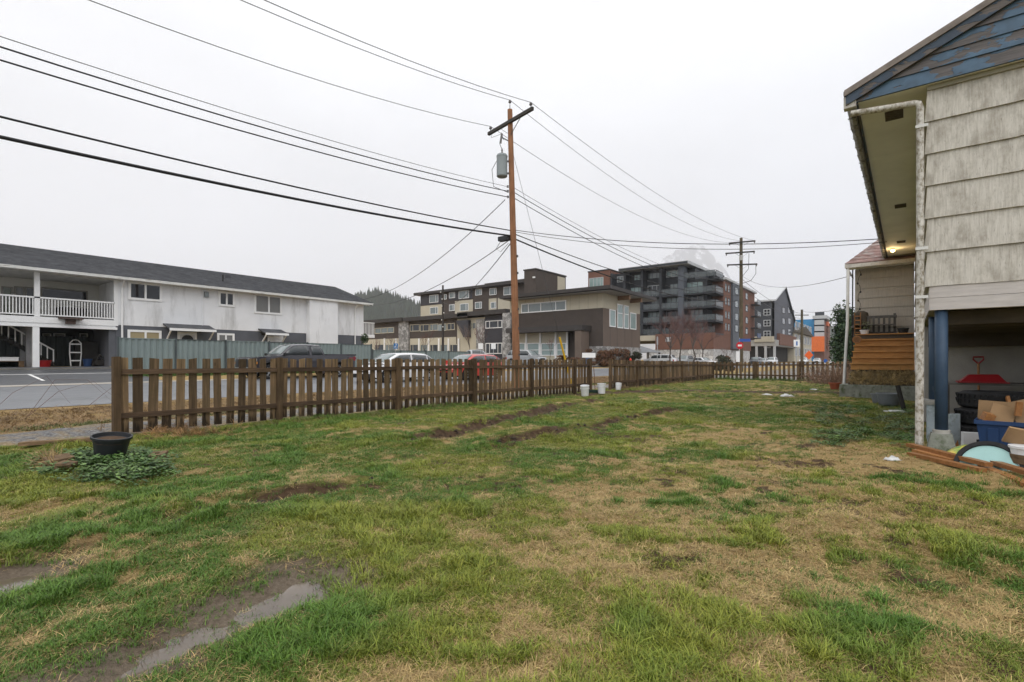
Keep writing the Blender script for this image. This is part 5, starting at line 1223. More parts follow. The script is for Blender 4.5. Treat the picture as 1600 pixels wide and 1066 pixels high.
# balcony back-wall glazing and doors
for p0, p1, a, b, gm in ((2, 20, 448, 497, glass('garden_glass', (.10, .12, .08), .05, .5)), (22, 38, 448, 497, m_glassb), (63, 137, 452, 470, m_glassd), (39, 55, 449, 497, m_glassd), (169, 176, 446, 497, m_glassd)):
    winpx(apt, 'X', BK, p0, p1, a, b, m_vinyl if p0 > 150 else m_stucco_g, gm, fw=.07, proud=.05)
ab(MB().box(BK+.3, BK+1.2, onX(85, BK), onX(130, BK), 3.37, 4.3), 'patio_cabinet', m_dark)
# bird-feeder bracket at the deck edge
y = onX(109, AX); ab(MB().box(AX+.06, AX+.5, y-.5, y+.5, 3.46, 3.52).box(AX+.06, AX+.3, y-.2, y+.2, 3.2, 3.46), 'deck_shelf', M('old_brown_wood', (.10, .07, .06), .8))
# carport back wall strip windows
for p0, p1 in ((66, 80), (83, 102), (124, 137)): winpx(apt, 'X', BK-1.2, p0, p1, 521, 529, m_vinyl, m_glassb, fw=.06)
# dark metal screen in the carport, stairs with white railing
def corr_panel(x, y0, y1, z0, z1, mat, name, par, pitch=.2, depth=.04):
    pts = []; y = y0; k = 0
    seg = [(0, 0), (.35, 0), (.5, 1), (.85, 1), (1.0, 0)]
    while y < y1-1e-6:
        for a, b in seg[:-1]:
            yy = y+a*pitch
            if yy <= y1: pts.append((x+b*depth, yy))
        y += pitch
    pts.append((x, y1)); m = MB(); n = len(pts)
    m.add([(px, py, z0) for px, py in pts]+[(px, py, z1) for px, py in pts]+[(px-.012, py, z0) for px, py in pts]+[(px-.012, py, z1) for px, py in pts],
          [(i, i+1, n+i+1, n+i) for i in range(n-1)]+[(2*n+i+1, 2*n+i, 3*n+i, 3*n+i+1) for i in range(n-1)]+[(n+i, n+i+1, 3*n+i+1, 3*n+i) for i in range(n-1)])
    return m.build(name, mat, par)
m_dfence = M('dark_green_metal', (.035, .045, .045), .55, .12, 2, .05)
cf = thing('metal_screen', 'dark green corrugated metal screen inside the carport', 'screen', (BK, 6, BZ))
corr_panel(BK+.2, 1.5, onX(139, BK+.2), BZ, 2.62, m_dfence, 'metal_sheet', cf, .42, .06)
ab(MB().box(BK+.2, AX-.02, YC-.32, YC-.01, BZ-.2, 3.12), 'carport_side_wall', m_gstucco)
st = thing('staircase', 'carport staircase with white railing running down to the right', 'stairs', (AX-2.2, 5.5, BZ))
ya, yb = onX(0, AX-2.0)-.6, onX(78, AX-2.0)
for k in range(11):
    t = k/10; ab(MB().box(AX-2.6, AX-1.9, ya+(yb-ya)*t, ya+(yb-ya)*t+.34, 2.9-(2.9-BZ-.1)*t-.05, 2.9-(2.9-BZ-.1)*t), 'step', m_dark, st)
    ab(MB().box(AX-1.88, AX-1.84, ya+(yb-ya)*t+.1, ya+(yb-ya)*t+.15, 2.9-(2.9-BZ-.1)*t, 3.72-(2.9-BZ-.1)*t), 'baluster', m_vinyl, st)
ab(MB().bar((AX-1.86, ya, 3.75), (AX-1.86, yb+.15, BZ+.93), .05, .07), 'handrail', m_vinyl, st)
ab(MB().bar((AX-1.86, ya, 2.95), (AX-1.86, yb+.15, BZ+.13), .04, .22), 'stringer', m_dark, st)
# things standing in the carport
hx0 = AX-1.5; hy0 = onX(118, hx0); t = thing('hand_truck', 'white hand truck standing upright in the carport', 'hand truck', (hx0, hy0, BZ))
for s in (-1, 1): part(MB().tube([(0, s*.20, .0), (0, s*.26, .75), (0, s*.25, 1.35), (0, s*.12, 1.52), (0, 0, 1.55)], .028, 8), 'side_rail', m_vinyl, t, True)
for z in (.35, .82, 1.3): part(MB().box(-.02, .02, -.24, .24, z-.035, z+.035), 'crossbar', m_vinyl, t)
part(MB().box(0, .3, -.22, .22, 0, .02), 'toe_plate', m_metal, t)
for px, w, h, mt, lab, cat in ((134, .5, 1.45, m_dark, 'tall dark cabinet right of the hand truck', 'cabinet'), (137, .28, .42, m_bluep, 'blue tub in the carport right of the hand truck', 'tub'), (158, .5, .75, m_dark, 'dark stroller shaped heap by the carport wall', 'heap'), (70, .35, .34, m_red, 'red tub at the foot of the carport stairs', 'tub'), (9, .45, .5, m_white, 'white box under the carport stairs', 'box'), (16, .5, .3, m_stump, 'low brown crate under the carport stairs', 'crate')):
    X = AX-(1.9 if h > 1 else 1.1); y = onX(px, X); m = MB()
    if lab.startswith('dark stroller'):
        m.tube([(0, -.4, 0), (.1, -.1, .7), (0, .3, .1), (.2, .4, .6)], .09, 6); m.box(-.2, .2, -.3, .3, .1, .4)
    elif 'tub' in cat: m.lathe([(w*.6, 0), (w*.8, h), (w*.85, h), (w*.85, h+.03), (w*.7, h+.03), (w*.5, .04)], 16)
    else: m.box(-.25, .25, -w, w, 0, h); m.box(-.27, .27, -w-.02, w+.02, h+.001, h+.04)
    solo(m, cat.replace(' ', '_'), mt, lab, cat, (X, y, BZ))
struct(MB().box(BK, AX+.2, YA, YC-.33, BZ-.3, BZ-.005).build('carport_floor', m_conc))
struct(MB().box(AX+.2, AX+1.6, YA, YC+.5, BZ-.45, BZ-.04).build('sidewalk', M('mossy_walk', (.16, .15, .13), .9, .25, 2, .3, 20), None))
# ---------------------------------------------------------------- grey green metal fence
m_mf = M('grey_green_metal', (.20, .245, .245), .5, .07, 1.5, .03, 20)
m_mfp = M('dark_fence_post', (.07, .085, .09), .5, .1)
MX = -31.0
def metal_fence(label, y0, y1, zt, zb, step):
    t = thing('metal_fence', label, 'fence', (MX, y0, zb)); n = max(1, round((y1-y0)/step)); s = (y1-y0)/n
    for i in range(n):
        a, b = y0+i*s, y0+(i+1)*s
        corr_panel(MX, a+.04, b-.04, zb+.03, zt-.04, m_mf, 'metal_panel', t, .27, .045)
        MB().box(MX-.03, MX+.06, a+.04, b-.04, zt-.04, zt).build('top_rail', m_mfp if i % 2 else m_mf, t)
        MB().box(MX-.03, MX+.07, a-.035, a+.035, zb-.1, zt+.05).build('post', m_mfp, t)
    MB().box(MX-.03, MX+.07, y1-.035, y1+.035, zb-.1, zt+.05).build('post', m_mfp, t)
ym0, ym1, ym2 = onX(184, MX), onX(580, MX), onX(733, MX)
metal_fence('tall grey green corrugated metal fence before the white apartments', ym0, ym1, 2.36, .5, 2.45)
metal_fence('lower grey green metal fence section toward the care home', ym1+.1, ym2, 1.98, .5, 2.9)
x, y = -30.6, onX(618, -30.6)
t = thing('parking_sign', 'blue accessible parking sign above the metal fence', 'sign', (x, y, .5)); zs_ = zat(541, x, y)-.5
part(MB().tube([(0, 0, 0), (0, 0, zs_+.2)], .03, 8), 'sign_post', m_metal, t)
part(MB().box(.03, .045, -.2, .2, zs_-.21, zs_+.21), 'panel', M('sign_blue', (.02, .14, .36), .4, .05), t)
m_sw = M('sign_white', (.75, .75, .75), .4, .04)
part(MB().lathe([(.045, 0), (.045, .004)], 12, (.046, .02, zs_+.12), ax='x').bar((.048, .02, zs_+.07), (.048, .0, zs_-.03), .004, .04).bar((.048, 0, zs_-.03), (.048, -.10, zs_-.03), .004, .03).bar((.048, -.1, zs_-.03), (.048, -.14, zs_-.12), .004, .03), 'wheelchair_symbol', m_sw, t)
m = MB()
for a in np.linspace(.6, 4.9, 14): m.bar((.048, .03+.1*math.cos(a+1.6), zs_-.07+.1*math.sin(a+1.6)), (.048, .03+.1*math.cos(a+1.92), zs_-.07+.1*math.sin(a+1.92)), .004, .022)
part(m, 'wheel_symbol', m_sw, t)
# ================================================================ CARE HOME (brown blocks across the street)
m_brown = boards('brown_cladding', (.070, .056, .048), 'Z', .45, .10, .75, .8, .04)
m_brown2 = M('brown_panel', (.135, .102, .082), .75, .08, .5, .05)
m_char = boards('charcoal_cladding', (.048, .047, .055), 'X', .35, .1, .7, .7, .1)
m_char2 = M('charcoal_trim', (.03, .029, .033), .6, .1)
m_beige = M('beige_panel', (.46, .42, .33), .75, .05, .6, .03)
m_stone = stone('grey_fieldstone', (.16, .155, .15), (.42, .41, .40), 2.2)
m_wgl = glass('sky_window_glass', (.13, .16, .16), .04, .9)
m_wgl2 = glass('teal_window_glass', (.22, .30, .29), .05, .8)
m_roofd = M('dark_roof_edge', (.045, .04, .038), .6, .15)
GZb = .9
care = thing('care_home', 'sprawling brown and beige care home with stone piers across the street', 'building', (-45, 62, GZb))
def cb(face, c, u0, u1, z0, z1, t0, t1, name, mat, par=None): return fbo(name, mat, par or care, face, c, u0, u1, z0, z1, t0, t1)
# D1 clerestory hall at the street corner
DX, DY = -30.0, onX(942, -30.0)
xl = onY(797, DY); yr = onX(1000, DX)
zt1, zsp, zst = pxz('Y', DY, 942, 456), pxz('Y', DY, 942, 481), pxz('Y', DY, 942, 541)
MB().box(xl, DX, DY, yr, GZb-.5, zsp).build('hall_wall', m_brown, care)
MB().box(xl, DX-.004, DY+.004, yr, zsp+.002, zt1).build('upper_wall', m_beige, care)
for px in (953, 964, 976, 987): MB().box(DX+.036, DX+.042, onX(px, DX)-.03, onX(px, DX)+.03, zst, zsp).build('joint', m_char2, care)
MB().box(DX+.002, DX+.035, DY+.03, yr-.05, zst, zsp-.003).build('side_cladding', m_brown2, care)
for k in range(9):
    u = onY(942-9-k*14, DY); MB().box(u-.02, u+.02, DY-.02, DY+.003, zsp+.02, zt1-.05).build('joint', M('beige_joint', (.30, .27, .21), .8), care)
MB().box(onY(908, DY), DX+.12, DY-.12, DY-.002, GZb-.4, zst).build('stone_base', m_stone, care)
MB().box(DX+.04, DX+.14, DY-.1, yr, GZb-.4, zst-.003).build('stone_base', m_stone, care)
zr0 = zt1+.05
MB().hexa([(xl-.5, DY-1.9, zr0), (DX+2.0, DY-1.9, zr0), (DX+2.0, yr+1.5, zr0-.15), (xl-.5, yr+1.5, zr0-.15)], [(xl-.5, DY-1.9, zr0+.45), (DX+2.0, DY-1.9, zr0+.45), (DX+2.0, yr+1.5, zr0+.3), (xl-.5, yr+1.5, zr0+.3)]).build('roof', m_roofd, care)
m_soff2 = M('wood_soffit', (.20, .12, .07), .7, .15)
MB().box(xl, DX+1.9, DY-1.8, yr+1.4, zr0-.19, zr0-.16).build('soffit', M('grey_soffit', (.26, .245, .225), .8), care)
for px in (966, 985): 
    y = onX(px, DX); MB().box(DX+.01, DX+1.7, y-.2, y+.2, zr0-.75, zr0-.2).build('roof_beam', m_soff2, care)
winpx(care, 'Y', DY, 815, 885, 472, 487.5, m_vinyl, m_wgl, mull=(.17, .45, .78), fw=.14, proud=.1)
for p0, p1, a, b in ((952, 961.5, 484, 511), (964, 973, 475.5, 513), (974.5, 982, 477.5, 514), (984, 993.5, 489, 515)): winpx(care, 'X', DX+.036, p0, p1, a, b, m_vinyl, m_wgl2, trans=(.62,) if b > 512 and a < 480 else (), fw=.13, proud=.08)
# entrance canopy and glazed ground floor on the near side
zc0, zc1 = pxz('Y', DY-2.5, 860, 518), pxz('Y', DY-2.5, 860, 511)
MB().box(onY(790, DY-2.5), onY(909, DY-2.5), DY-2.5, DY-.003, zc0, zc1+.1).build('entrance_canopy', m_roofd, care)
MB().box(onY(898, DY-2.4), onY(908, DY-2.4), DY-2.4, DY-.3, GZb, zc0-.002).build('canopy_pier', m_brown2, care)
MB().box(onY(799, DY-.3), onY(886, DY-.3), DY-.3, DY-.002, GZb, zc0-.002).build('entrance_wall', m_beige, care)
for p0, p1 in ((800, 821), (824, 843), (846, 867), (870, 885)):
    w = winpx(care, 'Y', DY-.3, p0, p1, 536, 556, m_vinyl, m_wgl2, trans=(.45,), fw=.12, proud=.08)
    u = onY(p1+1.5, DY-.3); MB().box(u-.14, u+.14, DY-.42, DY-.303, GZb, zc0-.004).build('column', m_vinyl, care)
MB().box(onY(785, DY-1), onY(797.5, DY-1), DY-1, DY+2, GZb, pxz('Y', DY-1, 790, 489)).build('stone_pier', m_stone, care)
# D2 two storey wing
EY = 63.0
def blk(p0, p1, ytop, mat, name, t=0.0, ybot=None, dz=0.0):
    pm = (p0+p1)/2; z1 = pxz('Y', EY, pm, ytop); z0 = GZb-.3 if ybot is None else pxz('Y', EY, pm, ybot)
    return MB().box(onY(p0, EY), onY(p1, EY), EY-t, EY+12+t*0, z0, z1-dz).build(name, mat, care)
blk(560, 625, 505, m_brown, 'wing_wall', -.01); blk(640, 714, 500, m_brown, 'wing_wall', 0); blk(714, 758, 497, m_beige, 'wing_wall', -.03); blk(758, 786, 492, m_char, 'wing_wall', .06)
blk(625, 640, 502, m_stone, 'stone_pier', .35); blk(745, 758, 499, m_stone, 'stone_pier', .2)
for p0, p1, ya in ((556, 627, 500), (630, 730, 494), (714, 790, 487)):
    pm = (p0+p1)/2; z = pxz('Y', EY-1, pm, ya); MB().box(onY(p0, EY-1), onY(p1, EY-1), EY-1, EY+12.5+p0*.001, z-.55, z+.02+p0*.0002).build('wing_roof', m_roofd, care)
def band(p0, p1, a, b, mat, name, t=.05):
    pm = (p0+p1)/2; return MB().box(onY(p0, EY), onY(p1, EY), EY-t, EY-.001, pxz('Y', EY, pm, b), pxz('Y', EY, pm, a)).build(name, mat, care)
band(560, 624, 530, 556, m_beige, 'beige_band'); band(641, 713, 528, 556, m_beige, 'beige_band')
for p0, p1, a, b, mu in ((586, 616, 512, 521, (.33, .66)), (641, 656, 507, 518, (.3,)), (657, 671, 507, 518, (.35,)), (672, 685, 506, 517, (.35,)), (686, 698, 506, 517, (.5,)), (699, 711, 505, 516, (.5,)), (736, 744.5, 504, 514.5, (.3,)), (759, 785, 501, 513, (.25, .75)), (759, 785, 536, 553, (.25, .75))):
    winpx(care, 'Y', EY-(.061 if p0 > 755 else .0) + (.03 if 730 < p0 < 750 else 0), p0, p1, a, b, m_beige if p0 < 758 else m_vinyl, m_glassd if p0 % 2 else m_wgl, mull=mu, fw=.12, proud=.09)
for i, (p0, p1) in enumerate(((586, 600), (602, 618), (641, 654), (657, 669), (672, 685), (688, 700), (703, 716))):
    winpx(care, 'Y', EY-.051, p0, p1, 538, 552, m_beige, (m_glassd, m_wgl)[i % 2], mull=(.35,), fw=.12, proud=.08)
    u = onY(p1+1.5, EY); MB().box(u-.15, u+.15, EY-.2, EY-.053, GZb, pxz('Y', EY, p1, 529)).build('column', m_vinyl, care)
MB().prism([(onY(712, EY-.8), pxz('Y', EY-.8, 715, 501)), (onY(731, EY-.8), pxz('Y', EY-.8, 731, 500)), (onY(731, EY-.8), pxz('Y', EY-.8, 731, 527)), (onY(724, EY-.8), pxz('Y', EY-.8, 724, 527))], 'y', EY-.8, EY-.06).build('slanted_wall', m_char, care)
# D3 four storey block behind
FY = 86.0
zt3 = pxz('Y', FY, 740, 450)-.3
xa, xb = onY(657, FY), onY(822, FY)
MB().box(xa, xb, FY, FY+14, GZb-.3, zt3).build('tower_wall', m_brown, care)
MB().box(xa-1.6, onY(757, FY-.9), FY-.9, FY+14.5, zt3+.002, zt3+.6).build('tower_roof', m_roofd, care)
MB().box(onY(757, FY-1.2), xb+.4, FY-1.2, FY+14.6, zt3+.004, zt3+.75).build('tower_roof', m_roofd, care)
def b3(p0, p1, a, b, mat, name, t=.06):
    pm = (p0+p1)/2; return MB().box(onY(p0, FY), onY(p1, FY), FY-t, FY-.001, pxz('Y', FY, pm, b), pxz('Y', FY, pm, a)).build(name, mat, care)
b3(657.5, 692, 462, 476, m_char, 'charcoal_panel'); b3(657.5, 692, 477, 496, m_beige, 'beige_panel'); b3(711, 739, 469.5, 493, m_beige, 'beige_panel'); b3(701, 738, 453.5, 468, m_char, 'charcoal_panel')
b3(764, 776, 466.5, 488, m_beige, 'beige_panel'); b3(778, 800, 465, 487, m_beige, 'beige_panel')
for p0, p1, a, b in ((671, 685, 461, 473), (694, 698, 460, 468), (702, 711, 457, 466), (717, 733, 454, 466.5), (743, 753, 451, 461.5), (765, 776, 450.5, 461), (787, 801, 448, 461), (672, 684.5, 480, 491), (702, 710.5, 476, 486), (719, 732, 474.5, 486), (742.5, 753, 472, 482.5), (767, 775.5, 472, 482)):
    winpx(care, 'Y', FY-.061, p0, p1, a, b, m_vinyl, m_wgl, mull=(.72,) if p1-p0 > 8 else (), fw=.11, proud=.08)
ty = 84.0; tx0, tx1 = onY(819, ty), onY(837, ty); zt4 = pxz('Y', ty, 837, 421); ye = onX(884, tx1)
MB().box(tx0, tx1, ty, ye, GZb, zt4).build('stair_tower', m_brown, care)
MB().box(tx0-.15, tx1+.15, ty-.15, ye+.15, zt4+.002, zt4+.25).build('tower_cap', m_roofd, care)
MB().box(tx1+.002, tx1+.05, onX(871, tx1), ye-.4, GZb, zt4-.3).build('beige_panel', m_beige, care)
for py in (434, 464): MB().box(tx0+.8*(tx1-tx0), tx0+.8*(tx1-tx0)+.5, ty-.3, ty-.002, pxz('Y', ty, 832, py)-.15, pxz('Y', ty, 832, py)+.15).build('wall_lamp', m_vinyl, care)
MB().box(onY(586, 70), onY(608, 70), 70, 78, 9.0, 10.2).build('rooftop_unit', m_metal, care)
# ================================================================ SIX STOREY BALCONY BLOCK
m_dgrey = M('dark_grey_cladding', (.032, .035, .040), .6, .12, .4, .03)
m_mgrey = M('blue_grey_cladding', (.085, .095, .112), .6, .08, .4, .03)
m_brick = boards('red_brown_brick', (.165, .082, .058), 'Z', .3, .12, .7, .85, .12)
m_rail_gl = glass('balcony_glass', (.11, .125, .13), .1, .5); m_rail_gl.node_tree.nodes['Principled BSDF'].inputs['Alpha'].default_value = .55
m_light = M('pale_fascia', (.42, .43, .44), .6, .08)
m_lstone = stone('pale_block_base', (.38, .37, .36), (.60, .59, .58), 1.2)
blkE = thing('balcony_apartment', 'six storey dark grey apartment block with glass balconies and brick podium', 'building', (-40, 103, 1))
def eb(mb, name, mat, par=None): return mb.build(name, mat, par or blkE)
QX = -28.0; QY = onX(1118, QX); Y1 = QY+.0
xc = onY(1066, QY); xL = onY(919, QY)
zf = [pxz('Y', QY, 1118, p) for p in (520, 500, 477.5, 455, 431)]; ztop = pxz('Y', QY, 1066, 414)
ye = QY+34; RC = 2.0
# core set back behind the balconies
eb(MB().box(xL, xc, QY+RC, ye, zf[0]-.4, ztop), 'core', m_dgrey)
eb(MB().box(xc, QX-2.2, QY+RC, ye, zf[0]-.4, zf[4]), 'core', m_dgrey)
eb(MB().box(QX-2.2, QX-.002, QY+5.5, ye, zf[0]-.4, zf[4]), 'core', m_brick)
# podium, stone base
eb(MB().box(onY(1024, QY-1.5), QX+.02, QY-1.5, QY+30, zf[0]-3.2, zf[0]), 'podium', m_brick)
eb(MB().box(onY(1010, QY-1.4), QX-.02, QY-1.4, QY+29, 0.5, zf[0]-3.202), 'stone_base', m_lstone)
eb(MB().box(onY(925, QY-1), onY(1024, QY-1), QY-1, QY+20, zf[0]-1.3, zf[0]-.2), 'podium_band', m_beige)
eb(MB().box(onY(1040, QY-1.51), onY(1048, QY-1.51), QY-1.56, QY-1.502, zf[0]-1.6, zf[0]-.7), 'wall_plaque', m_light)
# slabs and glass balustrades, front and street side
cols = [onY(p, QY) for p in (955, 976, 1003, 1032, 1064)]
for k, z in enumerate(zf):
    xe = QX+.05
    if k < 4: eb(MB().box(xL, xe, QY, QY+RC+.5, z-.35, z), 'balcony_slab', m_dgrey)
    eb(MB().box(QX-2.3, xe, QY+RC+.5, QY+5.6, z-.35, z+.001), 'balcony_slab', m_dgrey)
    segs = list(zip([xL]+cols, cols+[QX]))
    if k == 4: segs = [(cols[-1], QX)]
    if k == 0: segs = segs[3:]
    for a, b in segs:
        if b-a < .8: continue
        g = eb(MB().box(a+.25, b-.1, QY+.02, QY+.05, z+.08, z+1.15), 'balustrade_glass', m_rail_gl)
        eb(MB().box(a+.2, b-.05, QY+.0, QY+.07, z+1.15, z+1.23), 'balustrade_rail', m_dgrey, g)
        n = max(2, int((b-a)/1.6))
        for j in range(1, n): eb(MB().box(a+(b-a)*j/n-.03, a+(b-a)*j/n+.03, QY-.0, QY+.018, z, z+1.15), 'balustrade_post', m_dgrey, g)
    if k: 
        g = eb(MB().box(QX-.0, QX+.03, QY+.1, QY+5.4, z+.08, z+1.15), 'balustrade_glass', m_rail_gl); eb(MB().box(QX-.02, QX+.06, QY+.05, QY+5.45, z+1.15, z+1.23), 'balustrade_rail', m_dgrey, g)
    # recessed window walls
    h = 2.55 if k < 4 else ztop-z-.6
    bays = list(zip([xL+.5]+cols, cols+[QX-2.4])) if k < 4 else list(zip([xL+.5]+cols[:-1], cols))
    for j, (a, b) in enumerate(bays):
        if b-a < 2: continue
        lit = (j+k*2) % 3
        window(blkE, 'Y', QY+RC-.002, a+.5+(.8 if lit == 1 else 0), b-.5, z+.05+(0 if k < 4 else .9), z+h, m_dgrey if lit else m_light, (m_glassd, m_wgl, m_wgl2)[lit if k < 4 else 2-(j % 2)], mull=(.33, .66), trans=(.3,) if lit == 0 else (), fw=.12, proud=.12)
# divider columns
for c, w in zip(cols, (.25, .25, .25, .25, .55)): eb(MB().box(c-w, c+w, QY-.12, QY+RC, zf[0], ztop-.1), 'column', m_dgrey if w < .5 else m_mgrey)
# top roof with overhang
eb(MB().hexa([(xL+8, QY-1.0, ztop), (xc+1.5, QY-1.0, ztop), (QX-4, QY+16, ztop-.3), (xL+8, QY+16, ztop)], [(xL+8, QY-1.0, ztop+.6), (xc+1.5, QY-1.0, ztop+.6), (QX-4, QY+16, ztop+.3), (xL+8, QY+16, ztop+.6)]), 'roof', m_light)
eb(MB().box(xL+8.1, xc+1.4, QY-1.05, QY-1.001, ztop+.05, ztop+.5), 'roof_fascia', m_dgrey)
eb(MB().box(xc, QX-5, QY+3.4, QY+16, zf[4], ztop-.3), 'penthouse', m_dgrey)
eb(MB().box(QX-2.0, QX+.5, QY+5.8, ye+.4, zf[4]+.003, zf[4]+.45), 'roof', m_light)
eb(MB().box(QX-9, QX-4, QY+13, QY+19, zf[4], zf[4]+2.6), 'roof_house', m_dgrey)
eb(MB().box(QX-9.4, QX-3.4, QY+12.5, QY+19.5, zf[4]+2.602, zf[4]+3.0), 'roof', m_dgrey)
# brick penthouse at left
zq0, zq1 = pxz('Y', QY-.3, 935, 452), pxz('Y', QY-.3, 935, 424); xq0, xq1 = onY(919, QY-.3), onY(953, QY-.3)
eb(MB().box(xq0, xq1, QY-.3, QY+9, zf[0], zq1), 'brick_bay', m_brick)
eb(MB().box(xq0-.1, xq1+.1, QY-.4, QY+9.1, zq1+.002, zq1+.25), 'parapet', m_dgrey)
winpx(blkE, 'Y', QY-.3, 921, 943, 434, 449, m_light, m_wgl2, mull=(.3, .55, .78), fw=.14, proud=.1)
# street face: brick and grey bays with windows
def sbay(p0, p1, mat, top, t, name='street_bay'): return eb(MB().box(QX+.002, QX+t, onX(p0, QX), onX(p1, QX), zf[0]-(3 if mat is m_mgrey else 0), top), name, mat)
sbay(1130, 1141, m_brick, zf[4]-.3, .1); sbay(1141.5, 1153, m_mgrey, zf[4]-.1, .5); sbay(1153.5, 1172, m_brick, zf[4]-.2, .1)
for k in range(4):
    z = zf[k]
    for p0, p1, t in ((1132, 1134.5, .1), (1136.5, 1139, .1), (1144.5, 1149.5, .5), (1157, 1159, .1), (1164, 1167.5, .1)): window(blkE, 'X', QX+t, onX(p0, QX), onX(p1, QX), z+.7, z+2.3, m_dgrey, m_wgl, fw=.12, proud=.06)
    eb(MB().box(QX+.1, QX+1.6, onX(1172.5, QX), onX(1178, QX), z-.2, z), 'end_balcony', m_dgrey); eb(MB().box(QX+1.5, QX+1.6, onX(1172.5, QX), onX(1178, QX), z+.05, z+1.1), 'balustrade_glass', m_bluep if k == 0 else m_rail_gl)
# ================================================================ FAR BUILDINGS DOWN THE STREET
m_slate = M('slate_cladding', (.050, .055, .064), .6, .1, .3, .02)
m_slate2 = boards('blue_slate_cladding', (.075, .08, .098), 'Y', 1.2, .08, .7, .6, .05)
gb = thing('gabled_building', 'dark slate block with pale sloped roof and street gable', 'building', (-34, 165, 1))
gx_, gy_ = -28.0, onX(1210, -28.0); gpk = onX(1226, gx_); gy2 = onX(1241, gx_)
ze = pxz('X', gx_, 1210, 470); zp = zat(450, gx_, gpk); xl_ = onY(1176, gy_)
MB().box(xl_, gx_-.02, gy_, gy2, 7.0, ze).build('wall', m_slate, gb)
MB().prism([(gy_, 7.0), (gy2, 7.0), (gy2, ze-4), (gpk, zp), (gy_, ze)], 'x', gx_-.6, gx_).build('gable_wall', m_slate2, gb)
MB().hexa([(xl_, gy_-.6, ze-.1), (gx_+.5, gy_-.6, ze-.1), (gx_+.5, gpk, zp), (xl_, gpk, zp)], [(xl_, gy_-.6, ze+.35), (gx_+.5, gy_-.6, ze+.35), (gx_+.5, gpk, zp+.45), (xl_, gpk, zp+.45)]).build('roof', M('pale_metal_roof', (.50, .51, .52), .5, .08), gb)
MB().hexa([(gx_-4, gpk+.01, zp), (gx_+.5, gpk+.01, zp), (gx_+.5, gy2+.4, ze-4.3), (gx_-4, gy2+.4, ze-4.3)], [(gx_-4, gpk+.01, zp+.45), (gx_+.5, gpk+.01, zp+.45), (gx_+.5, gy2+.4, ze-3.8), (gx_-4, gy2+.4, ze-3.8)]).build('roof', m_slate, gb)
for r in range(4):
    a = 486+r*17; winpx(gb, 'Y', gy_, 1193, 1204, a-3, a+7, m_light, m_wgl if r == 3 else m_glassd, mull=(.5,), trans=(.5,), fw=.2, proud=.1)
    for p in (1222, 1231):
        winpx(gb, 'X', gx_, p, p+4.5, a-6, a+4, m_slate, m_glassd, fw=.15, proud=.1)
MB().box(xl_-2, gx_+.5, gy_-1, gy2, 5.2, 7.0-.002).build('podium', M('pale_concrete', (.33, .32, .30), .8), gb)
MB().box(gx_-6, gx_+.8, gy_+4, gy2-.5, 5.6, 9.0).build('brick_band', m_brick, gb)
for k in range(8): 
    u = onY(1181+k*3.8, gy_-1); MB().box(u-.35, u+.35, gy_-1.3, gy_-1.002, 6.4, 8.0).build('planter', m_beige, gb)
for px in (1182, 1196, 1210): 
    u = onY(px, gy_-.9); MB().box(u-.3, u+.3, gy_-.95, gy_-.4, .5, 5.2).build('column', m_light, gb)
MB().box(xl_-1, gx_-1.5, gy_+.5, gy2-1, .4, 5.198).build('parkade_recess', m_dark, gb)
by = thing('beige_building', 'small beige block with dark gabled roof far down the street', 'building', (-27.5, 215, 1))
X, a, b = -27.5, onX(1240, -27.5), onX(1268, -27.5); z = zat(519, X, a); yn = onX(1241, X)
MB().box(X-22, X, yn, b, .5, z).build('wall', m_beige, by)
MB().prism([(yn-1, z), (b+1, z), ((yn+b)/2, zat(511, X, (yn+b)/2))], 'x', X-22, X+.8).build('roof', m_joist, by)
for i in range(6):
    for k in range(3): 
        y = yn+(b-yn)*(i+.5)/6; window(by, 'X', X, y-2.2, y+2.2, 2.5+k*4.5, 5.5+k*4.5, m_light, m_glassd, fw=.3, proud=.2)
cn = thing('construction_building', 'blue wrapped building under construction with white balconies', 'building', (-27, 330, 1))
X = -26.5; a, b = onX(1288, X), onX(1297, X); z = zat(498, X, a); xm = onY(1272, a)
m_wrap = M('blue_building_wrap', (.03, .20, .42), .6, .1)
MB().box(onY(1240, a), xm, a, b, .5, z).build('wrapped_wall', m_wrap, cn)
MB().box(xm, X, a+.1, b, .5, z-1).build('corner_wall', m_brick, cn)
MB().box(xm-.5, X+1, a-1, b, z+.01, z+1.5).build('roof', m_light, cn)
for k in range(5):
    zz = 6+k*(z-6)/5; MB().box(xm+.4, X+.0, a-2.2, a+.09, zz, zz+2.2).build('balcony', m_light, cn); MB().box(xm+.4, X, a-.02, a+.095, zz+2.3, zz+6).build('balcony_recess', m_glassd, cn)
    MB().box(X+.002, X+.6, a+8, a+16, zz, zz+2).build('balcony', m_brick if k < 4 else M('orange_cladding', (.55, .12, .03), .6), cn)
MB().box(xm-1, X+.3, a-3.5, a-2.25, 5, 12).build('orange_mesh', M('orange_mesh', (.62, .14, .03), .7, .15), cn)
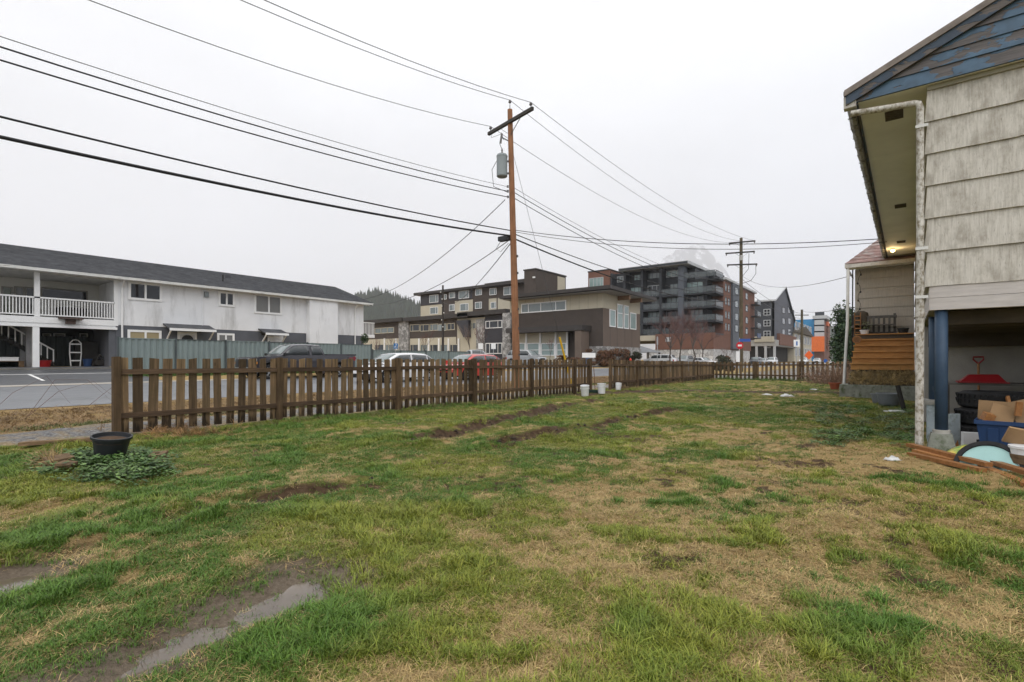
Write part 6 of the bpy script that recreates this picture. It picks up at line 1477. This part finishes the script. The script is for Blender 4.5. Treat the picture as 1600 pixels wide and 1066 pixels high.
# ================================================================ VEHICLES
m_tyre2 = M('car_tyre', (.015, .015, .016), .8, .2)
m_rim = M('alloy_rim', (.42, .43, .44), .35, .08, metal=.8)
m_cglass = glass('car_glass', (.03, .036, .038), .03, .7)
m_wglass = glass('pale_car_glass', (.16, .19, .19), .05, .8)
m_lamp = M('headlamp', (.6, .6, .58), .15, .05); m_amber = M('amber_lens', (.6, .25, .04), .3, .05); m_tail = M('tail_lens', (.35, .015, .015), .3, .05)
m_trim = M('black_trim', (.015, .015, .016), .5, .1)
def paint(name, c): return M(name, c, .3, .03, 2, 0, coat=.8, spec=.5)
WHEEL = {}
def wheel_meshes(r, w=.23):
    if (r, w) not in WHEEL:
        ty = MB().lathe([(r*.62, -w/2), (r*.9, -w/2), (r, -w*.36), (r, w*.36), (r*.9, w/2), (r*.62, w/2)], 24, ax='y', ring=True).mesh('tyre', m_tyre2, (0, 0, 0), True)
        m = MB(); m.lathe([(r*.62, w*.30), (r*.66, w*.5), (r*.60, w*.5), (r*.56, w*.2)], 24, ax='y', ring=True); m.lathe([(.05, w*.42), (.09, w*.36), (.09, w*.2), (.05, w*.1)], 12, ax='y'); m.lathe([(r*.6, -w*.3), (.02, -w*.3)], 20, ax='y')
        for k in range(6):
            a = k*math.pi/3; m.bar((.06*math.cos(a), w*.33, .06*math.sin(a)), (r*.6*math.cos(a), w*.42, r*.6*math.sin(a)), .045, .03, (0, 1, 0))
        WHEEL[(r, w)] = (ty, m.mesh('rim', m_rim))
    return WHEEL[(r, w)]
def car(label, cat, L, Wd, top, cabin, pm, loc, rz, wr=.33, axles=None, bed=None, group=None, sill=.24, name=None, glassm=None, detail=True):
    """top: [(x, z)] hood/belt/tail line, front +x; cabin: (x_base_f, x_roof_f, x_roof_r, x_base_r, z_base, z_roof)"""
    t = thing(name or cat.replace(' ', '_'), label, cat, loc, rz, group); w = Wd/2; hl = L/2
    ax = axles or (hl-.85, -hl+.8); ar = wr+.07; gm = glassm or m_cglass
    xs = sorted(set([round(v, 3) for v in list(np.linspace(-hl, hl, 28))+[a+ar*math.cos(q) for a in ax for q in np.linspace(0, math.pi, 13)]+[p[0] for p in top]]))
    tx, tz = zip(*sorted(top)); m = MB(); rows = 6; ring = []
    for x in xs:
        zt = float(np.interp(x, tx, tz)); zb = sill+(.10*max(0, abs(x)/hl-.86)/.14)
        for a in ax:
            if abs(x-a) < ar: zb = max(zb, wr+math.sqrt(max(0, ar*ar-(x-a)**2)))
        zb = min(zb, zt-.08); e = abs(x)/hl; tp = 1-.16*max(0, (e-.72)/.28)**2
        col = []
        for k in range(rows+1):
            f = k/rows; z = zb+(zt-zb)*f; g = (z-sill)/(max(tz)-sill); ww = w*tp*(1-.05*max(0, .35-g)-.10*max(0, g-.62)**1.3)
            col.append((ww, z))
        ring.append(col)
    nr = rows+1; n = len(xs)
    for s in (1, -1):
        b = len(m.v)
        for x, col in zip(xs, ring): m.v += [(x, s*a, z) for a, z in col]
        for i in range(n-1):
            for k in range(rows): m.f.append((b+i*nr+k, b+(i+1)*nr+k, b+(i+1)*nr+k+1, b+i*nr+k+1)); m.m.append(0)
    b1, b2 = 0, n*nr; cr = len(m.v)
    for x, col in zip(xs, ring): m.v.append((x, 0, col[-1][1]+.025))
    for i in range(n-1):
        m.f += [(b1+i*nr+rows, b1+(i+1)*nr+rows, cr+i+1, cr+i), (cr+i, cr+i+1, b2+(i+1)*nr+rows, b2+i*nr+rows)]; m.m += [0, 0]
    for i in (0, n-1): m.f.append(tuple([b1+i*nr+k for k in range(nr)]+[cr+i]+[b2+i*nr+k for k in range(rows, -1, -1)])); m.m.append(0)
    part(m, 'body', pm, t, True)
    part(MB().box(-hl+.25, hl-.25, -w*.82, w*.82, sill-.04, sill+.25), 'underbody', m_trim, t)
    xbf, xrf, xrr, xbr, zb, zr = cabin; wb, wt = w*.93, w*.74
    kx = [xbr, xbr+(xrr-xbr)*.5, xrr, (xrr+xrf)/2, xrf, xbf+(xrf-xbf)*.5, xbf]; kz = [zb, zb+(zr-zb)*.58, zr-.035, zr, zr-.03, zb+(zr-zb)*.54, zb]
    def roofz(x):
        z = 0
        for o, g in ((-.12, .2), (-.06, .2), (0, .2), (.06, .2), (.12, .2)): z += g*float(np.interp(x+o, kx, kz))
        return max(z, zb+.004)
    def wz(z): return wb+(wt-wb)*(z-zb)/(zr-zb)
    st = np.linspace(xbr, xbf, 26); m = MB()
    for x in st:
        z = roofz(x); zm = (zb+z)/2-.02; hs2 = [(wb, zb-.06), (wz(zm), zm), (wz(z-.05), z-.05), (wz(z)-.10, z), (wz(z)*.5, z+.018)]
        m.v += [(x, y, zz) for y, zz in hs2]+[(x, 0, z+.024)]+[(x, -y, zz) for y, zz in reversed(hs2)]
    for i in range(len(st)-1):
        for k in range(10): m.f.append((i*11+k, i*11+k+1, (i+1)*11+k+1, (i+1)*11+k)); m.m.append(0)
    part(m, 'cabin', pm, t, True)
    def sheet(nm, rows_, mat):
        m = MB(); k = len(rows_[0]); m.v = [tuple(p) for r_ in rows_ for p in r_]
        m.f = [(i*k+j, i*k+j+1, (i+1)*k+j+1, (i+1)*k+j) for i in range(len(rows_)-1) for j in range(k-1)]; m.m = [0]*len(m.f)
        o = part(m, nm, mat, t, True); sd = o.modifiers.new('thick', 'SOLIDIFY'); sd.thickness = .006; sd.offset = 0; return o
    for nm, x0, x1, mt, sg in (('windscreen', xbf+(xrf-xbf)*.10, xbf+(xrf-xbf)*.93, m_wglass, 1), ('rear_window', xbr+(xrr-xbr)*.12, xbr+(xrr-xbr)*.9, gm, -1)):
        rws = []
        for x in np.linspace(x0, x1, 6):
            z = roofz(x); yy = max(.2, wz(z)-.13); rws.append([(x+sg*.014, q*yy, z+.016+.02*(1-q*q)) for q in (-1, -.5, 0, .5, 1)])
        sheet(nm, rws, mt)
    cuts = [.10, .49, .52, .80, .82, .95] if not bed else [.12, .64, .70, .95]
    for s in (1, -1):
        for c0, c1 in zip(cuts[::2], cuts[1::2]):
            bot, up = [], []
            for c in np.linspace(c0, c1, 7):
                x = xbf+(xbr-xbf)*c; z1 = roofz(x)-.085; z0 = zb+.045
                if z1 < z0+.015: continue
                bot.append((x, s*(wz(z0)+.012), z0)); up.append((x, s*(wz(z1)+.016), z1))
            if len(bot) > 1: sheet('side_window', [bot, [tuple((p+q)/2 for p, q in zip(a_, b_)) for a_, b_ in zip(bot, up)], up], gm)
    ty, rm = wheel_meshes(wr)
    for a in ax:
        for s in (1, -1):
            wq = link('wheel', ty, t, (a, s*(w-.14), wr), (0, 0, 0 if s == 1 else math.pi)); link('rim', rm, wq)
    fz = float(np.interp(hl*.96, tx, tz))
    for s in (1, -1):
        part(MB().hexa([(hl-.28, s*(w*.62), fz-.20), (hl-.02, s*(w*.55), fz-.20), (hl-.02, s*(w*.55), fz-.06), (hl-.28, s*(w*.62), fz-.06)], [(hl-.30, s*(w*.93), fz-.20), (hl-.10, s*(w*.80), fz-.20), (hl-.10, s*(w*.80), fz-.06), (hl-.30, s*(w*.93), fz-.06)]), 'headlight', m_lamp, t)
        rzv = float(np.interp(-hl*.98, tx, tz)); part(MB().box(-hl-.01, -hl+.12, s*w*.62, s*w*.88, rzv-.32, rzv-.08), 'tail_light', m_tail, t)
        part(MB().box(xbf-.28, xbf-.14, s*(w*.95), s*(w*.95+.2), zb+.02, zb+.17), 'mirror', pm if not bed else m_trim, t)
        for q in ((.22, .72) if not bed else (.58,)): part(MB().box(xbf+(xbr-xbf)*q-.28, xbf+(xbr-xbf)*q-.12, s*(w*.985), s*(w*1.012), zb-.14, zb-.105), 'door_handle', pm, t)
    part(MB().box(hl-.10, hl+.03, -w*.78, w*.78, sill+.02, sill+.22), 'front_bumper', m_trim if not bed else m_rim, t)
    part(MB().box(-hl-.03, -hl+.10, -w*.8, w*.8, sill+.06, sill+.24), 'rear_bumper', m_trim if not bed else m_rim, t)
    part(MB().box(hl-.06, hl+.01, -w*.5, w*.5, sill+.28, fz-.08), 'grille', m_trim, t)
    return t
def sedan_top(L, h=.95): return [(L/2, .62), (L/2-.12, .74), (L/2-1.0, h-.05), (L/2-1.35, h), (-L/2+.5, h+.02), (-L/2+.1, h-.02), (-L/2, .72)]
def road_z(x): return float(base_z(np.array([x]), np.array([20.0]))[0])+.014
HD = -math.pi/2                         # traffic and parked cars here face the camera side of the street
# pickup
X = -26.0; ya, yb = onX(393, X), onX(557, X); L = yb-ya
m_blk = paint('black_truck_paint', (.022, .020, .026))
tr = car('black extended cab pickup truck parked before the metal fence', 'pickup truck', L, 1.98, [(L/2, .98), (L/2-.10, 1.14), (L/2-1.5, 1.26), (.9, 1.28), (-.7, 1.28), (-L/2, 1.30)],
    (L/2-1.55, L/2-2.35, -.92, -1.05, 1.22, 1.90), m_blk, (X-.99, (ya+yb)/2, road_z(X)), HD, .40, (L/2-.95, -L/2+1.2), bed=True, sill=.42)
part(MB().box(-L/2+.08, -1.12, -.80, .80, 1.335, 1.35), 'bed_cover', m_trim, tr)
for s in (1, -1):
    part(MB().box(-L/2, -1.1, s*.88, s*.97, 1.27, 1.36), 'bed_rail', m_blk, tr); part(MB().box(-L/2+.02, -L/2+.5, s*.985, s*1.0, 1.06, 1.16), 'decal', M('red_decal', (.20, .03, .05), .5), tr)
    part(MB().box(L/2-.30, L/2-.05, s*.84, s*.985, .80, .92), 'turn_signal', m_amber, tr)
    for a in (L/2-.95, -L/2+1.2):
        m = MB(); pp = [(a+.52*math.cos(q), s*.995, .40+.50*math.sin(q)) for q in np.linspace(.15, math.pi-.15, 12)]; m.tube(pp, .045, 6); part(m, 'fender_flare', m_trim, tr)
X = -20.0; ya, yb = onX(583, X), onX(687, X); L = yb-ya
car('white hatchback driving left behind the picket fence', 'car', L, 1.76, [(L/2, .58), (L/2-.12, .72), (L/2-.95, .96), (.2, 1.0), (-L/2+.25, 1.04), (-L/2, .85)], (L/2-.72, L/2-1.75, -L/2+.75, -L/2+.12, .94, 1.50), paint('white_car_paint', (.72, .72, .73)), (X-.88, (ya+yb)/2, road_z(X)), HD, .32, (L/2-.85, -L/2+.72), name='hatchback')
X = -19.2; ya, yb = onX(713, X), onX(792, X); L = yb-ya
car('red hatchback following the white one near the utility pole', 'car', L, 1.76, [(L/2, .6), (L/2-.12, .74), (L/2-1.0, .98), (.2, 1.0), (-L/2+.25, 1.04), (-L/2, .85)], (L/2-.85, L/2-1.75, -L/2+.85, -L/2+.15, .95, 1.49), paint('red_car_paint', (.50, .035, .025)), (X-.88, (ya+yb)/2, road_z(X)), HD, .33, (L/2-.88, -L/2+.78), name='hatchback')
P_sil = paint('silver_car_paint', (.33, .34, .35)); P_wh = paint('van_white_paint', (.70, .70, .71)); P_dk = paint('dark_car_paint', (.05, .055, .065)); P_bl = paint('blue_car_paint', (.06, .09, .16))
SUV = lambda L: ([(L/2, .70), (L/2-.12, .86), (L/2-1.0, 1.04), (0, 1.06), (-L/2+.15, 1.08), (-L/2, .9)], (L/2-.95, L/2-1.6, -L/2+.45, -L/2+.1, 1.0, 1.66))
SED = lambda L: (sedan_top(L), (L/2-1.15, L/2-1.95, -L/2+1.35, -L/2+.6, .92, 1.43))
def put(kind, px, X, pm, rz, label, L=4.5, grp='cars parked in the distance', nm=None, Y=None):
    if Y is None: Y = onX(px, X)
    top, cabn = (SUV if kind == 'suv' else SED)(L)
    return car(label, 'car', L, 1.8, top, cabn, pm, (X, Y, road_z(X) if X > -27 else float(base_z(np.array([X]), 0)[0])+.03), rz, .34, group=grp, name=nm or {'suv': 'suv', 'sed': 'sedan'}[kind], detail=False)
put('suv', 822, -33.0, P_sil, 0, 'silver suv parked before the care home entrance, right of the pole')
put('sed', 741, -36.0, P_sil, 2.6, 'silver sedan half hidden behind the red hatchback')
put('suv', 1031, -29.0, P_wh, math.pi, 'white suv parked right of the brown hall, largest of the far cars', 4.8)
put('suv', 1070, -27.6, P_sil, HD, 'silver suv seen from the front between two white cars')
put('sed', 1098, -25.6, P_wh, -.5, 'white sedan before the pale stone base')
put('suv', 1181, -23.0, P_dk, HD, 'dark suv farther down the street by the parkade')
put('sed', 1192, -22.6, P_sil, HD, 'silver car just right of the dark suv down the street')
put('suv', 1206, -21.2, P_wh, HD, 'white suv in the street below the gabled building')
put('suv', 1256, -20.5, P_wh, HD, 'white suv by the farthest utility pole')
put('suv', 1277, -20.0, P_wh, HD, 'white van like car right of the orange sign', 5.2)
put('sed', 1303, -13.5, P_wh, HD, 'pale car at the right end of the far street', 4.6)
# ================================================================ SIGNS AND STREET FURNITURE
x, y = -10.9, onX(1156, -10.9); d = dep(x, y)
t = thing('stop_sign', 'red octagonal sign with blue street name blade beyond the back fence', 'sign', (x, y, 0), A)
zc = zat(540, x, y)
part(MB().tube([(0, .06, 0), (0, .06, zat(528, x, y))], .035, 8), 'sign_post', m_metal, t)
part(MB().prism([(.33*math.cos(R(22.5+45*k)), zc+.33*math.sin(R(22.5+45*k))) for k in range(8)], 'y', 0, .02), 'octagon', M('sign_red', (.45, .02, .03), .4, .05), t)
part(MB().box(-.17, .17, -.006, -.001, zc-.08, zc+.08), 'white_legend', m_sw, t)
part(MB().box(-.06, .95, .03, .05, zat(534, x, y), zat(529.5, x, y)), 'street_blade', M('blade_blue', (.04, .09, .32), .4, .05), t)
part(MB().box(-.34, -.02, -.02, .0, zat(566, x, y), zat(549, x, y)), 'white_board', m_sw, t)
x, y = -11.0, onX(1245, -11.0); t = thing('notice_sign', 'white rectangular sign on a post left of the farthest pole', 'sign', (x, y, 0), A)
part(MB().tube([(0, .05, 0), (0, .05, zat(529, x, y))], .04, 8), 'sign_post', m_metal, t); part(MB().box(-.42, .42, 0, .03, zat(542, x, y), zat(531, x, y)), 'panel', m_sw, t); part(MB().box(-.12, .12, -.008, -.001, zat(540, x, y), zat(533.5, x, y)), 'blue_mark', M('mark_blue', (.10, .18, .40), .5), t)
x, y = -11.5, onX(1264, -11.5); t = thing('road_work_sign', 'orange diamond road work sign in the far street', 'sign', (x, y, 0), A); zc = zat(555, x, y)
part(MB().prism([(0, zc+.75), (.75, zc), (0, zc-.75), (-.75, zc)], 'y', 0, .03), 'diamond', M('sign_orange', (.72, .12, .02), .5, .05), t); part(MB().tube([(0, .05, 0), (0, .05, zc)], .04, 6), 'sign_post', m_metal, t)
x, y = -8.8, onX(1290, -8.8); t = thing('round_sign', 'blue round sign just above the back fence', 'sign', (x, y, 0), A); zc = zat(564, x, y)
part(MB().lathe([(.30, 0), (.30, .03)], 20, (0, 0, zc), ax='y'), 'disc', M('round_blue', (.015, .09, .32), .4, .05), t); part(MB().tube([(0, .05, 0), (0, .05, zc)], .03, 6), 'sign_post', m_metal, t)
x, y = -28.2, onX(985, -28.2); t = thing('fire_hydrant', 'red fire hydrant before the stone base of the brown hall', 'hydrant', (x, y, float(base_z(np.array([x]), 0)[0])+.25))
part(MB().lathe([(.2, 0), (.2, .06), (.13, .08), (.13, .58), (.18, .6), (.18, .66), (.14, .7), (.11, .82), (.04, .88)], 14), 'barrel', m_hyd if 'm_hyd' in globals() else M('hydrant_red', (.62, .05, .02), .4, .06), t, True)
part(MB().tube([(-.28, 0, .45), (.28, 0, .45)], .08, 10), 'nozzle', M('hydrant_cap', (.62, .06, .02), .4), t, True)
x, y = -28.5, onX(917, -28.5); zz = float(base_z(np.array([x]), 0)[0]); t = thing('banner_sign', 'white banner on a dark blue stand at the gap in the fence', 'sign', (x, y, zz), A)
part(MB().box(-.55, 1.0, 0, .05, zat(559, x, y)-zz, zat(551.5, x, y)-zz), 'banner', m_sw, t); part(MB().box(-.12, .32, -.02, .2, 0, zat(559.2, x, y)-zz), 'stand', P_bl, t)
x, y = -26.9, onX(1027, -26.9); t = thing('sign_post', 'bare grey sign post beside the white suv', 'post', (x, y, .2)); part(MB().tube([(0, 0, 0), (0, 0, zat(528, x, y))], .06, 8), 'shaft', m_metal, t); part(MB().box(-.05, .05, -.2, .2, zat(541, x, y), zat(529, x, y)), 'plate', m_metal, t)
for px, lab in ((771, 'small white notice sign by the care home door'), (751, 'white notice board left of the care home stone pier')):
    X = -33.5; y = onX(px, X); t = thing('notice_sign', lab, 'sign', (X, y, .7), A); zc = zat(541, X, y)-.7
    part(MB().tube([(0, .04, 0), (0, .04, zc+.3)], .03, 6), 'sign_post', m_metal, t); part(MB().box(-.24, .24, 0, .03, zc-.3, zc+.3), 'panel', m_sw, t)
# ================================================================ TREES AND SHRUBS
m_bark = M('grey_bark', (.085, .07, .06), .9, .3, 4, .4, 30)
m_twig = M('reddish_twigs', (.15, .085, .075), .9, .3, 2, 0)
m_twig2 = M('pale_twigs', (.17, .13, .11), .9, .3, 2, 0)
def bare_tree(label, x, y, z, h, seed, tm=None, thin=1.0, spread=.55, depth=5, name='bare_tree', grp=None):
    rr = random.Random(seed); T = MB(); B = MB()
    def grow(p, d, L, r, k):
        q = p+d*L; mid = p+d*L*.5+Vector((rr.gauss(0, .04), rr.gauss(0, .04), 0))*L
        (T if k < 2 else B).tube([p, mid, q], [r, r*.85, r*.68], 5 if k < 2 else 3, cap=False)
        if k >= depth: return
        for _ in range(rr.choice((2, 3, 3)) if k else 4):
            a = rr.uniform(0, 6.28); s = spread*rr.uniform(.5, 1.25)
            nd = (d+Vector((math.cos(a)*s, math.sin(a)*s, rr.uniform(-.05, .25)))).normalized()
            grow(p.lerp(q, rr.uniform(.55, 1.0)) if k else q, nd, L*rr.uniform(.58, .85), r*.6, k+1)
    grow(Vector((0, 0, 0)), Vector((rr.gauss(0, .03), rr.gauss(0, .03), 1)).normalized(), h*.30, h*.013*thin, 0)
    t = thing(name, label, 'tree', (x, y, z), 0, grp); part(T if T.v else B, 'trunk', m_bark, t); 
    link('crown', B.mesh('crown', tm or m_twig, (0, 0, 0), False, fix=False), t); return t
for i, (px, X, h, lab) in enumerate(((1047, -26.8, 8.6, 'reddish bare tree, leftmost of the row before the brick podium'), (1063, -26.8, 9.8, 'reddish bare tree, second of the row before the brick podium'), (1082, -26.6, 9.8, 'reddish bare tree, third of the row before the brick podium'), (1097, -26.6, 8.4, 'reddish bare tree, rightmost of the row before the brick podium'))):
    bare_tree(lab, X, onX(px, X), .3, h, 20+i, m_twig, 1.15, .6, 7, grp='bare trees before the podium')
for i, (px, Y, h, lab) in enumerate(((590, 57.5, 5.2, 'thin bare tree at the far left of the care home'), (612, 57.5, 5.5, 'thin bare tree left of the first stone pier'), (663, 57, 6.3, 'bare tree before the care home middle windows'), (733, 57, 7.4, 'tall bare tree before the slanted charcoal wall'), (752, 57, 7.0, 'pale bare tree before the second stone pier'), (802, 54.5, 3.6, 'small bare tree just left of the entrance glazing'), (860, 54, 3.6, 'small bare tree before the entrance glazing'), (973, 57, 3.4, 'small bare shrub tree before the stone base'))):
    x = onY(px, Y) if px < 930 else -28.6; y = Y if px < 930 else onX(px, -28.6); bare_tree(lab, x, y, .8, h, 40+i, m_twig2 if i % 2 else m_twig, .8, .42, 5, grp='bare trees by the care home')
bare_tree('low bare shrub tree by the pale stone corner', -26.2, onX(1137, -26.2), .2, 4.4, 77, m_twig2, .8, .7, 6)
def leaf_mass(name, label, cat, x, y, z, rx, ry, rz_, n, s, cols, seed, trunk=None, conic=0.0):
    rr = np.random.RandomState(seed); t = thing(name, label, cat, (x, y, z))
    nb = max(6, n//260); ang = rr.rand(nb)*6.28; hh = rr.rand(nb); rad = np.sqrt(rr.rand(nb))*(1-conic*hh)*.85
    cx, cy, cz = rx*rad*np.cos(ang), ry*rad*np.sin(ang), rz_*(hh*1.85+.08); br = (.22+.2*rr.rand(nb))
    k = rr.randint(0, nb, n); u = rr.normal(size=(n, 3)); u /= np.linalg.norm(u, axis=1)[:, None]; q = rr.rand(n)**.4
    P = np.stack([cx[k]+u[:, 0]*q*br[k]*rx*1.3, cy[k]+u[:, 1]*q*br[k]*ry*1.3, np.maximum(.02, cz[k]+u[:, 2]*q*br[k]*rz_)], -1)
    a = rr.normal(size=(n, 3)); a /= np.linalg.norm(a, axis=1)[:, None]; b = np.cross(a, rr.normal(size=(n, 3))); b /= np.linalg.norm(b, axis=1)[:, None]
    sz = s*(.6+.8*rr.rand(n))[:, None]; V = np.stack([P-a*sz, P+b*sz*.45, P+a*sz, P-b*sz*.45], 1).reshape(-1, 3)
    me = bpy.data.meshes.new('foliage'); me.from_pydata(V.tolist(), [], [(4*i, 4*i+1, 4*i+2, 4*i+3) for i in range(n)])
    for c in cols: me.materials.append(c)
    me.polygons.foreach_set('material_index', (np.floor(rr.rand(n)*len(cols))).astype(np.int32)); me.update()
    link('crown' if trunk else 'foliage', me, t)
    m = MB()
    if trunk: m.tube([(0, 0, -.1), (.05, 0, rz_*.6), (0, 0, rz_*1.6)], [trunk, trunk*.7, trunk*.2], 8)
    for i in range(min(nb, 26)): m.tube([(0, 0, rz_*.15), (cx[i]*.5, cy[i]*.5, cz[i]*.7), (cx[i], cy[i], cz[i])], [.05*s*3, .03*s*3, .012], 4, cap=False)
    part(m, 'trunk' if trunk else 'stems', m_bark, t); return t
def lm(name, c): return M(name, c, .7, .3, 1.5, 0)
ev = [lm('evergreen_a', (.022, .045, .02)), lm('evergreen_b', (.035, .065, .026)), lm('evergreen_c', (.05, .075, .03))]
rd = [lm('dead_leaf_a', (.14, .06, .035)), lm('dead_leaf_b', (.09, .05, .03)), lm('dead_leaf_c', (.17, .10, .05))]
hd = [lm('hedge_a', (.03, .04, .022)), lm('hedge_b', (.055, .05, .032))]
y = 44.0; leaf_mass('evergreen_tree', 'dark evergreen tree behind the porch corner', 'tree', onY(1326, y), y, 0, 1.35, 1.35, 2.5, 8000, .11, ev, 3, .14, .4)
for i, px in enumerate((935, 952, 968, 988)):
    X = -28.7; yb_ = onX(px, X); leaf_mass('shrub', ('rust red shrub, leftmost before the stone base', 'rust brown shrub, second before the stone base', 'brown shrub, third before the stone base', 'olive brown shrub, rightmost before the stone base')[i], 'shrub', X, yb_, .5, 1.0, 2.4, .95, 2600, .12, rd if i < 3 else hd, 60+i)
for i, px in enumerate((1118, 1133, 1147)):
    X = -13.6; yb_ = onX(px, X); leaf_mass('hedge_shrub', ('dark hedge shrub, left of three beyond the back fence', 'dark hedge shrub, middle of three beyond the back fence', 'reddish hedge shrub, right of three beyond the back fence')[i], 'shrub', X, yb_, 0, 1.0, 1.3, .78, 1200, .10, hd if i < 2 else rd, 70+i)
leaf_mass('small_conifer', 'small dark conifer between apartment end and metal fence', 'tree', -33.5, onX(565, -33.5), .7, .8, .8, 1.3, 1500, .1, ev, 9, .08, .6)
for i, px in enumerate((792, 880)):
    Y = 53.0; leaf_mass('planting', ('low brown planting left of the entrance', 'low brown planting right of the entrance')[i], 'shrub', onY(px, Y), Y, .9, 2.2, .7, .4, 900, .12, rd, 90+i)
# gazebo roof beside the brown hall
x, y = -34.0, onX(1000, -34.0)
t = thing('gazebo', 'small open shelter with grey hip roof beside the brown hall', 'shelter', (x, y, .9)); zg = zat(551, x, y)-.9; zp_ = zat(540, x, y)-.9
part(MB().add([(-2.8, -2.8, zg), (2.8, -2.8, zg), (2.8, 2.8, zg), (-2.8, 2.8, zg), (0, 0, zp_)], [(0, 1, 4), (1, 2, 4), (2, 3, 4), (3, 0, 4), (3, 2, 1, 0)]), 'roof', M('grey_shelter_roof', (.20, .205, .215), .7, .1), t)
for sx in (-2.4, 2.4):
    for sy in (-2.4, 2.4): part(MB().box(sx-.12, sx+.12, sy-.12, sy+.12, 0, zg-.01), 'post', m_joist, t)
# ================================================================ HILLS, MOUNTAIN, AIR
def ridge(name, px_list, D, mat, label, depth_m, seed, foot=0.0, rough=1.0):
    """terrain ridge: skyline given by (photo column, photo row) at distance D, falling towards the camera"""
    n, k = (260 if D > 5000 else 90), 16; pxs = np.linspace(px_list[0][0], px_list[-1][0], n); py = np.interp(pxs, *zip(*px_list)); py = py+((fbm(pxs*.16, pxs*0+3.3, 2, 4)-.5)*7 if D > 5000 else 0); r = (pxs-800)/F
    X = np.zeros((n, k)); Y = np.zeros((n, k)); Z = np.zeros((n, k)); rr = np.random.RandomState(seed)
    for j in range(k):
        f = j/(k-1); d = D-depth_m*(1-f)*1.0 if f < .8 else D-depth_m*.2+depth_m*(f-.8)*2
        X[:, j] = d*(r*ca-sa); Y[:, j] = d*(r*sa+ca); top = (HZ-py)*D/F
        shape = (f/.8)**1.1 if f < .8 else 1-(f-.8)*1.5
        Z[:, j] = foot+top*shape+(fbm(X[:, j]*.012+seed, Y[:, j]*.012, 1, 4)-.5)*rough*top*.28*min(1, f*2)
    me = grid_mesh(name, X, Y, Z); me.materials.append(mat); o = struct(link(name, me), label)
    return X, Y, Z
m_forest = M('forest_floor', (.02, .03, .018), .95, .4, .02, 0)
X, Y, Z = ridge('hill', [(300, 535), (440, 505), (520, 487), (575, 470), (600, 466), (640, 480), (665, 489), (700, 494), (760, 505), (900, 520)], 1100, m_forest, 'forested hillside beyond the apartment block', 330, 5)
rr = np.random.RandomState(8); V = []; Fc = []
n, k = X.shape
for _ in range(5200):
    i, j = rr.randint(10, n-30), rr.randint(1, k-2); a, b = rr.rand(), rr.rand()
    p = [(M_[i, j]*(1-a)+M_[i+1, j]*a)*(1-b)+(M_[i, j+1]*(1-a)+M_[i+1, j+1]*a)*b for M_ in (X, Y, Z)]
    h = rr.uniform(9, 22); w = h*rr.uniform(.16, .24); q = len(V)
    V += [(p[0]+w*math.cos(t), p[1]+w*math.sin(t), p[2]-1) for t in (0, 1.26, 2.51, 3.77, 5.03)]+[(p[0], p[1], p[2]+h)]
    Fc += [(q+s, q+(s+1) % 5, q+5) for s in range(5)]
me = bpy.data.meshes.new('conifer_forest'); me.from_pydata(V, [], Fc); me.materials.append(M('conifer_green', (.018, .034, .02), .9, .4, .05, 0)); me.update()
tag(link('conifer_forest', me), 'distant dark conifer forest on the misty hillside', 'forest', kind='stuff')
ridge('hill', [(1120, 545), (1200, 520), (1260, 505), (1310, 512), (1345, 508), (1420, 525), (1500, 545)], 1300, m_forest, 'low misty hill at the end of the street', 300, 9)
def snow_mat():
    m = bpy.data.materials.new('snowy_rock'); n, l, b = nodes(m); c, _ = coords(n, l)
    f = noise(n, l, c, .004, 6, .65); l.new(ramp(n, l, f, [(.50, (.015, .018, .022)), (.58, (.75, .76, .8))]), b.inputs['Base Color']); b.inputs['Roughness'].default_value = .9; return m
ridge('mountain', [(880, 535), (960, 480), (1010, 428), (1035, 409), (1062, 396), (1078, 391), (1087, 387), (1098, 391), (1112, 402), (1132, 424), (1150, 450), (1180, 500), (1230, 540)], 9000, snow_mat(), 'snow dusted mountain peak in the mist', 1600, 12, rough=.12)
hz = MB().box(-9500, 9500, -900, 11500, -3, 2120).build('haze', [], None)
hm = bpy.data.materials.new('haze'); hm.use_nodes = True; hn, hl_ = hm.node_tree.nodes, hm.node_tree.links
hn.remove(hn['Principled BSDF']); pv = hn.new('ShaderNodeVolumePrincipled'); pv.inputs['Color'].default_value = (.93, .95, 1, 1); pv.inputs['Density'].default_value = .00018; pv.inputs['Anisotropy'].default_value = 0.0
hl_.new(pv.outputs[0], hn['Material Output'].inputs['Volume']); hz.data.materials.append(hm)
tag(hz, 'pale mist hanging over street, hill and mountain', 'haze', kind='stuff')

# bramble canes arching over the verge at the left
t = thing('bramble_cane', 'thin red brown bramble canes arching over the left verge', 'bramble', (-15.8, 2.6, -.05))
rr_ = random.Random(5)
for k in range(4):
    a = rr_.uniform(-.6, .6); L = rr_.uniform(1.4, 3.2); y0 = rr_.uniform(-1.6, 1.2)
    part(MB().tube([(0, y0, 0), (.2, y0+L*.3, .45+rr_.random()*.4), (.1+a*.3, y0+L*.7, .55+rr_.random()*.4), (a, y0+L, .25)], [.005, .0045, .0035, .002], 4), 'cane', m_twig, t)
